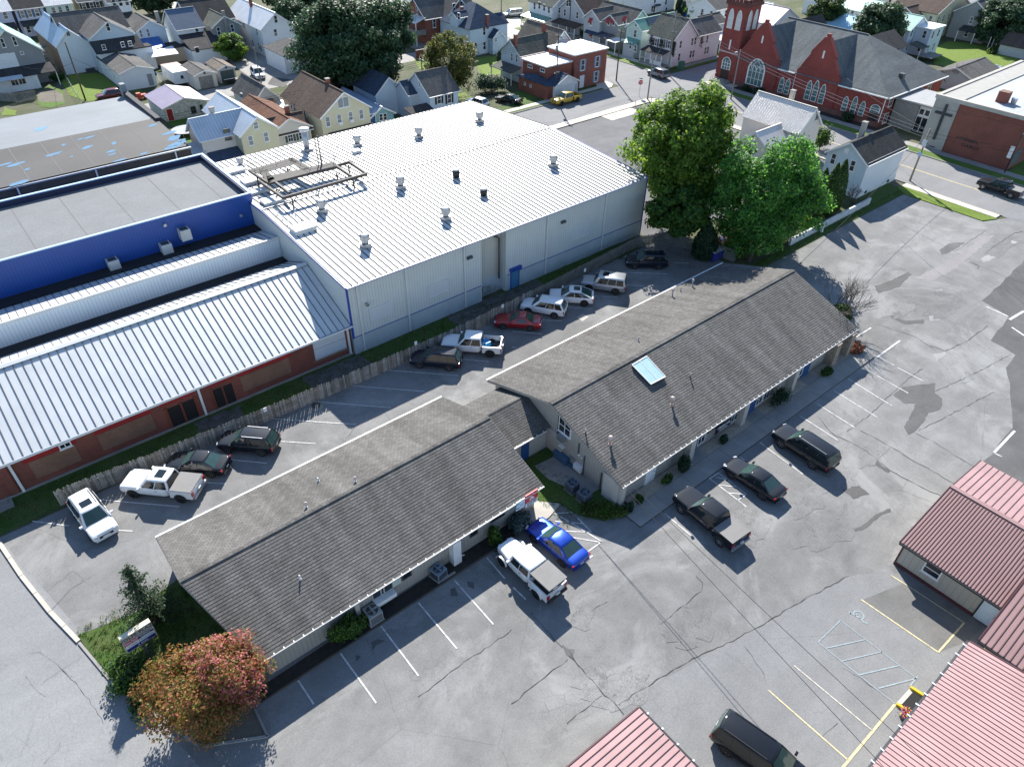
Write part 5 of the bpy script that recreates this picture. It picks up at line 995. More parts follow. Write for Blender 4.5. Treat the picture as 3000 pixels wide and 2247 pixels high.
SRD = sh2('rust_shingle', (.19, .10, .07)); SLT = sh2('slate_grey', (.15, .165, .17), .12)
def metal2(n, c, rough=.4, pitch=.42): 
    k = 'metalroof_'+n
    if k+'x' in MATS: return MATS[k+'x'], MATS[k+'y']
    out = []
    for ax in 'xy':
        t = NT(k+ax); sep = t.n('SeparateXYZ'); t.l(t.pos(), sep.inputs[0]); fr = t.math('FRACT', t.math('DIVIDE', sep.outputs[0 if ax == 'x' else 1], pitch))
        j = t.ramp(fr, [(0., .45), (.09, .5), (.14, 1.), (1., 1.)]); a = t.ramp(t.noise(.6, 5), [(.3, .88), (.7, 1.08)])
        t.col(t.mix(1., t.mix(1., tuple(c), j, 'MULTIPLY'), a, 'MULTIPLY')); t.set(rough, .1); t.bump(fr, .5, .03); MATS[k+ax] = t.m; out.append(t.m)
    return tuple(out)
MBLU, MGRN, MPUR, MSLV, MWHT, MSHD, MRED, MAQU, MPNK = metal2('steel_blue', (.24, .33, .46)), metal2('green', (.13, .30, .24)), metal2('mauve', (.33, .28, .35)), metal2('silver', (.48, .53, .58)), metal2('white', (.66, .66, .66)), metal2('shaded_blue', (.02, .12, .42)), metal2('rust_red', (.42, .13, .12)), metal2('aqua', (.35, .58, .68)), metal2('pale_pink', (.70, .64, .58))
MINT = metal2('mint_green', (.45, .66, .55)); MNAV = metal2('navy_ribbed', (.10, .14, .2)); FLATW = (M('white_membrane', (.8, .8, .79), .6, .04, .5), M('white_membrane', (.8, .8, .79)))
class V: pass
def volume(root, ax, x0, x1, y0, y1, ze, zr, wall, roof, ov=.32, z0=0., ridge=None, wname='wall', left=None, hip=0.):
    """one pitched volume; ax is the ridge direction ('x' or 'y'), 'f' is a flat roof"""
    v = V(); v.x0, v.x1, v.y0, v.y1, v.ze, v.zr, v.ax, v.root = x0, x1, y0, y1, ze, zr, ax, root; w = MB(); th = .13
    xm, ym = (x0+x1)/2, (y0+y1)/2
    if ax == 'f':
        w.box(x0, x1, y0, y1, z0, ze); part(wname, w, wall, root); v.roof = part('roof', MB().box(x0-ov, x1+ov, y0-ov, y1+ov, ze+.003, ze+.22), roof[0], root); return v
    w.box(x0, x1, y0, y1, z0, ze)
    if hip == 0:
        if ax == 'y': w.poly([(x0, y0, ze), (x1, y0, ze), (xm, y0, zr-.05)]); w.poly([(x1, y1, ze), (x0, y1, ze), (xm, y1, zr-.05)])
        else: w.poly([(x0, y1, ze), (x0, y0, ze), (x0, ym, zr-.05)]); w.poly([(x1, y0, ze), (x1, y1, ze), (x1, ym, zr-.05)])
    part(wname, w, wall, root)
    if left: part('side_wall', MB().box(x0-.03, x0-.004, y0, y1, z0, ze), left, root)
    r = MB(); k = (zr-ze)/((x1-x0)/2 if ax == 'y' else (y1-y0)/2); zl = ze-k*ov
    if hip:
        A, B, C_, D = (x0-ov, y0-ov, zl), (x1+ov, y0-ov, zl), (x1+ov, y1+ov, zl), (x0-ov, y1+ov, zl)
        if ax == 'y': E, F = (xm, y0+hip, zr), (xm, y1-hip, zr); r.slab([A, B, E], th); r.slab([B, C_, F, E], th); r.slab([C_, D, F], th); r.slab([D, A, E, F], th)
        else: E, F = (x0+hip, ym, zr), (x1-hip, ym, zr); r.slab([A, B, F, E], th); r.slab([B, C_, F], th); r.slab([C_, D, E, F], th); r.slab([D, A, E], th)
        v.roof = part('roof', r, roof[0 if ax == 'x' else 1], root)
    elif ax == 'y':
        v.roof = part('roof', r.slab([(x0-ov, y0-ov, zl), (xm, y0-ov, zr), (xm, y1+ov, zr), (x0-ov, y1+ov, zl)], th).slab([(xm, y0-ov, zr), (x1+ov, y0-ov, zl), (x1+ov, y1+ov, zl), (xm, y1+ov, zr)], th), roof[1], root)
        f = MB().bar((x0-ov, y0-ov-.02, zl-.1), (xm, y0-ov-.02, zr-.1), .05, .2).bar((xm, y0-ov-.02, zr-.1), (x1+ov, y0-ov-.02, zl-.1), .05, .2); part('bargeboard', f, m_trim, v.roof)
        part('ridge_cap', MB().bar((xm, y0-ov, zr+.02), (xm, y1+ov, zr+.02), .22, .05), roof[1], v.roof)
    else:
        v.roof = part('roof', r.slab([(x0-ov, y0-ov, zl), (x1+ov, y0-ov, zl), (x1+ov, ym, zr), (x0-ov, ym, zr)], th).slab([(x0-ov, ym, zr), (x1+ov, ym, zr), (x1+ov, y1+ov, zl), (x0-ov, y1+ov, zl)], th), roof[0], root)
        f = MB().bar((x0-ov-.02, y0-ov, zl-.1), (x0-ov-.02, ym, zr-.1), .05, .2).bar((x0-ov-.02, y1+ov, zl-.1), (x0-ov-.02, ym, zr-.1), .05, .2); part('bargeboard', f, m_trim, v.roof)
        part('ridge_cap', MB().bar((x0-ov, ym, zr+.02), (x1+ov, ym, zr+.02), .22, .05), roof[0], v.roof)
        part('gutter', MB().box(x0-ov, x1+ov, y0-ov-.1, y0-ov-.003, zl-.12, zl), m_trim, v.roof)
    return v
def house(name, label, loc, cat='house', group='houses of the town'): return thing(name, label, cat, (loc[0], loc[1], 0), group)
def W(v, face, t, x, y, w=.85, h=1.4, **k):
    c = {'-y': v.y0-.01, '-x': v.x0-.01}[face]; p = onY(t, x, y, c) if face == '-y' else onX(t, x, y, c); return window(v.root, p, face, w, h, **k)
def D(v, face, t, x, y, w=.95, h=2.05, m=None):
    c = {'-y': v.y0-.01, '-x': v.x0-.01}[face]; p = onY(t, x, y, c) if face == '-y' else onX(t, x, y, c); p.z = max(.1, p.z-h/2); return door(v.root, p, face, w, h, m)
def chimney(v, t, x, y, z, w=.55, m=None, top=1.2):
    p = G(t, x, y, z); o = part('chimney', MB().box(p.x-w/2, p.x+w/2, p.y-w/2, p.y+w/2, z-2., z+top*.5), m or RBR, v.roof); part('cap', MB().box(p.x-w/2-.06, p.x+w/2+.06, p.y-w/2-.06, p.y+w/2+.06, z+top*.5, z+top*.5+.1), m_conc_d, o)
def porch(root, x0, x1, y0, dep, zt, zl, roof, posts=0, face='-y', floor=None, rail=False):
    """lean-to roof in front of a wall at y0 (or x0 for face -x, then x0,x1 are the y range)"""
    if face == '-y': q = [(x0, y0, zt), (x1, y0, zt), (x1, y0-dep, zl), (x0, y0-dep, zl)]; pt = lambda u: (x0+.1+(x1-x0-.2)*u, y0-dep+.15)
    else: q = [(y0, x0, zt), (y0, x1, zt), (y0-dep, x1, zl), (y0-dep, x0, zl)]; pt = lambda u: (y0-dep+.15, x0+.1+(x1-x0-.2)*u)
    o = part('porch_roof', MB().slab(q, .12), roof, root)
    for i in range(posts): a = pt(i/(posts-1) if posts > 1 else .5); part('porch_post', MB().box(a[0]-.07, a[0]+.07, a[1]-.07, a[1]+.07, 0, zl-.1), m_trim, o)
    if floor: part('porch_floor', MB().box(*( (x0, x1, y0-dep, y0-.02) if face == '-y' else (y0-dep, y0-.02, x0, x1)), 0, .45), floor, o)
    if rail:
        a, b = pt(0), pt(1); mb = MB().bar((*a, 1.25), (*b, 1.25), .06); n = int((Vector(b)-Vector(a)).length/.22)
        for i in range(n+1): mb.cyl((a[0]+(b[0]-a[0])*i/n, a[1]+(b[1]-a[1])*i/n, .45), (a[0]+(b[0]-a[0])*i/n, a[1]+(b[1]-a[1])*i/n, 1.25), .02, .02, 4)
        part('porch_railing', mb, m_trim, o)
    return o
def GY(t, L, R, ze, A, Dp=None, dep=9., y0=None):
    PR = G(t, *R, ze); PL = G(t, *L, ze) if L else None; y = y0 or ((PL.y+PR.y)/2 if PL else PR.y); a = onY(t, *A, y)
    return (PL.x if PL else 2*a.x-PR.x), PR.x, y, (G(t, *Dp, a.z).y if Dp else y+dep), ze, a.z
def GX(t, L, R, ze, A, length=9., x0=None):
    PL, PR = G(t, *L, ze), G(t, *R, ze); x = x0 or (PL.x+PR.x)/2; a = onX(t, *A, x); return x, x+length, PR.y, PL.y, ze, a.z

# upper left row
v = GY('A1', None, (665, 790), 5.6, (55, 480), dep=10); r = house('house', 'grey and white gabled house with green metal roof and dark porch at the left edge', v[:3:2])
a = volume(r, 'y', *v, GRY, MGRN); b = part('white_wall', MB().box(a.x0, onY('A1', 250, 900, a.y0).x, a.y0-.05, a.y0-.004, 0, a.ze), WHT, r)
for x, y, w, h in ((235, 670, .6, 1.5), (355, 860, .55, .55), (45, 700, .6, 1.5), (28, 955, 1.0, 1.5), (110, 940, 1.0, 1.5)): W(a, '-y', 'A1', x, y, w, h)
porch(r, a.x0-2, a.x1+.6, a.y0-.06, 3.2, 3.3, 2.4, SDK[0], 4); porch(r, a.x0-2, a.x0+4.2, a.y0-3.3, 1.3, 2.75, 2.45, MSLV[0], 0)
p = volume(r, 'f', a.x0-2, a.x1-2.6, a.y0-3.0, a.y0-.1, 2.2, 2.4, WHT, SDK, .0, 0); W(p, '-y', 'A1', 240, 1330, 1.3, 1.3, sash='v'); W(p, '-y', 'A1', 350, 1310, 1.3, 1.3, sash='v'); D(p, '-y', 'A1', 110, 1400, 1., 2.0)
v = GY('A1', (905, 750), (1435, 690), 5.1, (1070, 480), (735, 200), y0=162.1); r = house('house', 'tall narrow white house with steel blue metal roof and brown shingled side', v[:3:2]); a = volume(r, 'y', *v, WHT, MBLU, left=BRN, ov=.2)
window(r, onY('A1', 1100, 548, a.y0-.01), '-y', .5, .6, m_dgrey); part('bulkhead', MB().box(a.x1-2, a.x1-.4, a.y0-.5, a.y0-.01, 0, .6), m_dgrey, r)
st = thing('wooden_stairs', 'weathered wooden stairs climbing the brown side wall', 'stairs', (24.5, 168, 0)); 
for i in range(11): part('tread', MB().box(23.4, 24.6, 164+i*.55, 164.5+i*.55, .4+i*.3, .48+i*.3), m_wood, st)
for x in (23.4, 24.6): part('stringer', MB().bar((x, 164, .3), (x, 170, 3.6), .08, .25), m_wood, st)
part('landing', MB().box(23.2, 25, 170, 172.5, 3.5, 3.62), m_wood, st)
v = GY('A1', (1440, 610), (2165, 530), 6.3, (1705, 345), (1525, 205)); r = house('house', 'white house with wide grey cross gable and dark lower roof', v[:3:2]); a = volume(r, 'y', *v, BLU, SGR); W(a, '-y', 'A1', 1745, 440, .7, 1.5)
volume(r, 'x', a.x0-3., a.x1+1., a.y1-2.0, a.y1+6.5, 6.0, a.zr+.25, WHT, SGR); lo = volume(r, 'f', a.x0+.2, a.x1+2.0, a.y0-2.6, a.y0-.05, 3.9, 4., WHT, SDK, 0.); porch(r, a.x0-.4, a.x1+.6, a.y0-.05, 3.1, 5.7, 4.2, SDK[0])
for x, y in ((1680, 770), (1985, 725), (2105, 710)): W(lo, '-y', 'A1', x, y, .7, .9)
v = GY('T1', (1025, 632), (1321, 587), 3.1, (1150, 572), (965, 430), y0=145.6); a = volume(r, 'y', *v, WHT, SGR, .25, wname='garage_wall'); D(a, '-y', 'T1', 1300, 690, .9, 2.0, GRY); W(a, '-x', 'T1', 990, 660, .5, .6)
v = GY('A2', (0, 490), (470, 440), 5.6, (180, 330), (0, 205)); r = house('house', 'pale blue house with lean-to roof coloured blue for shade and white for sun', v[:3:2]); a = volume(r, 'y', *v, BLU, SGR)
for x, y in ((70, 550), (187, 535)): W(a, '-y', 'A2', x, y, .5, 1.4)
lw = volume(r, 'f', a.x0-.4, a.x1+2.6, a.y0-4.5, a.y0-.05, 2.5, 2.6, TAN, SDK, 0.); o = part('lean_to_roof', MB().slab([G('A2', 25, 630, 4.1), G('A2', 345, 580, 4.1), G('A2', 470, 740, 3.1), G('A2', 165, 845, 3.1)], .1), MSHD[0], r); part('awning', MB().slab([G('A2', 165, 850, 3.05), G('A2', 580, 742, 3.05), G('A2', 682, 870, 2.5), G('A2', 235, 935, 2.5)], .08), MWHT[0], r)  # one roof in two: shade put in as blue, the sunlit awning as white
chimney(a, 'A2', 330, 250, 7.2, .6, m_conc)
PL, PR = G('A2', 650, 475, 5.5), G('A2', 1080, 420, 5.5); ap = onX('A2', 475, 165, PL.x); r = house('house', 'white house with blue grey ribbed metal roof and dark lower shed roof', (PL.x, PL.y)); a = volume(r, 'x', PL.x, PR.x, PL.y, 2*ap.y-PL.y, 5.5, ap.z, WHT, MNAV); W(a, '-y', 'A2', 980, 515, .7, 1.2)
lo = volume(r, 'f', PL.x, PR.x+1.4, PL.y-6., PL.y-.05, 2.6, 2.7, WHT, SDK, 0.); porch(r, PL.x-.1, PR.x+1.6, PL.y-.05, 6.2, 4.4, 2.75, SDK[0]); W(lo, '-y', 'A2', 980, 815, .9, 1.1); part('door_awning', MB().slab([G('A2', 1030, 770, 2.3), G('A2', 1230, 745, 2.3), G('A2', 1260, 800, 2.0), G('A2', 1080, 820, 2.0)], .06), MAQU[0], r)
v = GY('A2', (1215, 440), (1660, 380), 5.4, (1410, 255), (1160, 130)); r = house('house', 'grey house with brick chimney on its gable and dark main roof', v[:3:2]); a = volume(r, 'y', *v, GRY, SGN); W(a, '-y', 'A2', 1330, 510, .75, 1.5); W(a, '-y', 'A2', 1548, 460, .75, 1.5); part('chimney', MB().box((a.x0+a.x1)/2-.3, (a.x0+a.x1)/2+.3, a.y0-.35, a.y0-.01, 0, a.zr+.9), m_conc_d, r)
volume(r, 'x', a.x0-2.2, a.x1+1., a.y1-3.5, a.y1+6, 5.6, a.zr+1.6, GRY, SDK)
v = GY('T2', (40, 250), (320, 210), 5.3, (160, 110), dep=17); r = house('house', 'large white house with pale metal roof and porch at its right corner', v[:3:2]); a = volume(r, 'y', *v, WHT, MWHT)
for x, y in ((170, 170), (168, 285)): W(a, '-y', 'T2', x, y, .75, 1.4)
for x, y in ((1950, 520), (1985, 750), (2020, 790), (1885, 700), (1740, 410)): W(a, '-x', 'A2', x, y, .7, 1.4)
chimney(a, 'A2', 1840, 20, 8.4); q = volume(r, 'f', a.x1+.02, a.x1+2.6, a.y0+.4, a.y0+4, 4.6, 5, WHT, MWHT, .1); porch(r, a.x1+.1, a.x1+2.5, a.y0+.3, 1.4, 2.7, 2.5, MWHT[0], 2)
q = [G('T2', *p, 3.6) for p in ((140, 375), (295, 468), (430, 450), (345, 315))]; r = house('house', 'small white house with hipped grey roof in front of the big maple', (q[1].x, q[1].y)); a = volume(r, 'y', q[1].x-1.2, q[2].x+3, q[1].y+.3, q[1].y+9, 3.5, 5.0, WHT, SGR, hip=3.2); W(a, '-x', 'T2', 290, 500, .8, 1.3); W(a, '-y', 'T2', 350, 505, .9, 1.3)
# row of house fronts along the top
for k, (lab, t, L, R, ze, wall, roof, wins, sh) in enumerate((('lavender house at the top left corner, left of the dark roofed one', 'A1', (-150, 195), (170, 160), 5.6, LAV, MWHT, ((90, 255),), None), ('lavender white house with three shuttered windows and dark roof', 'A1', (220, 150), (680, 95), 5.6, LAV, SDK, ((365, 240), (480, 225), (600, 210)), MATS['blue_cabinet_paint']),
        ('mint house with speckled pale roof in the far top row', 'A1', (720, 85), (1155, 45), 5.6, MNT, MWHT, ((870, 180), (975, 165), (1090, 150)), None), ('tan house with dark shuttered windows in the far top row', 'A1', (1260, 30), (1640, 0), 5.6, TAN, SGR, ((1360, 110), (1485, 100), (1585, 90)), MATS['dark_mulch']), ('white house at the right end of the far top left row', 'T1', (930, 20), (1140, 10), 5.6, WHT, SGR, ((985, 30), (1040, 25), (1095, 20)), None))):
    a, b = G(t, *L, ze), G(t, *R, ze); r = house('house', lab, (a.x, a.y)); v = volume(r, 'x', a.x, b.x, a.y, a.y+9, ze, ze+2.6, wall, roof)
    for x, y in wins: W(v, '-y', t, x, y, .85, 1.5, shut=sh)
    porch(r, a.x+.2, b.x-.2, a.y-.02, 2.4, 3.2, 2.5, SDK[0], 3)
    for i in range(2): window(r, (a.x+1.3+i*2., a.y-.02, 1.4), '-y', .8, 1.4)
# garages and camper in the alley
for lab, c, dm, vv, rf_ in (('pale garage with weathered dark door beside the camper', CRM, m_wood, GY('A2', (930, 1230), (1275, 1170), 2.5, (1090, 1140), (880, 990), y0=138.7), SGR), ('small grey garage with dark green door beside the trailer', LGR, M('green_door', (.06, .09, .085), .6), GY('A2', (1310, 1125), (1585, 1085), 2.5, (1440, 1050), (1240, 940)), STN)):
    r = house('garage', lab, vv[:3:2], 'garage', 'garages in the alley'); a = volume(r, 'y', *vv, c, rf_, .2); xm = (a.x0+a.x1)/2; part('garage_door', MB().box(xm-1.25, xm+1.25, a.y0-.05, a.y0+.02, .02, 2.1), dm, r); window(r, (xm, a.y0-.01, 2.65), '-y', .3, .3, m_dgrey, sash='n')
p = G('A2', 650, 1420); cp = thing('camper_trailer', 'white camper trailer with rusty roof between fence and garage', 'camper', (p.x+1, p.y, 0)); part('body', MB().box(p.x, p.x+3.0, p.y, p.y+6.5, .5, 2.5), M('camper_white', (.66, .68, .7), .5, .1), cp); part('roof', MB().box(p.x-.05, p.x+3.05, p.y-.05, p.y+2.6, 2.5, 2.58), m_trim, cp); part('roof', MB().box(p.x-.05, p.x+3.05, p.y+2.65, p.y+6.5, 2.5, 2.56), M('rusty_roof', (.5, .36, .32), .8, .4, 1.5), cp)
window(cp, (p.x+1.4, p.y-.02, 1.6), '-y', .5, .5, m_dgrey, sash='n'); [part('wheel', MB().cyl((p.x+x, p.y+3, .35), (p.x+x+.2, p.y+3, .35), .35, .35, 12), m_tyre, cp) for x in (.1, 2.7)]
p = G('A2', 430, 1330); lf = thing('lattice_fence', 'white lattice panel fence by the garage door', 'fence', (p.x, p.y, 0)); 
for i in range(7): part('slat', MB().box(p.x-.6, p.x+1.2, p.y, p.y+.05, .2+i*.22, .3+i*.22), m_trim, lf)
for i in range(3): part('post', MB().box(p.x-.65+i*.9, p.x-.55+i*.9, p.y+.05, p.y+.12, 0, 1.8), m_trim, lf)
p = G('A2', 1500, 1350); ut = thing('utility_trailer', 'dark flat utility trailer parked in the alley', 'trailer', (p.x, p.y, 0)); part('bed', MB().box(p.x-1, p.x+1.6, p.y-.6, p.y+.8, .55, .62), m_black, ut); [part('rail', MB().bar(a_, b_, .07), m_trim, ut) for a_, b_ in (((p.x-1, p.y-.6, .9), (p.x+1.6, p.y-.6, .9)), ((p.x-1, p.y+.8, .9), (p.x+1.6, p.y+.8, .9)))]; [part('wheel', MB().cyl((p.x+.3, p.y+y, .33), (p.x+.3, p.y+y+.2, .33), .33, .33, 12), m_tyre, ut) for y in (-.85, .85)]
v = GY('A8', (145, 215), (375, 170), 2.3, (245, 155), (165, 88), y0=125.4); r = house('garage', 'peeling white outbuilding with mauve metal roof and red door', v[:3:2], 'garage', 'garages in the alley'); a = volume(r, 'y', *v, M('peeling_white_boards', (.5, .53, .5), .85, .45, 2.2, .3, 9., stain=.6), MPUR); D(a, '-y', 'A8', 181, 255, .9, 1.8, m_redp); W(a, '-y', 'A8', 302, 222, .9, 1.1, frame=m_dgrey); W(a, '-y', 'A8', 345, 213, .5, 1.1, frame=m_dgrey)
# cream house with silver roof
v = GY('A8', (548, 350), (748, 310), 6.2, (628, 255), (438, 125)); r = house('house', 'cream house with silver standing seam roof, side porch and chimney behind the warehouse', v[:3:2]); a = volume(r, 'y', *v, YEL, MSLV)
for x, y in ((606, 385), (688, 365), (633, 305)): W(a, '-y', 'A8', x, y, .75, 1.35 if y > 310 else 1.0, glass=m_glass_l)
b = volume(r, 'x', a.x0-4.6, a.x0+2.4, a.y0+2.2, a.y0+6.6, 6.0, a.zr-.1, CRM, MSLV); W(b, '-y', 'A8', 482, 352, .9, 1.5, frame=MATS['green_door']); chimney(b, 'A8', 402, 235, 8.0, .6, m_conc)
porch(r, b.x0-2.6, b.x0+.4, b.y0+2.5, 2.6, 4.9, 4.3, MSLV[0], 3, rail=True); part('upper_deck', MB().box(b.x0-2.6, b.x0, b.y0-.1, b.y0+2.4, 2.7, 2.85), m_wood, r); q = MB(); [q.box(b.x0-2.6+i*.2, b.x0-2.55+i*.2, b.y0-.1, b.y0-.05, 2.85, 3.8) for i in range(13)]; q.box(b.x0-2.6, b.x0, b.y0-.12, b.y0-.04, 3.8, 3.88); part('deck_railing', q, m_wood, r)
lo = volume(r, 'f', b.x0+.6, a.x0-.02, b.y0-4.2, b.y0-.05, 2.6, 2.7, WHT, SBL, .0); part('lean_to_roof', MB().slab([(b.x0+.3, b.y0-.05, 4.0), (a.x0-.05, b.y0-.05, 4.0), (a.x0-.05, b.y0-4.4, 2.75), (b.x0+.3, b.y0-4.4, 2.75)], .1), SBL[0], r)
# brown roofed row behind the cream houses
p0_, p1_ = G('A8', 605, 140, 5.6), G('A8', 815, 262, 5.6); r = house('house', 'long low house with rusty brown shingle roof between the cream houses', (p1_.x, p1_.y)); volume(r, 'y', p0_.x-3.2, p0_.x+3.0, p1_.y, p0_.y, 4.0, 5.6, CRM, SRD); a_, b_ = G('A8', 745, 355, 3.6), G('A8', 930, 318, 3.6)
lo = volume(r, 'x', a_.x, b_.x, a_.y, a_.y+5.4, 3.6, 5.2, WHT, SBR); [W(lo, '-y', 'A8', x, y, .85, 1.2, shut=MATS['green_door'], sash='x') for x, y in ((817, 370), (875, 358))]; chimney(lo, 'A8', 800, 225, 5.6)
v = GY('A8', (600, 165), (780, 165), 3.4, (668, 95), (560, 28)); r = house('house', 'small grey roofed house with brown entry behind the rusty roof', v[:3:2]); a = volume(r, 'y', *v, LGR, SGR); part('entry', MB().box((a.x0+a.x1)/2-.4, (a.x0+a.x1)/2+.9, a.y0-1.4, a.y0-.02, 0, 3.4), BRN, r); porch(r, (a.x0+a.x1)/2+.9, a.x1+.4, a.y0-.02, 2.4, 2.8, 2.3, MWHT[0], 2); W(a, '-x', 'A8', 560, 150, .6, 1.0)
v = GY('A8', (975, 255), (1237, 200), 5.5, (1090, 125), (878, 18)); r = house('house', 'big cream gabled house with brown grey roof right behind the warehouse', v[:3:2]); a = volume(r, 'y', *v, YEL, SBR)
W(a, '-y', 'A8', 1097, 182, 1.9, 1.5, glass=m_glass_l, sash='v'); [W(a, '-y', 'A8', x, y, .75, 1.5, glass=m_glass_l) for x, y in ((1016, 285), (1077, 272), (1137, 258), (1193, 245))]; [W(a, '-x', 'A8', x, y, .6, 1.3) for x, y in ((822, 195), (840, 210), (895, 245))]
[part('window_air_conditioner', MB().box(onY('A8', x, y, a.y0).x-.3, onY('A8', x, y, a.y0).x+.3, a.y0-.4, a.y0-.02, onY('A8', x, y, a.y0).z-.2, onY('A8', x, y, a.y0).z+.2), m_trim, r) for x, y in ((1080, 292), (1140, 278))]
chimney(a, 'A8', 1016, 80, 8.2); porch(r, a.x0+.8, a.x1+.3, a.y0-.02, 3.2, 2.9, 2.3, SDK[0], 0); lo = volume(r, 'f', a.x0+1, a.x1, a.y0-3., a.y0-.03, 2.2, 2.3, YEL, SDK, 0.); window(r, (a.x0-.02, a.y0+1.5, 1.4), '-x', .7, 1.)
a_, b_ = G('T2', 985, 1010, 2.5), G('T2', 1190, 965, 2.5); r = house('house', 'low teal house with blue grey roof between the cream house and the blue one', (a_.x, a_.y)); a = volume(r, 'y', a_.x, b_.x, a_.y, a_.y+12, 2.5, 3.7, siding('teal_siding', (.22, .42, .46), 'Z'), MBLU); [W(a, '-y', 'T2', x, y, .7, 1.1) for x, y in ((1080, 1015), (1115, 1010))]; D(a, '-y', 'T2', 1010, 1045, .9, 2., m_door_blue)
# blue house with black shutters
PL, PR = G('A3', 880, 1545, 4.6), G('A3', 1345, 1445, 4.6); ap = onX('A3', 660, 1175, PL.x); r = house('house', 'pale blue house with grey roof and black shutters behind the warehouse', (PL.x, PL.y)); a = volume(r, 'x', PL.x, PR.x, PL.y, 2*ap.y-PL.y, 4.6, ap.z, BLU, SGR)
[W(a, '-y', 'A3', x, y, .85, 1.5, shut=MATS['dark_mulch']) for x, y in ((1028, 1610), (1195, 1600))]; W(a, '-x', 'A3', 715, 1370, .35, .9); W(a, '-x', 'A3', 655, 1570, .8, 1.4)
c = volume(r, 'x', PL.x-1.6, PL.x+1.5, PL.y+3.8, PL.y+8.0, 4.2, 5.7, BLU, SBL); volume(r, 'y', PL.x-5.5, PL.x-.4, PL.y+7.6, PL.y+15, 4.0, 6.2, BLU, SBL); q = porch(r, PL.x-4.5, PL.x-.1, PL.y+1, 3., 3.2, 2.6, SDK[0], 2)
# red brick house and pale blue hipped house
a_, b_ = G('A3', 810, 300, 5.8), G('A3', 1110, 265, 5.8); ap = onX('A3', 650, 50, a_.x-1.5); r = house('house', 'red brick house with grey roof, white trimmed gables and double porch', (a_.x, a_.y)); a = volume(r, 'x', a_.x, b_.x+9, a_.y, a_.y+8, 5.8, 9.0, RBR, SGR); W(a, '-y', 'A3', 950, 375, .8, 1.9)
g2 = volume(r, 'y', b_.x+.3, b_.x+7, a_.y-1.2, a_.y+5, 5.8, 8.9, RBR, SGR); [W(g2, '-y', 'A3', x, y, .8, 1.7) for x, y in ((1270, 130), (1387, 95))]; W(a, '-y', 'A3', 1130, 300, .7, 1.2); W(a, '-x', 'A3', 672, 175, .6, 1.6)
porch(r, a_.y, a_.y+6, a_.x-.02, 2.6, 5.9, 5.1, MWHT[1], 3, '-x'); part('upper_deck', MB().box(a_.x-2.6, a_.x-.02, a_.y, a_.y+6, 2.6, 2.8), m_wood, r); part('deck_railing', MB().box(a_.x-2.6, a_.x-2.5, a_.y, a_.y+6, 2.8, 3.7).box(a_.x-2.5, a_.x-.1, a_.y, a_.y+.08, 2.8, 3.7), m_wood, r); part('ground_porch', MB().box(a_.x-2.6, a_.x-.02, a_.y, a_.y+6, 0, .6), m_conc_d, r)
pf = thing('brick_yard_wall', 'low dark brick yard wall below the red brick house', 'wall', (84, 132, 0)); part('wall', MB().box(G('A3', 600, 930).x, G('A3', 870, 880).x, G('A3', 700, 950).y, G('A3', 700, 950).y+.3, 0, 1.5), RBR, pf); part('coping', MB().box(G('A3', 600, 930).x, G('A3', 870, 880).x, G('A3', 700, 950).y-.03, G('A3', 700, 950).y+.33, 1.5, 1.6), m_conc_d, pf)
a_, b_ = G('A3', 1525, 465, 5.4), G('A3', 2135, 355, 5.4); r = house('house', 'pale blue house with steep blue hipped roof and two chimneys', (a_.x, a_.y)); a = volume(r, 'y', a_.x, b_.x, a_.y, a_.y+10.5, 5.4, 8.8, BLU, SBL, hip=4.2); [W(a, '-y', 'A3', x, y, .8, 1.6) for x, y in ((1758, 510), (1762, 745), (1620, 760))]; chimney(a, 'A3', 1805, 300, 6.7, .55); chimney(a, 'A3', 1400, 250, 6.5, .55, RBR, 3.)
dm_ = volume(r, 'x', a.x0-.6, a.x0+2.5, a.y0+3.5, a.y0+6, 6.9, 7.7, BLU, SBL, .2, 5.); W(dm_, '-x', 'A3', 1350, 270, .9, 1.3); s_ = G('A3', 1885, 610, 3.3); e_ = volume(r, 'y', s_.x, s_.x+2.9, s_.y-.3, a.y0-.02, 3.3, 4.6, BLU, SBL, .2); W(e_, '-y', 'A3', 1948, 650, .6, .9); volume(r, 'x', b_.x, b_.x+3, a.y0+4, a.y0+8, 4.4, 5.8, BLU, SBL)
# white house, flat roofed brick corner building and garage wing
a_, b_ = G('A4', -200, 900, 5.0), G('A4', 210, 1010, 5.0); v = (a_.x, a_.x+11, b_.y, a_.y, 5., 7.1); r = house('house', 'pale house with weathered green grey roof left of the brick corner building', (a_.x, b_.y)); a = volume(r, 'x', *v, BLU, SGN); [W(a, '-x', 'A4', x, y, .55, 1.4) for x, y in ((90, 1090), (0, 1060))]; chimney(a, 'A4', 65, 720, 7.4); porch(r, b_.y-.5, a_.y, a_.x-.02, 2.6, 2.9, 2.3, SGN[1], 3, '-x'); volume(r, 'y', a_.x+7.0, a_.x+13, b_.y-.6, a_.y+4, 5.0, 8.0, BLU, STN); chimney(a, 'A4', 590, 500, 8.0)
r = house('corner_building', 'two storey red brick corner building with white flat roof and blue shutters', (98, 100), 'building'); a = volume(r, 'f', 95.9, 104.2, 97.6, 104.8, 6.0, 6., RBR, FLATW, .2); b = volume(r, 'f', 89.6, 95.85, 98.2, 104.6, 4.9, 5., RBR, FLATW, .2)
SHB = flat('blue_shutter', (.16, .22, .34), .5); [W(a, '-y', 'A4', x, y, .95, 1.9, shut=SHB) for x, y in ((1310, 1210), (1580, 1145), (1555, 1420))]; D(a, '-y', 'A4', 1290, 1520, .95, 2.1); [W(b, '-x', 'A4', x, y, 1.3, .55, sash='v') for x, y in ((335, 1230), (565, 1305))]
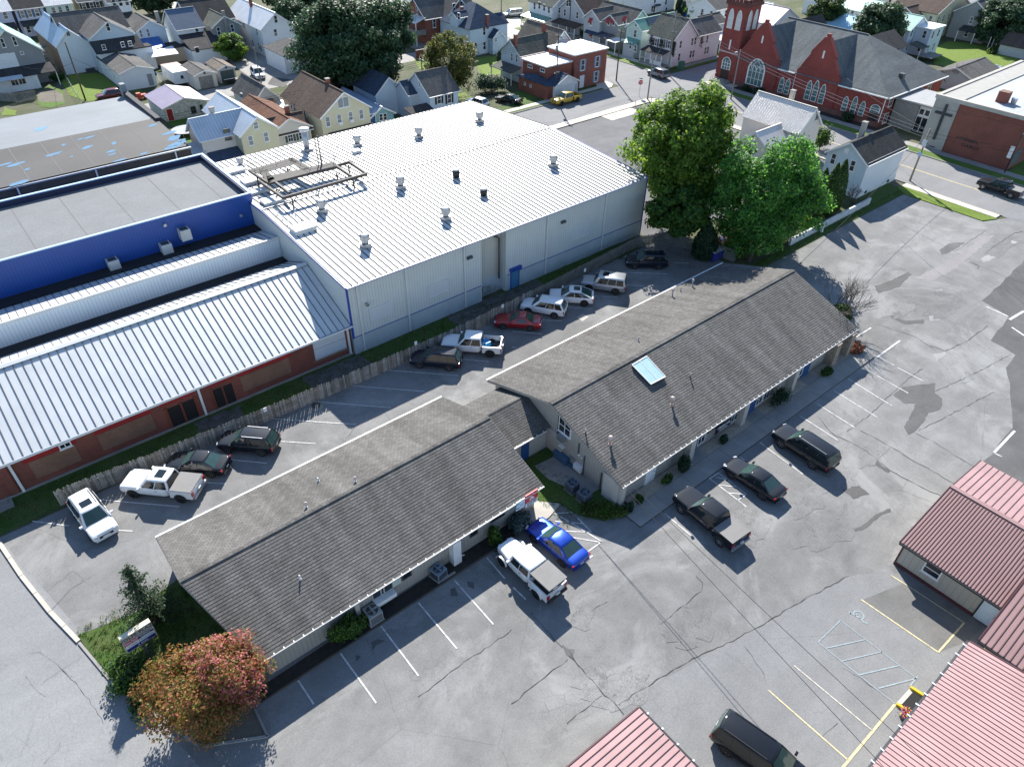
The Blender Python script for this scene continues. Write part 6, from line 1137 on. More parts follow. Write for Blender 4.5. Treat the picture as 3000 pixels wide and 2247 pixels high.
g = volume(r, 'x', 88.2, 89.55, 96.2, 104.0, 2.6, 3.6, RBR, SBL, wname='wing_wall', hip=.6); w2 = volume(r, 'y', 89.6, 95.0, 95.6, 98.1, 2.6, 3.9, WHT, SBL, wname='wing_wall'); [W(g, '-x', 'A4', x, y, .5, .5) for x, y in ((240, 1550), (345, 1590))]; part('garage_door', MB().box(90.4, 94.2, 95.54, 95.6, .05, 2.3), siding('white_garage_door', (.66, .67, .68), 'H', .6), r); door(r, (94.6, 95.58, .05), '-y', .7, 2., LGR)
# houses across the street, facing it
def street(lab, x0, y0, y1, ze, zr, ax, wall, roof, ln, wins, t, pr=None, hip=0., w=.8, h=1.5, **k):
    r = house('house', lab, (x0, y0)); v = volume(r, ax, x0, x0+ln, y0, y1, ze, zr, wall, roof, hip=hip)
    for f, x, y in wins: W(v, f, t, x, y, w, h, **k)
    if pr: porch(r, y0+pr[0], y1-pr[1], x0-.02, pr[2], 3.0, 2.5, pr[3], 4, '-x', m_conc_d, True)
    return v
v = street('white house with green porch roof across the far street', 121.8, 132.2, 140.4, 5.4, 8., 'y', WHT, SGN, 8, [('-x', x, y) for x, y in ((420, 120), (508, 110), (598, 150), (685, 190), (400, 370), (500, 400), (590, 420))], 'A4', (0, 0, 2.6, MGRN[1]))
v = street('grey house with brown porch roof left of the red awnings', 123.5, 123.6, 131.6, 5.2, 8.2, 'x', LGR, SBR, 9, [('-x', x, y) for x, y in ((1028, 60), (1070, 60), (980, 240), (1210, 290), (880, 190))], 'A4', (0, 0, 2.8, SBR[1]))
v = street('grey house with red window awnings and navy porch roofs', 121.8, 117.0, 121.8, 5.2, 6.9, 'x', LGR, SGR, 9, [('-x', 1465, 420)], 'A4'); v2 = volume(v.root, 'x', 122.6, 131, 112.4, 116.9, 5.2, 6.7, GRY, SGR); volume(v.root, 'y', 126, 131, 111.5, 122.5, 5.2, 7.4, LGR, SGR)
awn = flat('red_awning_cloth', (.34, .04, .04), .8)
for t, x, y, X_ in (('A4', 1465, 385, 121.75), ('A4', 1795, 385, 122.55), ('A4', 1885, 390, 122.55), ('A5', 200, 360, 122.55), ('A4', 1490, 640, 121.75)):
    p = onX(t, x, y, X_); part('awning', MB().slab([(X_, p.y-.5, p.z+.5), (X_, p.y+.5, p.z+.5), (X_-.6, p.y+.5, p.z-.4), (X_-.6, p.y-.5, p.z-.4)], .05), awn, v.root); window(v.root, Vector((X_, p.y, p.z-.3)), '-x', .7, 1.3)
porch(v.root, 113.0, 117.2, 122.55, 2.6, 2.9, 2.6, SBL[1], 3, '-x', None, True); part('bay_roof', MB().slab([(121.75, 117.6, 2.7), (121.75, 121, 2.7), (120.8, 120.6, 2.3), (120.8, 118, 2.3)], .1), SBL[1], v.root)
v = street('narrow mint house with green roof and bay window', 121.9, 105.0, 109.3, 5.5, 7.0, 'x', MNT, MGRN, 12, [('-x', 385, 630)], 'A5'); window(v.root, onX('A5', 402, 455, 121.88), '-x', .3, .5, m_dgrey); b = volume(v.root, 'f', 120.6, 121.85, 105.5, 108.6, 2.5, 2.6, LGR, MGRN, 0.); part('bay_roof', MB().slab([(121.85, 105.3, 3.5), (121.85, 108.8, 3.5), (120.4, 108.4, 2.65), (120.4, 105.4, 2.65)], .1), MGRN[1], v.root); [W(b, '-x', 'A5', x, y, .7, 1.4) for x, y in ((300, 850), (390, 900))]; part('solar_panels', MB().slab([(124, 105.2, 6.05), (130, 105.2, 6.05), (129.5, 106.9, 6.95), (125, 106.9, 6.95)], .05), m_glass, v.roof); porch(v.root, 109.4, 112, 122, 3., 2.8, 2.6, MWHT[1], 2, '-x')
r = house('house', 'white corner house with ivy, grey roof and pale side wall', (122, 97)); a = volume(r, 'y', 121.8, 128.8, 96.4, 103.0, 5.5, 8.6, PNK, SGN); b = volume(r, 'x', 128.85, 136.5, 96.3, 102.4, 5.2, 7.4, PNK, SGR)
[W(a, '-y', 'A5', x, y, .75, 1.5) for x, y in ((1225, 830), (1440, 780), (1495, 765), (1195, 1065), (1410, 1010), (1460, 1000))]; [W(b, '-y', 'A5', x, y, .75, 1.5) for x, y in ((1715, 735), (1680, 945), (1727, 935))]; [W(a, '-x', 'A5', x, y, .7, 1.4, shut=m_dgrey) for x, y in ((770, 790), (890, 810), (1010, 830))]
porch(r, 97.0, 102.8, 121.75, 2.4, 3.1, 2.6, SDK[1], 5, '-x', m_conc_d, True); part('porch_enclosure', MB().box(119.5, 119.6, 97.2, 100, .5, 1.2), WHT, r)
ivy = MB(); rr = random.Random(3)
for t, x, y, f in [('A5', 690, 740, 'x'), ('A5', 690, 790, 'x'), ('A5', 880, 780, 'x'), ('A5', 870, 860, 'x'), ('A5', 1105, 800, 'y'), ('A5', 1095, 860, 'y'), ('A5', 1090, 920, 'y'), ('A5', 1085, 1000, 'y'), ('A5', 1620, 700, 'y'), ('A5', 1615, 760, 'y'), ('A5', 1610, 820, 'y'), ('A5', 1560, 650, 'y')]:
    c = onX(t, x, y, 121.7) if f == 'x' else onY(t, x, y, 96.3)
    for i in range(60):
        q = c+Vector((0, rr.gauss(0, .3), rr.gauss(0, .4))) if f == 'x' else c+Vector((rr.gauss(0, .3), 0, rr.gauss(0, .4))); s = .12; n = Vector((rr.uniform(-1, 1), rr.uniform(-1, 1), rr.uniform(-1, 1))).normalized(); u = n.orthogonal().normalized()*s; w_ = n.cross(u); ivy.poly([q+u, q+w_, q-u, q-w_])
part('ivy', ivy, M('ivy_leaf', (.02, .035, .014), .7), r, kind='stuff')
# far behind: white block, long grey garage, roofs beyond the church
a_, b_ = onY('A5', 650, 230, 132), onY('A5', 1430, 240, 118); r = house('house', 'long white two storey house with small blue door hood in the distance', (152, 128)); a = volume(r, 'x', 148.5, 164, 131.5, 139, 7., 9., WHT, SGR); [W(a, '-y', 'A5', x, y, .8, 1.5) for x, y in ((750, 10), (955, 40), (955, 200), (700, 170), (735, 180))]; D(a, '-y', 'A5', 820, 200, .9, 2.1); part('door_hood', MB().slab([onY('A5', 730, 130, 130.4), onY('A5', 865, 110, 130.4), onY('A5', 860, 75, 131.4), onY('A5', 760, 85, 131.4)], .08), SBL[0], r)
r = house('garage', 'long low grey garage with pale roof beyond the parked white minivan', (168, 118), 'garage', 'garages in the alley'); a = volume(r, 'y', 168.8, 176, 108, 132, 2.6, 4.2, LGR, MSLV); [part('garage_door', MB().box(168.74, 168.8, y, y+2.4, .05, 2.2), m_trim, r) for y in (124, 127.5)]
r = house('shed', 'white carport roof beside the church tower', (140, 97.6), 'shed'); part('roof', MB().slab([(138.5, 97.2, 2.6), (144.5, 97.2, 2.6), (144.5, 101.5, 3.0), (138.5, 101.5, 3.0)], .1), MWHT[0], r); [part('post', MB().box(x-.06, x+.06, y-.06, y+.06, 0, 2.6), m_trim, r) for x in (138.7, 144.3) for y in (97.4, 101.3)]; volume(r, 'x', 139, 146, 102, 107, 4.6, 6., WHT, SGR)
for lab, x0, y0, x1, y1, ze, zr, ax, wall, roof in (('house with mauve metal roof behind the church tower', 150, 93, 160, 101, 5., 7.6, 'y', WHT, MPUR), ('white house with rust red roof beyond the church trees', 188, 100, 200, 109, 6.5, 8.5, 'x', WHT, MRED), ('house with light blue metal roof between the church trees', 160.8, 79.9, 169, 88, 4.8, 6.6, 'y', CRM, MAQU), ('house with mint metal roof behind the light blue roof', 178, 86.5, 190, 94, 5., 6.6, 'y', WHT, MINT), ('pale blue house with mint green roof right of the church trees', 170, 72.6, 178, 80, 5., 7.2, 'y', BLU, MINT), ('tall white flat roofed house end by the lawn', 172.5, 69.2, 178.2, 72.5, 5.3, 5.4, 'f', BLU, FLATW),
        ('row house with teal awning at the top edge', 197, 90, 215, 98, 6., 8., 'x', CRM, SGR), ('cream house with brown grey roof at the top right', 187.5, 75.2, 204, 86, 5.6, 9.0, 'y', YEL, SBR), ('grey house with dark hip roof and corner porch by the bright lawn', 194.3, 66.4, 208, 74.5, 5.6, 8.2, 'x', GRY, SGR), ('pale blue house with red chimney at the top right', 214, 66, 226, 75, 5.6, 8.5, 'x', BLU, SGR), ('dull brown roofed house behind the mint roof', 184, 78, 192, 84, 4.6, 6.4, 'x', BRN, SBR), ('white house with dark roof at the upper edge beyond the church', 150, 108, 160, 116, 5.4, 7.4, 'x', WHT, SGR), ('white far house left of the row house with teal awning', 207, 112, 219, 121, 6., 8.2, 'x', WHT, SGR), ('pale green house at the far top right corner', 232, 60, 244, 70, 5.6, 7.8, 'x', MNT, SGR)):
    r = house('house', lab, (x0, y0)); v = volume(r, ax, x0, x1, y0, y1, ze, zr, wall, roof, .25)
    for i in range(int((x1-x0)/2.6)):
        for z in ((1.5, 4.2) if ze > 4.9 else (1.5,)): window(r, (x0+1.2+i*2.5, y0-.01, z), '-y', .8, 1.5)
    for i in range(int((y1-y0)/2.8)):
        for z in ((1.5, 4.2) if ze > 4.9 else (1.5,)): window(r, (x0-.01, y0+1.2+i*2.6, z), '-x', .8, 1.5)
    if 'corner porch' in lab: porch(r, x0-1.5, x0+6, y0-.02, 3.0, 3.1, 2.4, SDK[0], 4); porch(r, y0-2.5, y0+5, x0-.02, 2.4, 3.1, 2.4, SDK[1], 3, '-x')
    if 'flat roofed house end' in lab: porch(r, x0-4, x0-.5, y0+2, 2.8, 2.9, 2.3, SGN[0], 2); part('deck', MB().box(x0-4, x0+1, y0-3.5, y0-.6, .9, 1.0), m_wood, r)
    if 'teal awning' in lab: porch(r, x0+1, x0+12, y0-.02, 2.6, 3.4, 2.6, flat('teal_roof', (.03, .15, .15), .6), 5)
r = house('shed', 'long grey shed with brown roof by the bright lawn', (188, 55), 'shed'); volume(r, 'y', 188.5, 195, 46, 60.5, 2.2, 4.0, LGR, SBR); r = house('shed', 'small grey garden shed with metal roof on the bright lawn', (169, 54), 'shed'); volume(r, 'y', 167.5, 170.5, 52.5, 55.2, 1.7, 2.3, LGR, MSLV, .1)
r = house('garage', 'garage with patched grey roof behind the brick church', (158, 56), 'garage', 'garages in the alley'); volume(r, 'x', 153.5, 165, 51.0, 58.5, 2.6, 4.1, LGR, SGR)
# white houses beside the lot
r = house('house', 'white house with ridged dark roof beside the parking lot verge', (100, 42)); a = volume(r, 'x', 94.5, 104.6, 40.0, 45.8, 4.9, 6.9, BLU, SDK, .3); [W(a, '-x', 'T4', x, y, .75, 1.5) for x, y in ((565, 1375), (730, 1435))]; window(r, onX('T4', 680, 1305, 94.48), '-x', .7, .8, m_trim, WHT, 'n'); part('white_wall', MB().box(94.5, 104.6, 39.96, 39.99, .8, 4.9), siding('bright_white_siding', (.72, .74, .77), 'Z', .15), r); part('plinth', MB().box(94.4, 104.7, 39.9, 45.9, 0, .8), m_trim, r); [window(r, (x, 39.88, .5), '-y', .5, .3, m_dgrey, sash='n') for x in (96.5, 102.5)]; chimney(a, 'T4', 825, 1110, 7.2, .6, m_conc, 1.6)
part('entry', MB().box(104.65, 105.4, 41, 43, 0, 2.6), m_trim, r)
r = house('house', 'white house with pale pinkish ribbed roof across from the brick church', (103, 56)); a = volume(r, 'y', 98.6, 104.4, 53.0, 62.5, 4.5, 7.4, CRM, MPNK); W(a, '-y', 'C', 1085, 1080, .9, 1.3, sash='v'); lo = volume(r, 'x', 93.0, 98.55, 53.5, 59.0, 2.9, 4.8, CRM, MPNK); chimney(a, 'C', 858, 880, 7.6, .6, m_conc, 1.2)
# ------------------------------------------------------------------ brick church with tower
m_stain = flat('stained_glass', (.07, .15, .15), .2, 0, .5); m_louvw = siding('white_louvre', (.62, .62, .62), 'Z', .16, .6, .8, .02, .5, .3)
CH = thing('church', 'large red brick church with tower, stepped gables and slate grey roof', 'church', (130, 68, 0)); FX = 123.2
part('wall', MB().box(FX, 143, 52.6, 82.0, 0, 5.0), CBR, CH)
EL, ZRg, XRg = 4.9, 10.9, 133.1
def gpoly(y0, y1, za, ze_): ym = (y0+y1)/2; return [(y0, 0), (y1, 0), (y1, ze_), (y1-.5, ze_+.5), (ym+2.35, za-3.1), (ym+2.35, za-2.6), (ym+.5, za), (ym-.5, za), (ym-2.35, za-2.6), (ym-2.35, za-3.1), (y0+.5, ze_+.5), (y0, ze_)]
for y0, y1 in ((73.1, 82.0), (61.2, 69.4)):
    pts = gpoly(y0, y1, 11.4, 5.6); mb = MB(); n = len(pts); f, b = [(FX-.25, *p) for p in pts], [(FX+.35, *p) for p in pts]; mb.poly(f[::-1]); mb.poly(b)
    for i in range(n): j = (i+1) % n; mb.poly([f[i], f[j], b[j], b[i]])
    g = part('gable', mb, CBR, CH); ym = (y0+y1)/2
    part('coping', MB().bar((FX+.05, ym+.5, 11.45), (FX+.05, ym-.5, 11.45), .75, .12).bar((FX+.05, ym+2.35, 8.85), (FX+.05, ym+.5, 11.4), .72, .1).bar((FX+.05, ym-2.35, 8.85), (FX+.05, ym-.5, 11.4), .72, .1).bar((FX+.05, y1-.5, 6.15), (FX+.05, ym+2.35, 8.35), .72, .1).bar((FX+.05, y0+.5, 6.15), (FX+.05, ym-2.35, 8.35), .72, .1), M('red_stone_coping', (.30, .075, .06), .8), g)
    part('finial', MB().box(FX-.2, FX+.3, ym-.3, ym+.3, 11.5, 12.0), CBR, g); part('slit_window', MB().box(FX-.3, FX-.24, ym-.14, ym+.14, 8.2, 9.4), m_trim, g)
mb = MB()
def rs(pts): mb.slab(pts, .12)
E0, E1, N0 = (XRg, 63.5, ZRg), (XRg, 79.5, ZRg), 52.1
rs([(FX-.4, N0, EL), (FX-.4, 82.4, EL), E1, E0]); rs([(FX-.4, N0, EL), (143.4, N0, EL), E0]); rs([(143.4, N0, EL), (143.4, 82.4, EL), E1, E0]); rs([(FX-.4, 82.4, EL), E1, (143.4, 82.4, EL)])
cr_ = part('roof', mb, SLT[1], CH)
for ym, hw in ((77.55, 4.1), (65.3, 3.8)):
    part('cross_roof', MB().slab([(FX+.3, ym-hw, 5.9), (FX+.3, ym, 10.7), (XRg, ym, 10.7), (XRg, ym-hw, 5.9)], .1).slab([(FX+.3, ym+hw, 5.9), (FX+.3, ym, 10.7), (XRg, ym, 10.7), (XRg, ym+hw, 5.9)], .1), SLT[0], cr_)
part('ridge_cap', MB().bar((XRg, 63.5, ZRg+.03), (XRg, 79.5, ZRg+.03), .3, .08).bar((FX-.4, N0, EL+.05), (XRg, 63.5, ZRg+.04), .2, .06), SLT[0], cr_); part('dormer_roof', MB().slab([(XRg+1, 67, 8.5), (XRg+1, 63.4, 10.6), (142, 63.4, 10.6), (142, 67, 8.5)], .1).slab([(XRg+1, 60, 8.5), (XRg+1, 63.4, 10.6), (142, 63.4, 10.6), (142, 60, 8.5)], .1), SDK[0], cr_)
part('dormer_roof', MB().slab([(XRg, 82.5, 6.5), (XRg, 79, 10.2), (144, 79, 10.2), (144, 82.5, 6.5)], .1).slab([(XRg, 75.5, 6.5), (XRg, 79, 10.2), (144, 79, 10.2), (144, 75.5, 6.5)], .1), SDK[0], cr_)
for y0, y1 in ((69.6, 73.0), (52.2, 61.1)): part('gutter', MB().box(FX-.58, FX-.42, y0, y1, EL-.16, EL+.02), m_trim, CH)
for y in (69.5, 52.7): part('downspout', MB().box(FX-.14, FX-.02, y-.06, y+.06, 0, EL-.1), m_trim, CH)
part('gutter', MB().box(FX-.5, 143.4, N0-.15, N0, EL-.16, EL+.02), m_trim, CH)
def arch(parent, X, y, zb, w, h, n=2, glass=None, name='window', face='x', Yp=0.):
    """pointed window; face x: on plane x=X centred at y; face y: on plane y=Yp centred at x=y"""
    def pt(u, z, o): return (X-o, y+u, z) if face == 'x' else (y+u, Yp-o, z)
    def outline(w, h, o):
        pts = [(-w/2, zb), (w/2, zb), (w/2, zb+h*.62)]
        for k in range(1, 6): a = k/6; pts.append((w/2*(1-a**1.35), zb+h*.62+h*.38*math.sin(a*math.pi/2)))
        pts.append((0, zb+h))
        for k in range(5, 0, -1): a = k/6; pts.append((-w/2*(1-a**1.35), zb+h*.62+h*.38*math.sin(a*math.pi/2)))
        pts.append((-w/2, zb+h*.62)); return pts
    po, pi_ = outline(w, h, 0), [(u*.84, zb+(z-zb)*.93+h*.03) for u, z in outline(w, h, 0)]; mb = MB()
    for i in range(len(po)): j = (i+1) % len(po); mb.poly([pt(*po[i], .06), pt(*po[j], .06), pt(*pi_[j], .06), pt(*pi_[i], .06)]); mb.poly([pt(*po[i], 0), pt(*po[j], 0), pt(*po[j], .06), pt(*po[i], .06)])
    for k in range(1, n): u = -w*.42+w*.84*k/n; mb.obox(pt(u, zb+h*.40, .05), *((Vector((.02, 0, 0)), Vector((0, .045, 0)), Vector((0, 0, h*.36))) if face == 'x' else (Vector((.045, 0, 0)), Vector((0, .02, 0)), Vector((0, 0, h*.36)))))
    for z in (.26, .52): mb.obox(pt(0, zb+h*z, .052), *((Vector((.02, 0, 0)), Vector((0, w*.42, 0)), Vector((0, 0, .035))) if face == 'x' else (Vector((w*.42, 0, 0)), Vector((0, .02, 0)), Vector((0, 0, .035)))))
    o = part(name, mb, m_trim, parent); part('pane', MB().poly([pt(u, z, .03) for u, z in pi_]), glass or m_stain, o); return o
G1, G2 = FX-.26, FX-.26
o = arch(CH, G1, 77.4, .9, 3.7, 4.7, 4)
tr = MB()
for k in range(4):
    y = 77.4-1.35+.9*k
    for s in (-1, 1): tr.bar((G1-.06, y+s*.42, 3.6), (G1-.06, y, 4.4), .08)
tr.bar((G1-.06, 76.3, 4.1), (G1-.06, 77.4, 5.3), .08).bar((G1-.06, 78.5, 4.1), (G1-.06, 77.4, 5.3), .08); part('tracery', tr, m_trim, o)
for y in (71.85, 70.6): arch(CH, FX-.02, y, .95, 1.0, 2.7, 1)
for y, h in ((66.3, 3.3), (65.0, 3.6), (63.6, 3.3)): arch(CH, G2, y, 1.1, 1.05, h, 1)
for y, h in ((59.2, 2.4), (57.6, 2.8), (56.1, 2.4)): arch(CH, FX-.02, y, 1.0, 1.0, h, 1)
for y in (68.6,): part('doorway', MB().box(FX-.04, FX+.02, y-.5, y+.5, .1, 2.3), m_black, CH)
arch(CH, FX-.02, 53.9, 2.1, 1.7, 1.3, 1, name='fanlight'); part('church_door', MB().box(FX-.05, FX+.02, 53.1, 54.7, .1, 2.2), M('dark_oak', (.03, .018, .014), .6), CH)
part('stone_base', MB().box(FX-.3, FX-.01, 52.6, 82, 0, .8), M('brownstone', (.16, .08, .065), .85, .3, 1.), CH)
for x in (125, 128.2, 131.4, 134.6, 138.2):
    for z in (1.2, 3.9): window(CH, (x, 52.57, z), '-y', 1.3, 1.7, sash='x')
part('roof_vent', MB().box(130.2, 131, 54.2, 55, 5.6, 6.9), m_dgrey, cr_)
# tower
TW = part('tower', MB().box(FX-.3, 127.4, 82.0, 86.2, 0, 13.2), CBR, CH); tc = MB().box(FX-.55, 127.65, 81.75, 86.45, 13.2, 13.8)
for i in range(5):
    for a, b in ((FX-.55+i*1.0, 81.75), (FX-.55+i*1.0, 86.05)): tc.box(a, a+.6, b, b+.4, 13.8, 14.4)
    for a, b in ((FX-.55, 82.4+i*.8), (127.25, 82.4+i*.8)): tc.box(a, a+.4, b, b+.45, 13.8, 14.4)
part('battlement', tc, M('dark_cornice_brick', (.12, .045, .04), .85, .3), TW); part('string_course', MB().box(FX-.36, 127.46, 81.94, 86.26, 5.2, 5.4), M('pale_stone_band', (.5, .42, .38), .8), TW)
for y in (83.2, 85.0): arch(TW, FX-.31, y, 9.3, 1.15, 3.3, 1, m_louvw, 'belfry_louvre')
for x in (124.4, 126.2): arch(TW, 0, x, 9.3, 1.1, 3.3, 1, m_louvw, 'belfry_louvre', 'y', 81.98)
part('slit_window', MB().box(FX-.36, FX-.3, 83.95, 84.25, 5.8, 7.5), m_trim, TW); arch(TW, FX-.31, 84.1, 2.3, 2.0, 2.2, 3, name='fanlight'); part('church_door', MB().box(FX-.34, FX-.29, 83.2, 85.0, .6, 2.4), MATS['dark_oak'], TW)
for i in range(4): part('step', MB().box(FX-.4-.45*(i+1), FX-.4-.45*i, 82.4, 85.8, 0, .6-.14*i), m_conc_d, TW)
rl = MB()
for y in (82.5, 85.7): rl.tube([(FX-.4, y, 1.5), (FX-2.3, y, 1.0)], .03); [rl.cyl((FX-.4-.6*i, y, .1), (FX-.4-.6*i, y, 1.45-.15*i), .025, .025, 5) for i in range(4)]
part('handrail', rl, m_black, TW)
# link and modern brick wing
LW = thing('church_entrance_link', 'low grey stone entrance link with glass doors between the two church buildings', 'building', (128, 49, 0)); part('wall', MB().box(126.0, 134, 48.3, 52.3, 0, 4.1), M('grey_stone_wall', (.24, .235, .225), .85, .2, 1.5, .12), LW); part('wall', MB().box(126.4, 134, 45.2, 48.3, 0, 4.0), m_trim, LW); part('roof', MB().box(125.8, 134.2, 44.6, 52.5, 4.2, 4.45), M('grey_flat_roof', (.3, .31, .32), .8), LW)
for y in (45.9, 46.9, 47.8): door(LW, (126.38, y, .1), '-x', .85, 2.3, m_glass, m_trim)
for y in (45.9, 46.9, 47.8): window(LW, (126.38, y, 3.2), '-x', .85, 1.0, sash='n')
MC = thing('modern_church', 'modern brick church with flat roof, concrete panel and large dark cross', 'church', (135, 38, 0)); MX = 121.3
part('wall', MB().box(MX, 152, 31.4, 40.95, 0, 7.4), MBR, MC); part('concrete_wall', MB().box(MX-.15, 152, 40.95, 44.5, 0, 7.6), M('board_marked_concrete', (.34, .33, .305), .85, .12, .8), MC)
part('roof', MB().box(MX+.5, 151.6, 31.8, 44.1, 7.3, 7.45), puddle_roof('pale_membrane', (.38, .40, .42)), MC)
for q in ((MX-.2, MX+.45, 31.2, 44.7), (MX+.45, 152.2, 31.2, 31.75), (MX+.45, 152.2, 44.15, 44.7)): part('parapet', MB().box(*q, 7.2, 7.75), m_conc, MC)
for k in range(3): part('membrane_seam', MB().box(MX+.6, 151.5, 34+k*3.2, 34.06+k*3.2, 7.452, 7.47), m_trim, MC)
part('cross', MB().box(MX-.35, MX-.16, 42.45, 42.8, 1.4, 6.7).box(MX-.34, MX-.17, 41.35, 42.449, 5.15, 5.5).box(MX-.34, MX-.17, 42.801, 43.9, 5.15, 5.5), M('cross_steel', (.035, .04, .045), .6), MC)
p = G('T4', 2020, 880, 7.5); part('chimney', MB().box(p.x-.7, p.x+.7, p.y-.7, p.y+.7, 7.4, 9.0), MBR, MC); part('roof_fan', MB().cyl((p.x+.2, p.y-1.5, 7.45), (p.x+.2, p.y-1.5, 8.3), .35, .45, 12), m_galv, MC)
for body, z in (('OTTERBEIN', 2.55), ('CHURCH', 1.75)):
    lettering(body, .62, m_black, MC, (MX-.03, 38.1 if z > 2 else 37.3, z), '-x', 1., True)
for y, z in ((32.6, 1.6),): pass
part('side_window', MB().box(121.8, 124.5, 31.36, 31.42, .6, 2.6), m_glass_l, MC); verge([(119, 24), (124, 24), (124, 31), (121, 31), (121, 30)], m_grass, .08)

# ------------------------------------------------------------------ pink roofed workshops at the lower right
m_pk = M('pink_metal_roof', (.37, .235, .235), .6, .15, .6, .03, 20., .1); m_mr = M('maroon_metal_roof', (.29, .185, .18), .5, .1, .6, .04, 20., .1); m_ws = siding('beige_metal_wall', (.40, .375, .32), 'H', .42, .5, .4, .06, .6, .07); m_fas = flat('maroon_trim', (.09, .03, .03), .5)
def ribroof(root, A, B, C_, D_, n, m, rm, rh=.05, name='roof', rw=.03):
    """roof plane A-B (eave) C-D (ridge above B, A): panels side by side, each with its rib"""
    A, B, C_, D_ = map(Vector, (A, B, C_, D_)); up = (B-A).cross(D_-A).normalized(); up = up if up.z > 0 else -up; base = part(name, MB().slab([A-up*.03, B-up*.03, C_-up*.03, D_-up*.03], .06), m, root)
    for i in range(n):
        a, b, c, d = A.lerp(B, i/n), A.lerp(B, (i+1)/n), D_.lerp(C_, (i+1)/n), D_.lerp(C_, i/n); e = (B-A).normalized()*.004
        mb = MB().poly([a+e, b-e, c-e, d+e]); s = (B-A).normalized()*rw; mb.k = 1
        for p, q, P_, Q_ in ((a-s, a-s*.4+up*rh, d-s, d-s*.4+up*rh), (a-s*.4+up*rh, a+s*.4+up*rh, d-s*.4+up*rh, d+s*.4+up*rh), (a+s*.4+up*rh, a+s, d+s*.4+up*rh, d+s)): mb.poly([p, q, Q_, P_])
        part('roof_panel', mb, [m, rm], base)
    return base
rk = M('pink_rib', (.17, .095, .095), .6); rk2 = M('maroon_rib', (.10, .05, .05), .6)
r = house('workshop', 'pink roofed workshop at the bottom centre edge', (15, 3), 'workshop', 'pink roofed workshops'); z = 2.9; P0 = G('S7', 1090, 1135, z); x1 = P0.x+.02
ribroof(r, (x1, P0.y, z), (x1, -14, z), (x1-5.8, -14, z+.75), (x1-5.8, P0.y, z+.75), 66, m_pk, rk); ribroof(r, (x1-11.6, P0.y, z), (x1-11.6, -14, z), (x1-5.8, -14, z+.75), (x1-5.8, P0.y, z+.75), 66, m_pk, rk); part('wall', MB().box(x1-11.2, x1-.35, -13.6, P0.y-.35, 0, 2.85), m_ws, r); part('gutter', MB().box(x1, x1+.13, -14, P0.y, z-.14, z-.02), m_black, r); part('fascia', MB().bar((x1, P0.y+.03, z-.05), (x1-5.8, P0.y+.03, z+.7), .05, .2), m_fas, r)
gz = MB(); [gz.box(x1+.1, x1+.2, P0.y-.6-k*1.05, P0.y-.5-k*1.05, z-.05, z+.02) for k in range(20)]; part('gutter_brackets', gz, m_trim, r, kind='stuff')
r = house('workshop', 'maroon roofed beige workshop with window and white door', (46, 2), 'workshop', 'pink roofed workshops'); XA, ze_, yr_ = 41.0, 2.45, 2.2
A_ = G('S4', 1245, 1650, 2.45)
yn, ys = 6.55, -3.2; xw_, xr_, zr_ = 40.75, 46.9, 3.55
ribroof(r, (xw_-.35, ys, ze_), (xw_-.35, yn, ze_), (xr_, yn, zr_), (xr_, ys, zr_), 46, m_mr, rk2, .04, rw=.045); ribroof(r, (xr_+5.9, yn, ze_), (xr_+5.9, ys, ze_), (xr_, ys, zr_), (xr_, yn, zr_), 22, m_pk, rk, .05)
part('ridge_cap', MB().bar((xr_, ys, zr_+.03), (xr_, yn, zr_+.03), .35, .07), m_mr, r); part('wall', MB().box(xw_, xr_+5.5, ys+.3, yn-.3, 0, ze_-.02), m_ws, r); part('gutter', MB().box(xw_-.5, xw_-.36, ys, yn, ze_-.14, ze_-.02), m_black, r); part('base_trim', MB().box(xw_-.03, xw_-.004, ys+.3, yn-.3, 0, .3), m_fas, r); part('corner_trim', MB().box(xw_-.04, xw_+.1, yn-.32, yn-.2, 0, ze_-.05), m_fas, r); part('fascia', MB().bar((xw_-.35, yn+.03, ze_-.05), (xr_, yn+.03, zr_-.05), .05, .2), m_fas, r)
window(r, onX('P', 2732, 1670, xw_-.01), '-x', 1.15, 1.1); q = onX('S8', 1890, 330, xw_-.01); d_ = door(r, (xw_-.01, q.y, .1), '-x', 1.05, 2.05, M('pale_blue_door', (.55, .66, .74), .5), m_black)
for x, y in ((1825, 180), (1760, 290), (1945, 195)): q = onX('S8', x, y, xw_-.03); part('wall_fixture', MB().cyl((xw_-.1, q.y, q.z), (xw_, q.y, q.z), .09, .09, 8), m_ws, r)
# low maroon wing south of it
ribroof(r, (xw_-3.9, -.15, 2.6), (xw_-3.9, -12, 2.6), (xw_+2, -12, 3.5), (xw_+2, -.15, 3.5), 34, m_mr, rk2, .04, rw=.045); part('wing_wall', MB().box(xw_-3.4, xw_+2, -11.6, -.6, 0, 2.55), M('tan_wall', (.5, .43, .30), .7), r); part('gutter', MB().box(xw_-4.03, xw_-3.91, -12, -.15, 2.46, 2.58), m_black, r); part('fascia', MB().bar((xw_-3.9, -.1, 2.55), (xw_+2, -.1, 3.45), .06, .22), m_fas, r)
r = house('workshop', 'long pink roofed workshop at the bottom right corner with mat and flowers', (30, -4), 'workshop', 'pink roofed workshops'); z = 2.9
E0_, E1_ = G('S8', 1740, 565, z), G('S8', 870, 1640, z)
ribroof(r, (E0_.x, E0_.y, z), (E0_.x-34, E0_.y, z), (E0_.x-34, E0_.y-7.5, z+1.1), (E0_.x, E0_.y-7.5, z+1.1), 110, m_pk, rk, .04, rw=.02); part('wall', MB().box(E0_.x-33.6, E0_.x-.3, E0_.y-14, E0_.y-.4, 0, 2.85), m_ws, r); part('gutter', MB().box(E0_.x-34, E0_.x, E0_.y+.003, E0_.y+.13, z-.14, z-.02), m_dgrey, r)
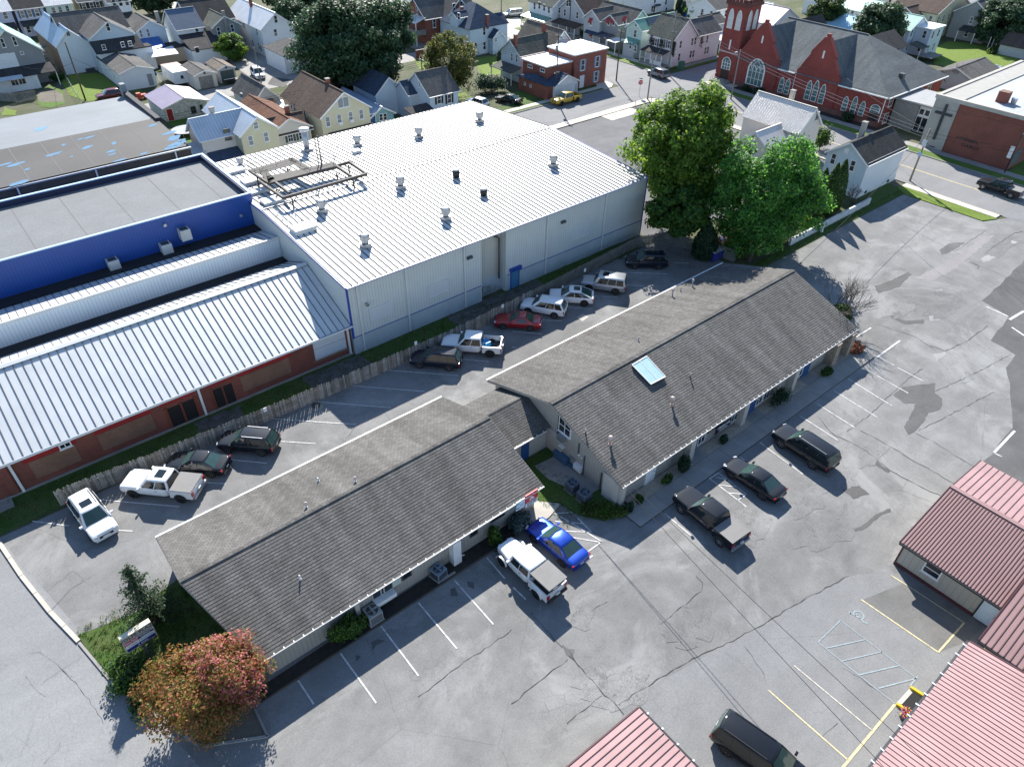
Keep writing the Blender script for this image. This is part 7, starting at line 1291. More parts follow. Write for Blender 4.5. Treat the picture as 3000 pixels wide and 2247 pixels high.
gz = MB(); [gz.box(E0_.x-.5-k*.95, E0_.x-.42-k*.95, E0_.y-.02, E0_.y+.2, z-.04, z+.03) for k in range(34)]; part('gutter_brackets', gz, m_trim, r, kind='stuff'); part('fascia', MB().bar((E0_.x+.03, E0_.y, z-.05), (E0_.x+.03, E0_.y-7.5, z+1.05), .05, .2), m_fas, r)
# mat, yellow kerb stops and flower pot at its door
q = [G('S8', *p) for p in ((1155, 1110), (1250, 1005), (1330, 1050), (1240, 1165))]; solo('door_mat', MB().slab([p+Vector((0, 0, .06)) for p in q], .03), M('black_mat', (.02, .02, .02), .95), 'black rubber mat between two yellow stops at the workshop door', 'mat')
solo('concrete_step', MB().slab([G('S8', *p)+Vector((0, 0, .03)) for p in ((1110, 1095), (1225, 970), (1250, 1003), (1155, 1108))], .03), m_walk, 'pale concrete strip at the head of the black mat', 'step')
for a_, b_, lab in (((1105, 1110), (1190, 1160), 'yellow wheel stop nearer the flower pot'), ((1225, 965), (1335, 1035), 'yellow wheel stop farther from the flower pot')): solo('wheel_stop', MB().bar(G('S8', *a_)+Vector((0, 0, .09)), G('S8', *b_)+Vector((0, 0, .09)), .16, .16), M('yellow_stop_paint', (.55, .40, .02), .7, .25, 3.), lab, 'wheel stop', 'yellow wheel stops')
p = G('S8', 1165, 1225); fp = thing('flower_pot', 'dark pot of pink and yellow flowers at the workshop eave', 'flower pot', p); part('pot', MB().cyl((0, 0, 0), (0, 0, .5), .2, .28, 14), m_dgrey, fp, True, True); fl = MB(); rr = random.Random(2)
for i in range(220):
    c = Vector((rr.gauss(0, .17), rr.gauss(0, .17), .52+rr.random()*.25)); n = Vector((rr.uniform(-1, 1), rr.uniform(-1, 1), rr.uniform(0, 1))).normalized(); u = n.orthogonal().normalized()*.05; w_ = n.cross(u); fl.k = rr.choice((0, 0, 1, 2)); fl.poly([c+u, c+w_, c-u, c-w_])
part('flowers', fl, [flat('pink_petal', (.6, .08, .2)), flat('yellow_petal', (.65, .45, .02)), flat('flower_leaf', (.05, .12, .02))], fp, True, kind='stuff')
# ------------------------------------------------------------------ trees and shrubs
def leafmat(name, c, trans=.35, tc=None):
    if name in MATS: return MATS[name]
    t = NT(name); a = t.ramp(t.noise(1.1, 3), [(.3, .7), (.7, 1.25)]); col = t.mix(1., tuple(c), a, 'MULTIPLY'); t.col(col); t.set(.55, spec=.25)
    tr = t.n('BsdfTranslucent'); tcol = tc or tuple(min(1, k*1.5) for k in c); t.l(t.mix(1., tcol, a, 'MULTIPLY'), tr.inputs[0])
    mx = t.n('MixShader'); mx.inputs[0].default_value = trans; t.l(t.b.outputs[0], mx.inputs[1]); t.l(tr.outputs[0], mx.inputs[2]); t.l(mx.outputs[0], t.t.nodes['Material Output'].inputs[0]); MATS[name] = t.m; return t.m
m_bark = M('bark', (.085, .07, .055), .95, .35, 2.5, .3, 12.)
def leaves(name, P, N, size, mats, midx, parent, droop=0., aspect=.6):
    """one mesh of leaf-sized quads; P centres, N facing directions"""
    n = len(P); r = np.random.RandomState(n % 9973); N = N+r.normal(0, .55, (n, 3)); N /= np.linalg.norm(N, axis=1)[:, None]+1e-9
    A = np.cross(N, r.normal(0, 1, (n, 3))+np.array([0, 0, -droop*3])); A /= np.linalg.norm(A, axis=1)[:, None]+1e-9
    B = np.cross(N, A)
    if droop: B = B*(1-droop)+np.array([0, 0, -1])*droop; B /= np.linalg.norm(B, axis=1)[:, None]
    s = size*r.uniform(.65, 1.35, (n, 1)); V = np.empty((n, 4, 3)); V[:, 0] = P-B*s; V[:, 1] = P+A*s*aspect; V[:, 2] = P+B*s; V[:, 3] = P-A*s*aspect
    off = np.array(rootloc(parent)); me = bpy.data.meshes.new(name); me.vertices.add(n*4); me.vertices.foreach_set('co', (V-off).reshape(-1).astype(np.float32))
    me.loops.add(n*4); me.loops.foreach_set('vertex_index', np.arange(n*4, dtype=np.int32)); me.polygons.add(n); me.polygons.foreach_set('loop_start', np.arange(0, n*4, 4, dtype=np.int32)); me.polygons.foreach_set('material_index', midx.astype(np.int32)); me.update(); me.validate()
    addmats(me, mats); o = link(bpy.data.objects.new(name, me)); o.parent = parent; o['kind'] = 'stuff'; return o
def blob(c, r, n, rs, shell=.45):
    d = rs.normal(0, 1, (n, 3)); d /= np.linalg.norm(d, axis=1)[:, None]; rad = (shell+(1-shell)*rs.random_sample((n, 1)))**.6
    return np.array(c)+d*rad*np.array(r), d/np.array(r)
def tree(label, base, c, r, n_cl, n_lf, size, mats, wts, seed, name='tree', cat='tree', tr=.35, droop=0., cl=.34, group='trees', colour=None, low=.0):
    rs = np.random.RandomState(seed); root = thing(name, label, cat, (base[0], base[1], 0), group); c, r = np.array(c, float), np.array(r, float); cs = []
    n_cl = int(n_cl*2.1); cl = cl*.66; n_lf = int(n_lf*.5); ph = rs.uniform(0, 6.28, (7, 3)); fr = rs.normal(0, 2.2, (7, 3))
    def lump(d): return float(sum(math.sin(fr[k] @ d*1.3+ph[k, 0]) for k in range(7)))/7
    for i in range(n_cl*6):
        if len(cs) >= n_cl: break
        d = rs.normal(0, 1, 3); d /= np.linalg.norm(d); rad = rs.uniform(.35, 1.)**.55
        if d[2] < -.5 and rs.random_sample() < .6-low: continue
        q = c+d*rad*r*(.86+.42*lump(d))
        if q[2] < .5: continue
        cs.append(q)
    P, N, Mi = [], [], []
    for q in cs:
        k = cl*rs.uniform(.45, 1.6); rr = r*k*np.array([1, 1, .7]); m = max(12, int(n_lf*(k/cl)**1.7)); p, nn = blob(q, rr, m, rs, .2); out = (p-c)/r; out /= np.linalg.norm(out, axis=1)[:, None]+1e-9
        P.append(p); N.append(nn/np.linalg.norm(nn, axis=1)[:, None]*.5+out*.5+np.array([0, 0, .45]))
        w = wts if colour is None else colour(q, rs); Mi.append(rs.choice(len(mats), m, p=w))
    P, N, Mi = np.vstack(P), np.vstack(N), np.concatenate(Mi); ok = P[:, 2] > .12; leaves('crown', P[ok], N[ok], size, mats, Mi[ok], root, droop)
    mb = MB(); b = Vector((base[0], base[1], -.05)); top = Vector(c)+Vector((0, 0, r[2]*.25)); fork = b.lerp(Vector((c[0], c[1], max(1.2, c[2]-r[2]*.65))), 1.); mb.cyl(b, fork, tr, tr*.7, 10)
    mb.cyl(fork, top, tr*.7, tr*.2, 8)
    for q in cs[::max(1, len(cs)//16)]:
        s = fork.lerp(top, rs.uniform(0, .7)); e = Vector(q); m = s.lerp(e, .5)+Vector((0, 0, .25*(e-s).length*.3)); mb.cyl(s, m, tr*.33, tr*.2, 6); mb.cyl(m, e, tr*.2, tr*.05, 5)
    part('trunk', mb, m_bark, root, smooth=True); return root
DK = [leafmat('maple_dark', (.030, .068, .030)), leafmat('maple_mid', (.05, .10, .042)), leafmat('maple_light', (.11, .165, .095))]
GR = [leafmat('green_dark', (.055, .115, .018), .45), leafmat('green_mid', (.085, .17, .025), .5, (.20, .36, .03)), leafmat('green_light', (.14, .24, .035), .5, (.34, .48, .05))]
LO = [leafmat('locust_dark', (.045, .12, .035), .45), leafmat('locust_mid', (.075, .20, .04), .5, (.18, .50, .06)), leafmat('locust_light', (.13, .29, .06), .55, (.30, .62, .10))]
BI = [leafmat('birch_green', (.07, .10, .022), .4), leafmat('birch_olive', (.12, .135, .03), .45), leafmat('birch_gold', (.22, .18, .05), .5)]
OR = [leafmat('autumn_orange', (.32, .135, .055), .4), leafmat('autumn_red', (.32, .075, .07), .4), leafmat('autumn_gold', (.27, .17, .05), .45), leafmat('autumn_green', (.11, .125, .025), .45), leafmat('autumn_pink', (.42, .15, .15), .4)]
SH = [leafmat('shrub_dark', (.02, .05, .012), .25), leafmat('shrub_mid', (.045, .10, .014), .3), leafmat('shrub_light', (.09, .17, .02), .35)]
SG = [leafmat('sage_dark', (.05, .08, .07), .2), leafmat('sage_light', (.13, .18, .17), .25), leafmat('sage_mid', (.08, .12, .11), .2)]
CN = [leafmat('conifer_dark', (.012, .035, .018), .15), leafmat('conifer_mid', (.025, .06, .022), .2), leafmat('conifer_tip', (.05, .09, .03), .2)]
c = G('P', 1040, 120, 8.6); tree('huge dark green maple behind the warehouse', (63.5, 116.5), c, (11.6, 10.6, 8.6), 170, 460, .27, DK, [.62, .32, .06], 1, 'maple_tree', tr=.6, cl=.26, low=.6)
c = G('P', 1325, 185, 6.2); tree('airy yellow green birch beside the big maple', (76.8, 109), c, (4.9, 4.7, 5.9), 70, 230, .2, BI, [.42, .40, .18], 2, 'birch_tree', tr=.22, droop=.5, cl=.30, low=.6)
c = G('P', 2005, 430, 10.2); tree('tall bright green tree at the warehouse corner', (65.2, 47.6), c, (6.9, 6.6, 8.3), 130, 320, .21, GR, [.34, .40, .26], 3, tr=.38, cl=.25, low=.4)
c = G('P', 2000, 610, 5.0); tree('dark leafy tree low beside the fence end in the warehouse corner', (64.0, 49.2), c, (4.6, 3.4, 3.6), 40, 260, .24, [GR[0], LO[0], GR[1]], [.5, .3, .2], 31, tr=.22, cl=.33, low=.6)
c = G('P', 2250, 575, 7.0); tree('wide fresh green locust tree beside the plaza roof end', (68.3, 38.6), c, (7.2, 6.8, 7.0), 140, 330, .17, LO, [.34, .42, .24], 4, tr=.34, cl=.25, low=.9)
def ocol(q, rs):
    u = (q[0]+.3)/3.6; s = rs.random_sample(); return [.33, .05, .27, .35, 0.] if u < .1 or s > .6 else [.24, .16, .10, .16, .34]
c = G('P', 602, 2000, 3.1); tree('orange and red autumn maple by the lot entrance', (c.x+.2, c.y-.4), c, (3.5, 3.2, 2.8), 90, 250, .085, OR, None, 5, 'autumn_tree', tr=.14, cl=.27, colour=ocol, low=.5)
c = G('A2', 1520, 760, 2.6); tree('round bright green tree behind the alley garages', (c.x, c.y), c, (3.6, 3.4, 2.7), 45, 260, .17, GR, [.4, .42, .18], 6, tr=.18, low=.7)
c = G('A5', 1510, 230, 3.4); tree('small round green tree by the far parking area', (157, 118.7), c, (2.7, 2.7, 2.5), 30, 220, .2, [DK[1], GR[0], GR[1]], [.4, .4, .2], 7, tr=.15)
c = G('A6', 220, 280, 6.2); tree('green yellow tree behind the church roof, left of the two', (165, 90), G('A6', 220, 280, 6.2), (4.2, 4.2, 4.2), 50, 260, .24, [DK[0], GR[0], BI[1]], [.4, .4, .2], 8, tr=.25)
tree('dark silvery leaved tree behind the church roof, right of the two', (166, 76), G('A6', 1330, 560, 6.4), (5.2, 5.0, 4.9), 70, 280, .26, DK, [.5, .3, .2], 9, tr=.3, low=.4)
tree('large dark tree at the top right corner', (207, 62), G('A7', 1090, 230, 5.6), (6.2, 6.2, 5.4), 60, 260, .3, DK, [.5, .33, .17], 10, tr=.3, low=.5)
tree('dark green trees behind the row at the top left centre', (56, 203), (56, 203, 5.5), (7.5, 5, 5.5), 60, 240, .32, DK, [.6, .3, .1], 11, tr=.3, low=.5)
tree('dark shadowed tree behind the big white house', (80, 183), (82, 183, 6.5), (9, 6, 6.5), 70, 240, .34, DK, [.6, .3, .1], 12, tr=.3, low=.5)
tree('leafy tree between the maple and the white house', (71, 160), (71, 160, 4.4), (4.5, 4, 4.2), 40, 220, .28, DK, [.55, .35, .1], 13, tr=.25, low=.5)
def shrub(label, p, r, n, size, mats, wts, seed, name='shrub', k=24, droop=0., group='shrubs', z=None):
    rs = np.random.RandomState(seed); root = thing(name, label, 'shrub', (p[0], p[1], 0), group); P, N, Mi = [], [], []
    for i in range(k):
        d = rs.normal(0, 1, 3); d /= np.linalg.norm(d); d[2] = abs(d[2]); q = np.array([p[0], p[1], r[2]*.40])+d*np.array(r)*np.array([.72, .72, .46])*rs.uniform(.35, 1.15); pp, nn = blob(q, np.array(r)*rs.uniform(.22, .5), n//k, rs, .3); P.append(pp); N.append(nn/np.linalg.norm(nn, axis=1)[:, None]+np.array([0, 0, .3])); Mi.append(rs.choice(len(mats), n//k, p=wts))
    P, N, Mi = np.vstack(P), np.vstack(N), np.concatenate(Mi); ok = P[:, 2] > .05; leaves('foliage', P[ok], N[ok], size, mats, Mi[ok], root, droop)
    mb = MB(); [mb.cyl((p[0], p[1], 0), (p[0]+rs.uniform(-.5, .5)*r[0], p[1]+rs.uniform(-.5, .5)*r[1], r[2]*.7), .03, .012, 5) for _ in range(5)]; part('stems', mb, m_bark, root); return root
q = G('S6', 770, 1050); shrub('round clipped green shrub below the plaza eave', (q.x, 25.25), (1.35, .85, 1.75), 5200, .085, SH, [.3, .4, .3], 1)
q = G('S6', 2060, 250); shrub('light green pointed shrub near the white truck', (q.x, 25.35), (.7, .6, 1.7), 2600, .08, SH, [.3, .35, .35], 2)
q = G('S3', 60, 1600); shrub('blue grey spruce bush under the red sign', (q.x, 25.35), (1.0, .75, 1.1), 4200, .08, SG, [.35, .35, .3], 3)
for t, x, y, r, m, w, s, lab in (('S3', 1475, 1130, (.75, .6, 1.5), CN, [.6, .3, .1], 4, 'dark upright shrub beside the first wall pier'), ('S3', 1330, 1230, (.5, .45, .9), SH, [.5, .4, .1], 5, 'small green shrub beside the white service door'), ('S3', 1100, 1385, (.35, .35, .6), SH, [.5, .4, .1], 6, 'low green shrub in the stone bed near the corner'), ('S3', 1010, 1460, (.5, .4, .75), CN, [.5, .4, .1], 7, 'dark low shrub at the building corner'), ('S3', 1815, 880, (.5, .4, .8), CN, [.6, .3, .1], 8, 'dark grassy clump below the black wall sign'), ('S4', 80, 560, (1.2, .8, 1.9), CN, [.75, .2, .05], 9, 'big dark bush midway along the front pavement'), ('S4', 490, 290, (.75, .5, .7), SH, [.45, .45, .1], 10, 'green low bush by the last blue door'), ('S4', 760, 85, (1.1, .7, .8), [OR[0], OR[1], m_bark], [.4, .2, .4], 11, 'reddish brown dry bush at the stone piers')):
    q = G(t, x, y); shrub(lab, (q.x, min(q.y, 22.0) if t != 'S3' or x > 1000 else q.y), r, 2600, .075, m, w, s)
q = G('S5', 1150, 900); shrub('spreading green bush under the roadside sign', (q.x, q.y), (1.5, 1.6, 1.2), 5200, .085, SH, [.45, .4, .15], 12); q = G('S5', 1230, 1120); shrub('green bush between the sign bush and the autumn tree', (q.x+.2, q.y), (1.0, 1.1, .9), 3000, .08, SH, [.4, .45, .15], 13)
q = G('T8', 330, 500); shrub('light green shrub at the end of the white retaining wall', (q.x, q.y), (1.4, .7, 1.6), 2400, .12, GR, [.3, .4, .3], 14); q = G('T8', 200, 600); shrub('dense dark hedge under the locust tree', (q.x-2, q.y+.6), (3.4, 1.0, 2.2), 4200, .14, [GR[0], LO[0], LO[1]], [.5, .3, .2], 15)
for t, x, y, r, lab in (('T3', 1990, 800, (.9, .9, 1.0), 'rounded shrub below the large church window, nearer the tower'), ('T3', 2110, 830, (1.1, 1.1, 1.2), 'dark rounded shrub below the large church window, farther from the tower'), ('C', 650, 960, (1.1, .9, .9), 'green low shrub between the church windows'), ('C', 1340, 1130, (1.3, 1., 1.5), 'dark shrub left of the church side door')):
    q = G(t, x, y); shrub(lab, (max(q.x, 121.6), q.y), r, 1500, .13, CN, [.55, .35, .1], int(x))
for t, x, y, r, lab in (('A3', 1780, 1500, (2.4, 2., 3.0), 'grey green bush right of the birch, left one'), ('A3', 1980, 1480, (2.0, 1.8, 2.4), 'grey green bush right of the birch, right one'), ('A3', 2020, 1040, (.9, .9, 2.2), 'dark pointed shrub by the pale house porch')):
    q = G(t, x, y); shrub(lab, (q.x, q.y), r, 2600, .14, [SG[0], SH[0], SG[2], SH[1]], [.35, .25, .2, .2], int(x))
for t, x, y, r, lab in (('T2', 1230, 880, (2.6, 2., 1.8), 'low hedge in front of the blue house'), ('T4', 440, 1290, (2.2, 1.6, 3.2), 'leafy bush beside the pinkish roofed house'), ('A2', 2130, 880, (1.6, 1.4, 3.2), 'small tree shrub at the corner of the big white house'), ('A4', 1330, 720, (1.3, 1.3, 2.), 'dark green shrub by the red awning house'), ('A7', 870, 660, (1.5, 1.2, .9), 'small shrub by the long grey shed'), ('A1', 950, 1300, (1.6, 1.0, 1.0), 'low bush at the foot of the wooden stairs'), ('T1', 1540, 1000, (.5, .4, 1.1), 'climbing shrub on the peeling outbuilding')):
    q = G(t, x, y); shrub(lab, (q.x, q.y), r, 2000, .14, [SH[0], SH[1], GR[1]], [.5, .35, .15], int(x)+7)
# conifers
def conifer(label, p, h, r, seed, col=False, name='conifer', n=6500, size=.12, mats=CN):
    rs = np.random.RandomState(seed); root = thing(name, label, 'tree', (p[0], p[1], 0), 'conifers'); t = rs.random_sample(n)**.75; z = h*(1-t)+.15; prof = (t**.8 if not col else np.sin(np.clip(t*1.12, 0, 1)*math.pi*.62)**.8); a = rs.uniform(0, 6.283, n)
    br = 1+.22*np.sin(a*5+np.floor(z*3.)*2.1)*(0 if col else 1); rad = r*prof*br*(rs.uniform(.55, 1., n)**.5); P = np.stack([p[0]+rad*np.cos(a), p[1]+rad*np.sin(a), z-(0 if col else .16*rad)], 1); N = np.stack([np.cos(a), np.sin(a), np.full(n, .5)], 1)
    leaves('needles', P, N, size, mats, rs.choice(3, n, p=[.5, .35, .15]), root, .25 if col else .35, .45); part('trunk', MB().cyl((p[0], p[1], 0), (p[0], p[1], h*.9), .12, .03, 7), m_bark, root); return root
q = G('P', 470, 1812); rs = np.random.RandomState(5); sx, sy = q.x-.3, q.y-.2; root = thing('spruce', 'dark green drooping spruce beside the plaza building', 'tree', (sx, sy, 0), 'conifers'); P, N = [], []; mb = MB().cyl((sx, sy, 0), (sx, sy, 5.9), .13, .02, 8)
for z in np.arange(.5, 5.9, .2):
    R = 2.35*(1-z/6.1)**.75
    for a in rs.uniform(0, 6.283, 6):
        L = R*rs.uniform(.5, 1.2); n = int(26*L)+8; u = rs.random_sample(n); d = np.array([math.cos(a), math.sin(a)]); dz = rs.uniform(.1, .35); px_ = np.stack([sx+d[0]*L*u, sy+d[1]*L*u, z+dz*u-.42*L*u**2], 1)+rs.normal(0, .07, (n, 3)); px_[:, 2] -= np.abs(rs.normal(0, .10, n)); P.append(px_); N.append(np.tile([d[0]*.4, d[1]*.4, .8], (n, 1))); mb.cyl((sx, sy, z), (sx+d[0]*L*.9, sy+d[1]*L*.9, z+dz*.9-.42*L*.8), .025, .006, 4, False)
P, N = np.vstack(P), np.vstack(N); ok = P[:, 2] > .1; leaves('needles', P[ok], N[ok], .085, CN, rs.choice(3, int(ok.sum()), p=[.35, .4, .25]), root, .3, .4); part('trunk', mb, m_bark, root)
for (t, x, y), h, lab in ((('T8', 440, 420), 6.4, 'arborvitae column nearest the locust tree'), (('T8', 530, 400), 6.8, 'middle arborvitae column by the white house'), (('T8', 600, 350), 6.6, 'arborvitae column nearest the white house')): q = G(t, x, y); conifer(lab, (q.x, q.y+.9), h, 1.15, int(x), True, 'arborvitae', 7000, .11, SH)
for (t, x, y), lab in ((('A5', 1175, 215), 'dark conifer by the far white house, leftmost'), (('A5', 1212, 230), 'dark conifer by the far white house, middle'), (('A5', 1262, 300), 'dark conifer by the far white house, nearest the blue tarp')): q = G(t, x, y); conifer(lab, (q.x, q.y), 3.4, .8, int(x), True, 'conifer', 1800, .14)
q = G('T7', 1650, 745); conifer('dark bushy evergreen beside the blue dumpster', (q.x, q.y), 4.2, 1.5, 77, True, 'evergreen', 6000, .13)
# bare trees
def bare(label, p, h, seed, spread=.55, green=0, name='bare_tree', m=None, n0=5):
    r = random.Random(seed); root = thing(name, label, 'tree', (p[0], p[1], 0), 'bare trees'); mb = MB(); tips = []
    def grow(a, d, L, w, k):
        b = a+d*L; mb.cyl(a, b, w, w*.65, 5 if k else 6, False)
        if k == 0: tips.append(b); return
        for i in range(3 if k > 1 else 2):
            e = (d+Vector((r.uniform(-1, 1), r.uniform(-1, 1), r.uniform(-.35, .7)))*spread).normalized(); grow(b if i else a.lerp(b, .75), e, L*r.uniform(.62, .82), w*.6, k-1)
    for i in range(n0): grow(Vector((p[0]+r.uniform(-.2, .2), p[1]+r.uniform(-.2, .2), 0)), Vector((r.uniform(-.7, .7), r.uniform(-.7, .7), 1)).normalized(), h*.34, .07, 4)
    part('branches', mb, m or M('grey_twigs', (.12, .10, .09), .9), root)
    if green:
        rs = np.random.RandomState(seed); P, N = blob((p[0]+.4, p[1]-.9, 1.7), (1.3, 1.2, 1.3), green, rs); leaves('foliage', P, N, .08, [SH[0], SH[1], BI[0]], rs.choice(3, green, p=[.4, .35, .25]), root)
    return root
q = G('T8', 640, 1300); bare('half bare tree with green lower leaves at the plaza roof end', (63.4, 25.6), 6.0, 4, .62, 4200, n0=7)
q = G('T4', 1560, 770); bare('bare grey tree behind the brick church link', (q.x, q.y), 5.0, 6, .5); q = G('T8', 760, 300); bare('bare shrub against the white house wall', (q.x, q.y+.4), 2.6, 8, .6, 0, 'bare_shrub')
# ornamental grass and lawn tufts
def tufts(name, pts, n, h, spread, mats, parent=None, seed=0, label=None):
    rs = np.random.RandomState(seed); mb = MB(); rr = random.Random(seed)
    for (x, y) in pts:
        for i in range(n):
            a = rr.uniform(0, 6.283); d = rr.random()**.5*spread; bx_, by_ = x+math.cos(a)*d, y+math.sin(a)*d; L = h*rr.uniform(.6, 1.2); t = Vector((rr.uniform(-1, 1), rr.uniform(-1, 1), 0))*L*.55; b = Vector((bx_, by_, .05)); w_ = Vector((-t.y, t.x, 0)).normalized()*.018 if t.length > .01 else Vector((.018, 0, 0)); mb.k = rr.randrange(len(mats)); mb.poly([b-w_, b+w_, b+t*.5+Vector((0, 0, L*.75)), b+t+Vector((0, 0, L*.8))])
    o = part(name, mb, mats, parent); o['kind'] = 'stuff'; tag(o, label, 'grass'); return o
GB = [leafmat('blade_green', (.05, .13, .02), .4), leafmat('blade_mid', (.08, .16, .03), .4), leafmat('blade_dry', (.2, .18, .08), .4)]
pts = [tuple(G('S3', x, y)[:2]) for x, y in ((640, 1440), (700, 1470), (760, 1460), (830, 1450), (890, 1480), (720, 1500), (800, 1510), (860, 1510), (940, 1500), (650, 1480))]; tufts('ornamental_grass', pts, 130, .55, .4, GB, None, 1, 'long green ornamental grass at the plaza corner')
rr = random.Random(11); pts = []
while len(pts) < 700:
    x, y = rr.uniform(-5, 2.6), rr.uniform(27, 36.5)
    if x > -4.8+(36-y)*.17 and y > 28.6-.3*(x+3): pts.append((x, y))
tufts('island_grass', pts, 7, .22, .16, GB, None, 2, 'uneven grass on the island around the roadside sign')
pts = [(rr.uniform(-8.4, 59), 0) for _ in range(1500)]; pts = [(x, rr.uniform(48.2, 51.0)) for x, _ in pts]; tufts('fence_grass', pts, 5, .2, .2, GB, None, 3, 'rough grass strip between the fence and the brick works')
pts = [(rr.uniform(66, 102), rr.uniform(36.9, 37.8)) for _ in range(500)]; tufts('verge_grass', pts, 5, .16, .2, GB, None, 4, 'grass strip along the white retaining wall')
pts = [(rr.uniform(25.1, 28.5), rr.uniform(22.6, 30)) for _ in range(260)]; tufts('corner_grass', [p for p in pts if p[0]+p[1]*.3 < 36.5], 6, .18, .15, GB, None, 5, 'grass patch between the plaza buildings')
# leaf litter under the trees
rs = np.random.RandomState(8); n = 900; P = np.stack([rs.normal(62.5, 2.6, n), rs.normal(43.5, 2.0, n), np.full(n, .04)], 1); o = leaves('leaf_litter', P, np.tile([0, 0, 1.], (n, 1)), .06, [OR[2], m_bark], rs.choice(2, n), None); tag(o, 'fallen leaves on the asphalt under the corner trees', 'leaves')

# ------------------------------------------------------------------ picket fence
FN = thing('picket_fence', 'long weathered grey picket fence along the parking bays', 'fence', (28, 47.6, 0)); fp = [Vector((-2.9, 48.25, 0)), Vector((8, 47.6, 0)), Vector((20, 47.15, 0)), Vector((32, 47.0, 0)), Vector((44, 47.7, 0)), Vector((60.5, 49.0, 0)), Vector((63.8, 47.6, 0)), Vector((66.0, 43.5, 0)), Vector((67.0, 39.5, 0))]
pm = []
for k in range(4):
    r = random.Random(k); h = 1.55+r.uniform(-.05, .05); mb = MB(); w_ = .068; mb.poly([(-w_, 0, .03), (w_, 0, .03), (w_, 0, h-.07), (w_*.5, 0, h), (-w_*.5, 0, h), (-w_, 0, h-.07)]); mb.poly([(w_, .02, .03), (-w_, .02, .03), (-w_, .02, h-.07), (-w_*.5, .02, h), (w_*.5, .02, h), (w_, .02, h-.07)]); mb.poly([(-w_, 0, .03), (-w_, 0, h-.07), (-w_, .02, h-.07), (-w_, .02, .03)]); mb.poly([(w_, 0, .03), (w_, .02, .03), (w_, .02, h-.07), (w_, 0, h-.07)]); mb.poly([(-w_*.5, 0, h), (w_*.5, 0, h), (w_*.5, .02, h), (-w_*.5, .02, h)])
    me = mb.mesh('picket'); addmats(me, M('picket_wood_%d' % k, [(.30, .28, .25), (.20, .185, .165), (.36, .34, .31), (.25, .22, .19)][k], .9, .4, 1.5, .25, 14., stain=.5)); pm.append(me)
cnt = 0; rest = MB(); rr = random.Random(4)
for a, b in zip(fp, fp[1:]):
    L = (b-a).length; n = int(L/.152); ang = math.atan2(b.y-a.y, b.x-a.x)
    for i in range(n):
        p = a.lerp(b, i/n)+Vector((0, 0, rr.uniform(-.04, .04)))
        if cnt < 300: o = inst('picket', rr.choice(pm), FN, p, ang); o.rotation_euler = (rr.uniform(-.03, .03), rr.uniform(-.02, .02), ang)
        else:
            d = Vector((math.cos(ang), math.sin(ang), 0))*.068; h = 1.5+rr.uniform(-.06, .06); rest.poly([p-d, p+d, p+d+Vector((0, 0, h)), p-d+Vector((0, 0, h))])
        cnt += 1
    for z in (.4, 1.15): part('fence_rail', MB().bar(a+Vector((-math.sin(ang)*.06, math.cos(ang)*.06, z)), b+Vector((-math.sin(ang)*.06, math.cos(ang)*.06, z)), .05, .1), m_wood, FN)
part('pickets', rest, MATS['picket_wood_1'], FN, kind='stuff')
for t, x, y in (('S2', 78, 590), ('T6', 1380, 1490), ('T6', 2130, 1170), ('T7', 630, 860)):
    q = onY(t, x, y, 46.9); part('notice', MB().box(q.x-.14, q.x+.14, 46.86, 46.9, q.z-.2, q.z+.2), wsg, FN)
# other fences and walls
RW = thing('retaining_wall', 'long low white retaining wall along the grass strip', 'wall', (86, 38, 0)); a, b = G('T8', 330, 600), G('T8', 820, 310); part('wall', MB().bar((a.x-3, 37.9, .45), (b.x+1.2, 38.0, .45), .25, .95), M('whitewashed_wall', (.52, .54, .56), .8, .15, .8, .05, 20., stain=.3), RW)
q = onY('T8', 448, 525, 37.7); solo('leaning_board', MB().obox((q.x, 37.55, .45), (.12, 0, 0), (0, .12, -.05), (.1, .16, .42)), m_trim, 'white board leaning on the retaining wall', 'board')
for lab, pts, h, m in (('weathered board fence in front of the grey house at the left edge', [G('A1', -60, 1640), G('A1', 290, 1660), G('A1', 620, 1600)], 1.5, m_wood), ('grey board fence behind the corner porch house', [G('A7', 790, 545), G('A7', 1000, 570)], 1.7, m_wood), ('dark iron picket fence behind the far warehouse eave', [G('T2', 1740, 890), G('T2', 2080, 820)], 1.1, m_black), ('low railing fence by the mint house', [G('A4', 1500, 760), G('A4', 1900, 880)], 1.0, m_trim)):
    o = thing('board_fence', lab, 'fence', pts[0], 'yard fences'); k = 0
    for a, b in zip(pts, pts[1:]):
        a, b = Vector((a.x, a.y, 0)), Vector((b.x, b.y, 0)); n = int((b-a).length/.24); ang = math.atan2(b.y-a.y, b.x-a.x); key = ('bd', h, m.name)
        if key not in WM: mb = MB().box(-.1 if m is m_wood else -.03, .1 if m is m_wood else .03, -.012, .012, .02, h); me = mb.mesh('board'); addmats(me, m); WM[key] = me
        for i in range(n): inst('board', WM[key], o, a.lerp(b, i/n)+Vector((0, 0, rr.uniform(-.05, .03))), ang)
        for z in (.35, h-.3): part('fence_rail', MB().bar(a+Vector((0, .04, z)), b+Vector((0, .04, z)), .05, .08), m, o)
# chain link in the upper left yard
a, b = G('A1', 1090, 1330), G('A1', 1290, 1640); cl = thing('wire_fence', 'thin wire mesh fence dividing the upper left yards', 'fence', (a.x, a.y, 0), 'yard fences'); n = 6
for i in range(n+1): p = Vector((a.x, a.y, 0)).lerp(Vector((b.x, b.y, 0)), i/n); part('post', MB().cyl(p, p+Vector((0, 0, 1.3)), .03, .03, 6), m_galv, cl)
part('wire', MB().tube([Vector((a.x, a.y, 1.28)), Vector((b.x, b.y, 1.28))], .02).tube([Vector((a.x, a.y, .7)), Vector((b.x, b.y, .7))], .012), m_galv, cl)

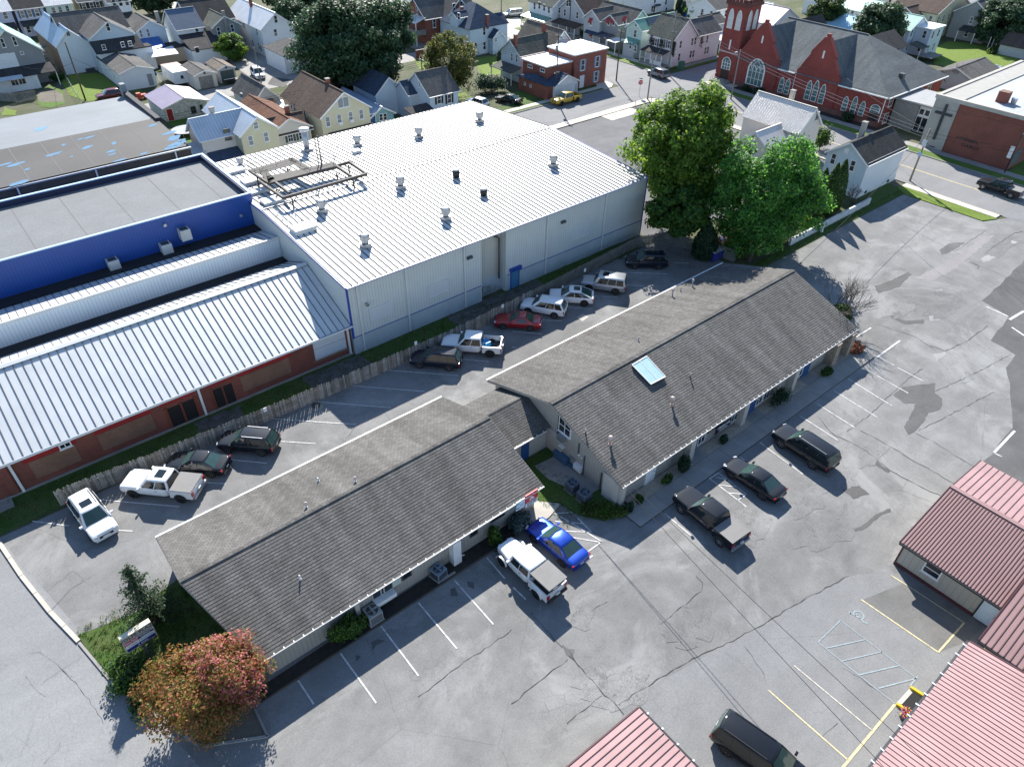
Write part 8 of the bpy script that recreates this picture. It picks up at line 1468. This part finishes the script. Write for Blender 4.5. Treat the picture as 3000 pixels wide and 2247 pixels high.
# ------------------------------------------------------------------ poles and wires
POLES = {}
def pole(key, label, t, b, h, arms=(), lamp=None, top=None, trafo=False, r=.14, m=None, lean=None):
    p = G(t, *b); p.z = 0; root = thing('utility_pole', label, 'utility pole', p, 'utility poles'); e = Vector((lean[0] if lean else 0, lean[1] if lean else 0, h)); part('pole', MB().cyl((0, 0, 0), e, r, r*.7, 9), m or m_pole, root, True, True)
    for z, L, ax in arms:
        d = Vector((1, 0, 0)) if ax == 'x' else Vector((0, 1, 0)); c = e*(z/h); o = part('crossarm', MB().bar(c-d*L/2, c+d*L/2, .1, .12), m_pole, root, True)
        for k in (-.45, -.2, .2, .45): q = c+d*L*k; part('insulator', MB().cyl(q+Vector((0, 0, .06)), q+Vector((0, 0, .26)), .05, .035, 6), m_galv, o, True)
    if trafo: part('transformer', MB().cyl((-.35, -.1, h-2.6), (-.35, -.1, h-1.7), .27, .27, 12), m_galv, root, True, True)
    if lamp: part('lamp_arm', MB().tube([e*.92, e*.92+Vector((*lamp, .4))], .035).obox(e*.92+Vector((*lamp, .4)), (.3, 0, 0), (0, .14, 0), (0, 0, .07)), m_galv, root, True)
    POLES[key] = (p, h); return root
pg = M('pole_grey', (.22, .21, .19), .85, .25)
pole('p1', 'wooden pole beside the stop sign at the street corner', 'T3', (1170, 865), 7.2, (), m=pg); pole('p2', 'dark utility pole on the corner by the brick building', 'T3', (900, 700), 9.2, ((8.6, 1.6, 'y'),)); pole('p3', 'tall utility pole with transformer in front of the brick garage wing', 'T3', (375, 850), 10.6, ((10.2, 1.8, 'y'), (4.2, 1.2, 'x')), trafo=True)
pole('p4', 'utility pole in front of the grey porch house across the street', 'T3', (490, 330), 7.6, ()); pole('p5', 'pale utility pole at the ivy corner house', 'T3', (1345, 640), 11.2, ((10.6, 2., 'y'), (7.5, 1.4, 'y')), m=pg); pole('p6', 'leaning utility pole with signs by the grass verge', 'T4', (1225, 1565), 7.4, (), m=M('pole_tan', (.3, .25, .19), .85, .25)); pole('p7', 'pale street pole in front of the brick church', 'T3', (1890, 860), 8.4, (), (-1.2, 0), m=pg)
pole('p8', 'dark pole with round wire loops in the upper left yard', 'T1', (740, 870), 9.4, ()); pole('p9', 'slim utility pole in front of the pale blue shuttered house', 'T2', (1455, 950), 8.2, ((7.9, 1.4, 'y'), (1.8, 1., 'x')), r=.11); pole('p10', 'pole with crowded crossarms at the flat grey warehouse', 'T1', (1425, 1390), 6.6, ((5.6, 2.2, 'x'), (4.9, 2.2, 'x'), (3.3, 1.8, 'x')), r=.12); pole('p11', 'pole in the alley beside the white crossover', 'T2', (45, 720), 6.2, (), m=pg); pole('p13', 'slim brown pole in front of the church gable', 'T4', (500, 940), 6.6, (), (-.9, 0), m=M('pole_brown', (.16, .07, .05), .85), r=.09); pole('p12', 'dark street lamp post with banner by the modern church', 'T4', (2040, 1500), 6.2, (), (-.5, -.4), m=m_black, r=.08); pole('p14', 'leaning pole at the upper edge of the top left row', 'A1', (975, 320), 8.2, (), m=M('pole_light', (.34, .27, .2), .85)); pole('p15', 'utility pole beside the dark trees at the top', 'A2', (215, 260), 6.5, (), m=pg); pole('p16', 'pole by the pale blue hipped house at the far corner', 'A3', (2035, 240), 7., (), m=pg)
q = POLES['p12'][0]; part('banner', MB().box(q.x-.05, q.x+.0, q.y+.1, q.y+.65, 2.2, 3.9), m_trim, [o for o in scene.objects if o.get('label', '').startswith('dark street lamp')][0])
q = POLES['p6'][0]; rp = [o for o in scene.objects if o.get('label', '').startswith('leaning utility')][0]; rp.rotation_euler = (.0, .03, 0); part('route_sign', MB().box(-.16, -.12, -.3, .3, 5.0, 5.9), m_trim, rp, True); part('route_sign', MB().box(-.16, -.12, -.25, .25, 3.6, 4.2), flat('pale_blue_plate', (.4, .55, .7)), rp, True); part('street_lamp', MB().tube([(0, 0, 5.5), (-.8, -1.2, 5.6)], .03).obox((-.9, -1.4, 5.58), (.12, 0, 0), (0, .35, 0), (0, 0, .07)), m_black, rp, True)
m_wire = flat('black_wire', (.02, .02, .022), .6); m_wire2 = flat('pale_wire', (.25, .25, .27), .6)
wn_ = [0]
def wire(label, a, b, sag=.5, r=.022, m=None):
    a, b = Vector(a), Vector(b); mb = MB(); n = 14; pts = [a.lerp(b, i/n)-Vector((0, 0, sag*4*(i/n)*(1-i/n))) for i in range(n+1)]; solo('overhead_wire', mb.tube(pts, r, 5), m or m_wire, label, 'wire', 'overhead wires')
def top(k, dz=0., dx=0., dy=0.): p, h = POLES[k]; return p+Vector((dx, dy, h-.3+dz))
wire('nearer overhead wire crossing the lot to the bottom edge', onplane('P', 1714, 1310, *B2f)+Vector((0, 0, .4)), G('P', 2640, 2300, 4.0), .15, .018); wire('farther overhead wire crossing the lot to the bottom right', onplane('P', 1714, 1305, *B2f)+Vector((0, 0, .5)), G('P', 2840, 2350, 5.2), .15, .018)
PN = dict(p1='stop sign pole', p2='brick corner pole', p3='transformer pole', p4='porch house pole', p5='ivy corner pole', p6='verge pole with signs', p7='church street pole', p8='upper left yard pole', p9='pole by shuttered house', p10='crowded crossarm pole', p11='alley pole', p13='slim brown church pole', p14='leaning top row pole', p15='pole by dark trees')
for k, (a, b, da, db) in enumerate((('p2', 'p3', 0, 0), ('p5', 'p2', 0, 0), ('p5', 'p7', 0, 0), ('p5', 'p1', -.5, 0), ('p7', 'p6', 0, 0), ('p9', 'p3', 0, 0), ('p10', 'p9', 0, 0), ('p8', 'p14', 0, 0), ('p11', 'p15', 0, 0), ('p4', 'p2', 0, 0), ('p13', 'p6', 0, 0), ('p13', 'p7', 0, 0))):
    for j in range(3 if k in (0, 1, 2, 4, 5, 6) else 1): wire(('single', 'upper')[k in (0, 1, 2, 4, 5, 6)]*(j == 0)+('middle' if j == 1 else 'lower' if j == 2 else '')+' wire from %s to %s' % (PN[a], PN[b]), top(a, -.45*j, 0, .4*(j-1)), top(b, -.45*j, 0, .4*(j-1)), .5, .02, m_wire2 if k in (2, 4) else m_wire)
for k, (a, b) in enumerate(((top('p6', -.2), (121, 8, 7.5)), (top('p6', -.7), (121, 8, 7.)), (top('p7', -.5), (119, 30, 7.2)), (top('p10', -1), (-30, 116, 6.5)), (top('p10', -.4), (-30, 112, 7.5)), (top('p9', -.3), (110, 118, 8)), (top('p6', -.6), (61.7, 30, 5.0)), (top('p8', -2), (31, 147, 3.3)), (top('p8', -3), (18, 156, 4)))): wire(('upper wire running off right from the verge pole', 'lower wire running off right from the verge pole', 'wire from the church street pole along the street', 'lower wire leaving the crowded crossarm pole to the left', 'upper wire leaving the crowded crossarm pole to the left', 'wire from the shuttered house pole toward the hipped house', 'service wire from the verge pole to the plaza roof end', 'upper service wire from the yard pole to the white garage', 'lower service wire from the yard pole to the grey house')[k], a, b, .6, .02)
# ------------------------------------------------------------------ roadside sign, stop sign and other small things
SX0, SX1 = G('S5', 1100, 665, 2.1), G('S5', 1358, 500, 2.1); ux = (SX1-SX0); ux.z = 0; w_ = ux.length; ang = math.atan2(ux.y, ux.x); mid = (SX0+SX1)/2
SG_ = thing('roadside_sign', 'wolfe plaza roadside sign with coloured tenant panels on a post', 'sign', (mid.x, mid.y, 0), None, ang); hh = 1.35; z0 = 2.05; D_ = .34
part('cabinet', MB().box(-w_/2, w_/2, 0, D_, z0, z0+hh), M('cream_cabinet', (.62, .56, .42), .5), SG_, True); part('post', MB().box(-.09, .09, .1, .28, 0, z0), m_dgrey, SG_, True)
def pan(x0, x1, za, zb, m, y=-.012): return part('sign_panel', MB().box(-w_/2+w_*x0, -w_/2+w_*x1, y, -.001, z0+hh*za, z0+hh*zb), m, SG_, True)
def lt(body, size, m, x, z, o, bold=True, sx=1.):
    me = text_mesh(body, size, m, bold=bold); q = link(bpy.data.objects.new('lettering', me)); q.parent = o; q.location = (-w_/2+w_*x, -.016, z0+hh*z); q.rotation_euler = (math.pi/2, 0, 0); q.scale = (sx, 1, 1)
pan(.02, .98, .03, .98, M('sign_grey_face', (.42, .40, .35), .5), -.006); o = SG_.children[-1]; lt('WOLFE PLAZA', .34, m_black, .5, .83, o, False, 1.02)
o = pan(.03, .46, .44, .66, red); lt('State Farm', .17, wsg, .25, .585, o); lt('CHRIS REIS AGENT', .085, wsg, .25, .48, o); o = pan(.46, .97, .44, .66, MATS['black_sign_face']); lt('STEINBACHER', .16, wsg, .715, .59, o); lt('CONSULTING', .085, wsg, .715, .48, o)
o = pan(.03, .46, .235, .43, wsg); lt('C  mutual', .12, teal, .25, .33, o); o = pan(.475, .97, .235, .43, MATS['pale_blue_sign']); lt('title search & closing', .085, teal, .72, .33, o); o = pan(.03, .97, .03, .225, navy); lt('E  Emery', .16, MATS['pale_blue_sign'], .55, .125, o)
p = G('T3', 1097, 835); ss = thing('stop_sign', 'red stop sign on a thin post at the corner', 'sign', (p.x, p.y, 0)); part('post', MB().cyl((0, 0, 0), (0, 0, 2.9), .035, .035, 6), m_galv, ss, True); d = Vector((p.x, p.y, 0)).normalized(); an = math.atan2(-1, -.55)+math.pi/2
pl = MB().cyl((0, -.03, 2.45), (0, -.015, 2.45), .42, .42, 8); o = part('plate', pl, flat('stop_red', (.5, .02, .03), .4), ss, True); ring_ = part('plate_border', MB().cyl((0, -.028, 2.45), (0, -.012, 2.45), .47, .47, 8), m_trim, ss, True); me = text_mesh('STOP', .3, m_trim, bold=True); q = link(bpy.data.objects.new('lettering', me)); q.parent = o; q.location = (0, -.036, 2.45); q.rotation_euler = (math.pi/2, 0, 0); part('street_name_plate', MB().box(-.3, .3, -.01, .01, 2.98, 3.16), flat('sign_green', (.03, .25, .15)), ss, True); ss.rotation_euler = (0, 0, -.6)
for t, x, y, lab in (('T3', 1062, 920, 'short dark bollard on the concrete pad'), ('T3', 1203, 890, 'short post beside the corner pole'), ('T3', 1258, 915, 'thin stake at the edge of the gravel lot')): p = G(t, x, y); o = thing('bollard', lab, 'bollard', (p.x, p.y, 0), 'short posts'); part('post', MB().cyl((0, 0, 0), (0, 0, 1.0), .05, .05, 7), m_dgrey, o, True); part('base', MB().cyl((0, 0, 0), (0, 0, .12), .14, .12, 8), m_dgrey, o, True)
p = G('T7', 1745, 760); dm = thing('dumpster', 'blue dumpster with pale ribbed lid by the corner trees', 'dumpster', (p.x, p.y, 0)); part('body', MB().box(-.95, .95, -.6, .7, .1, 1.15), flat('dumpster_blue', (.02, .03, .22), .5), dm, True); part('lid', MB().slab([(-1, -.65, 1.17), (1, -.65, 1.17), (1, .75, 1.4), (-1, .75, 1.4)], .05), m_dgrey, dm, True); lid = dm.children[-1]
for i in range(6): part('lid_rib', MB().slab([(-.9+i*.33, -.62, 1.20), (-.78+i*.33, -.62, 1.20), (-.78+i*.33, .72, 1.43), (-.9+i*.33, .72, 1.43)], .03), m_trim, lid, True)
p = G('T7', 615, 1270); solo('drain_cover', MB().slab([G('T7', *k)+Vector((0, 0, .03)) for k in ((560, 1270), (610, 1240), (665, 1265), (610, 1305))], .02), m_conc, 'pale concrete drain cover behind the plaza building', 'drain cover')
p = G('S2', 520, 552); solo('manhole_cover', MB().cyl((p.x, p.y, .013), (p.x, p.y, .035), .42, .42, 18), m_dgrey, 'dark round manhole cover in the angled bays', 'manhole cover')
p = G('A5', 1225, 1300); ub = thing('utility_cabinet', 'green utility cabinet at the corner house verge', 'cabinet', (p.x, p.y, 0)); part('body', MB().box(-.55, .55, -.4, .4, 0, 1.5), flat('cabinet_green', (.03, .13, .08), .6), ub, True); part('lid', MB().box(-.6, .6, -.45, .45, 1.5, 1.6), flat('cabinet_green', (.03, .13, .08)), ub, True)
p = G('A5', 1330, 290); solo('blue_tarp', MB().prism([(p.x-1.3, p.y-1), (p.x+1.2, p.y-1.1), (p.x+1.4, p.y+.9), (p.x-1.1, p.y+1)], 0, .9), flat('tarp_blue', (.01, .08, .5), .6), 'blue tarpaulin heap by the far conifers', 'tarp')
p = G('S6', 1760, 390); solo('drain_pipe', MB().cyl((p.x-.35, p.y+.15, .1), (p.x+.35, p.y-.1, .1), .05, .05, 8), m_trim, 'short white drain pipe lying in the mulch', 'pipe')
p = G('T2', 1070, 690); solo('canopy', MB().slab([G('T2', 1020, 660, 2.4), G('T2', 1105, 690, 2.4), G('T2', 1050, 695, 2.2)], .05), m_trim, 'pale triangular canopy in the maple shade', 'canopy')
p = G('T1', 1235, 855); solo('garden_tractor', MB().box(p.x-.9, p.x+.7, p.y-.4, p.y+.4, .3, .75).box(p.x-.9, p.x-.2, p.y-.35, p.y+.35, .75, 1.05).cyl((p.x-.5, p.y-.5, .3), (p.x-.5, p.y+.5, .3), .3, .3, 10).cyl((p.x+.5, p.y-.45, .22), (p.x+.5, p.y+.45, .22), .22, .22, 10), flat('tractor_red', (.42, .05, .03), .5), 'small red garden tractor by the mauve roofed outbuilding', 'tractor')
p = G('T1', 1610, 1160); tp = thing('trampoline', 'grey round trampoline on the lawn behind the grey warehouse', 'trampoline', (p.x, p.y, 0)); part('mat', MB().cyl((0, 0, .7), (0, 0, .74), 2.1, 2.1, 24), M('trampoline_mat', (.3, .32, .34), .8), tp, True); [part('leg', MB().cyl((1.9*math.cos(a), 1.9*math.sin(a), 0), (1.9*math.cos(a), 1.9*math.sin(a), .7), .04, .04, 6), m_galv, tp, True) for a in (0, 1.05, 2.1, 3.14, 4.2, 5.25)]
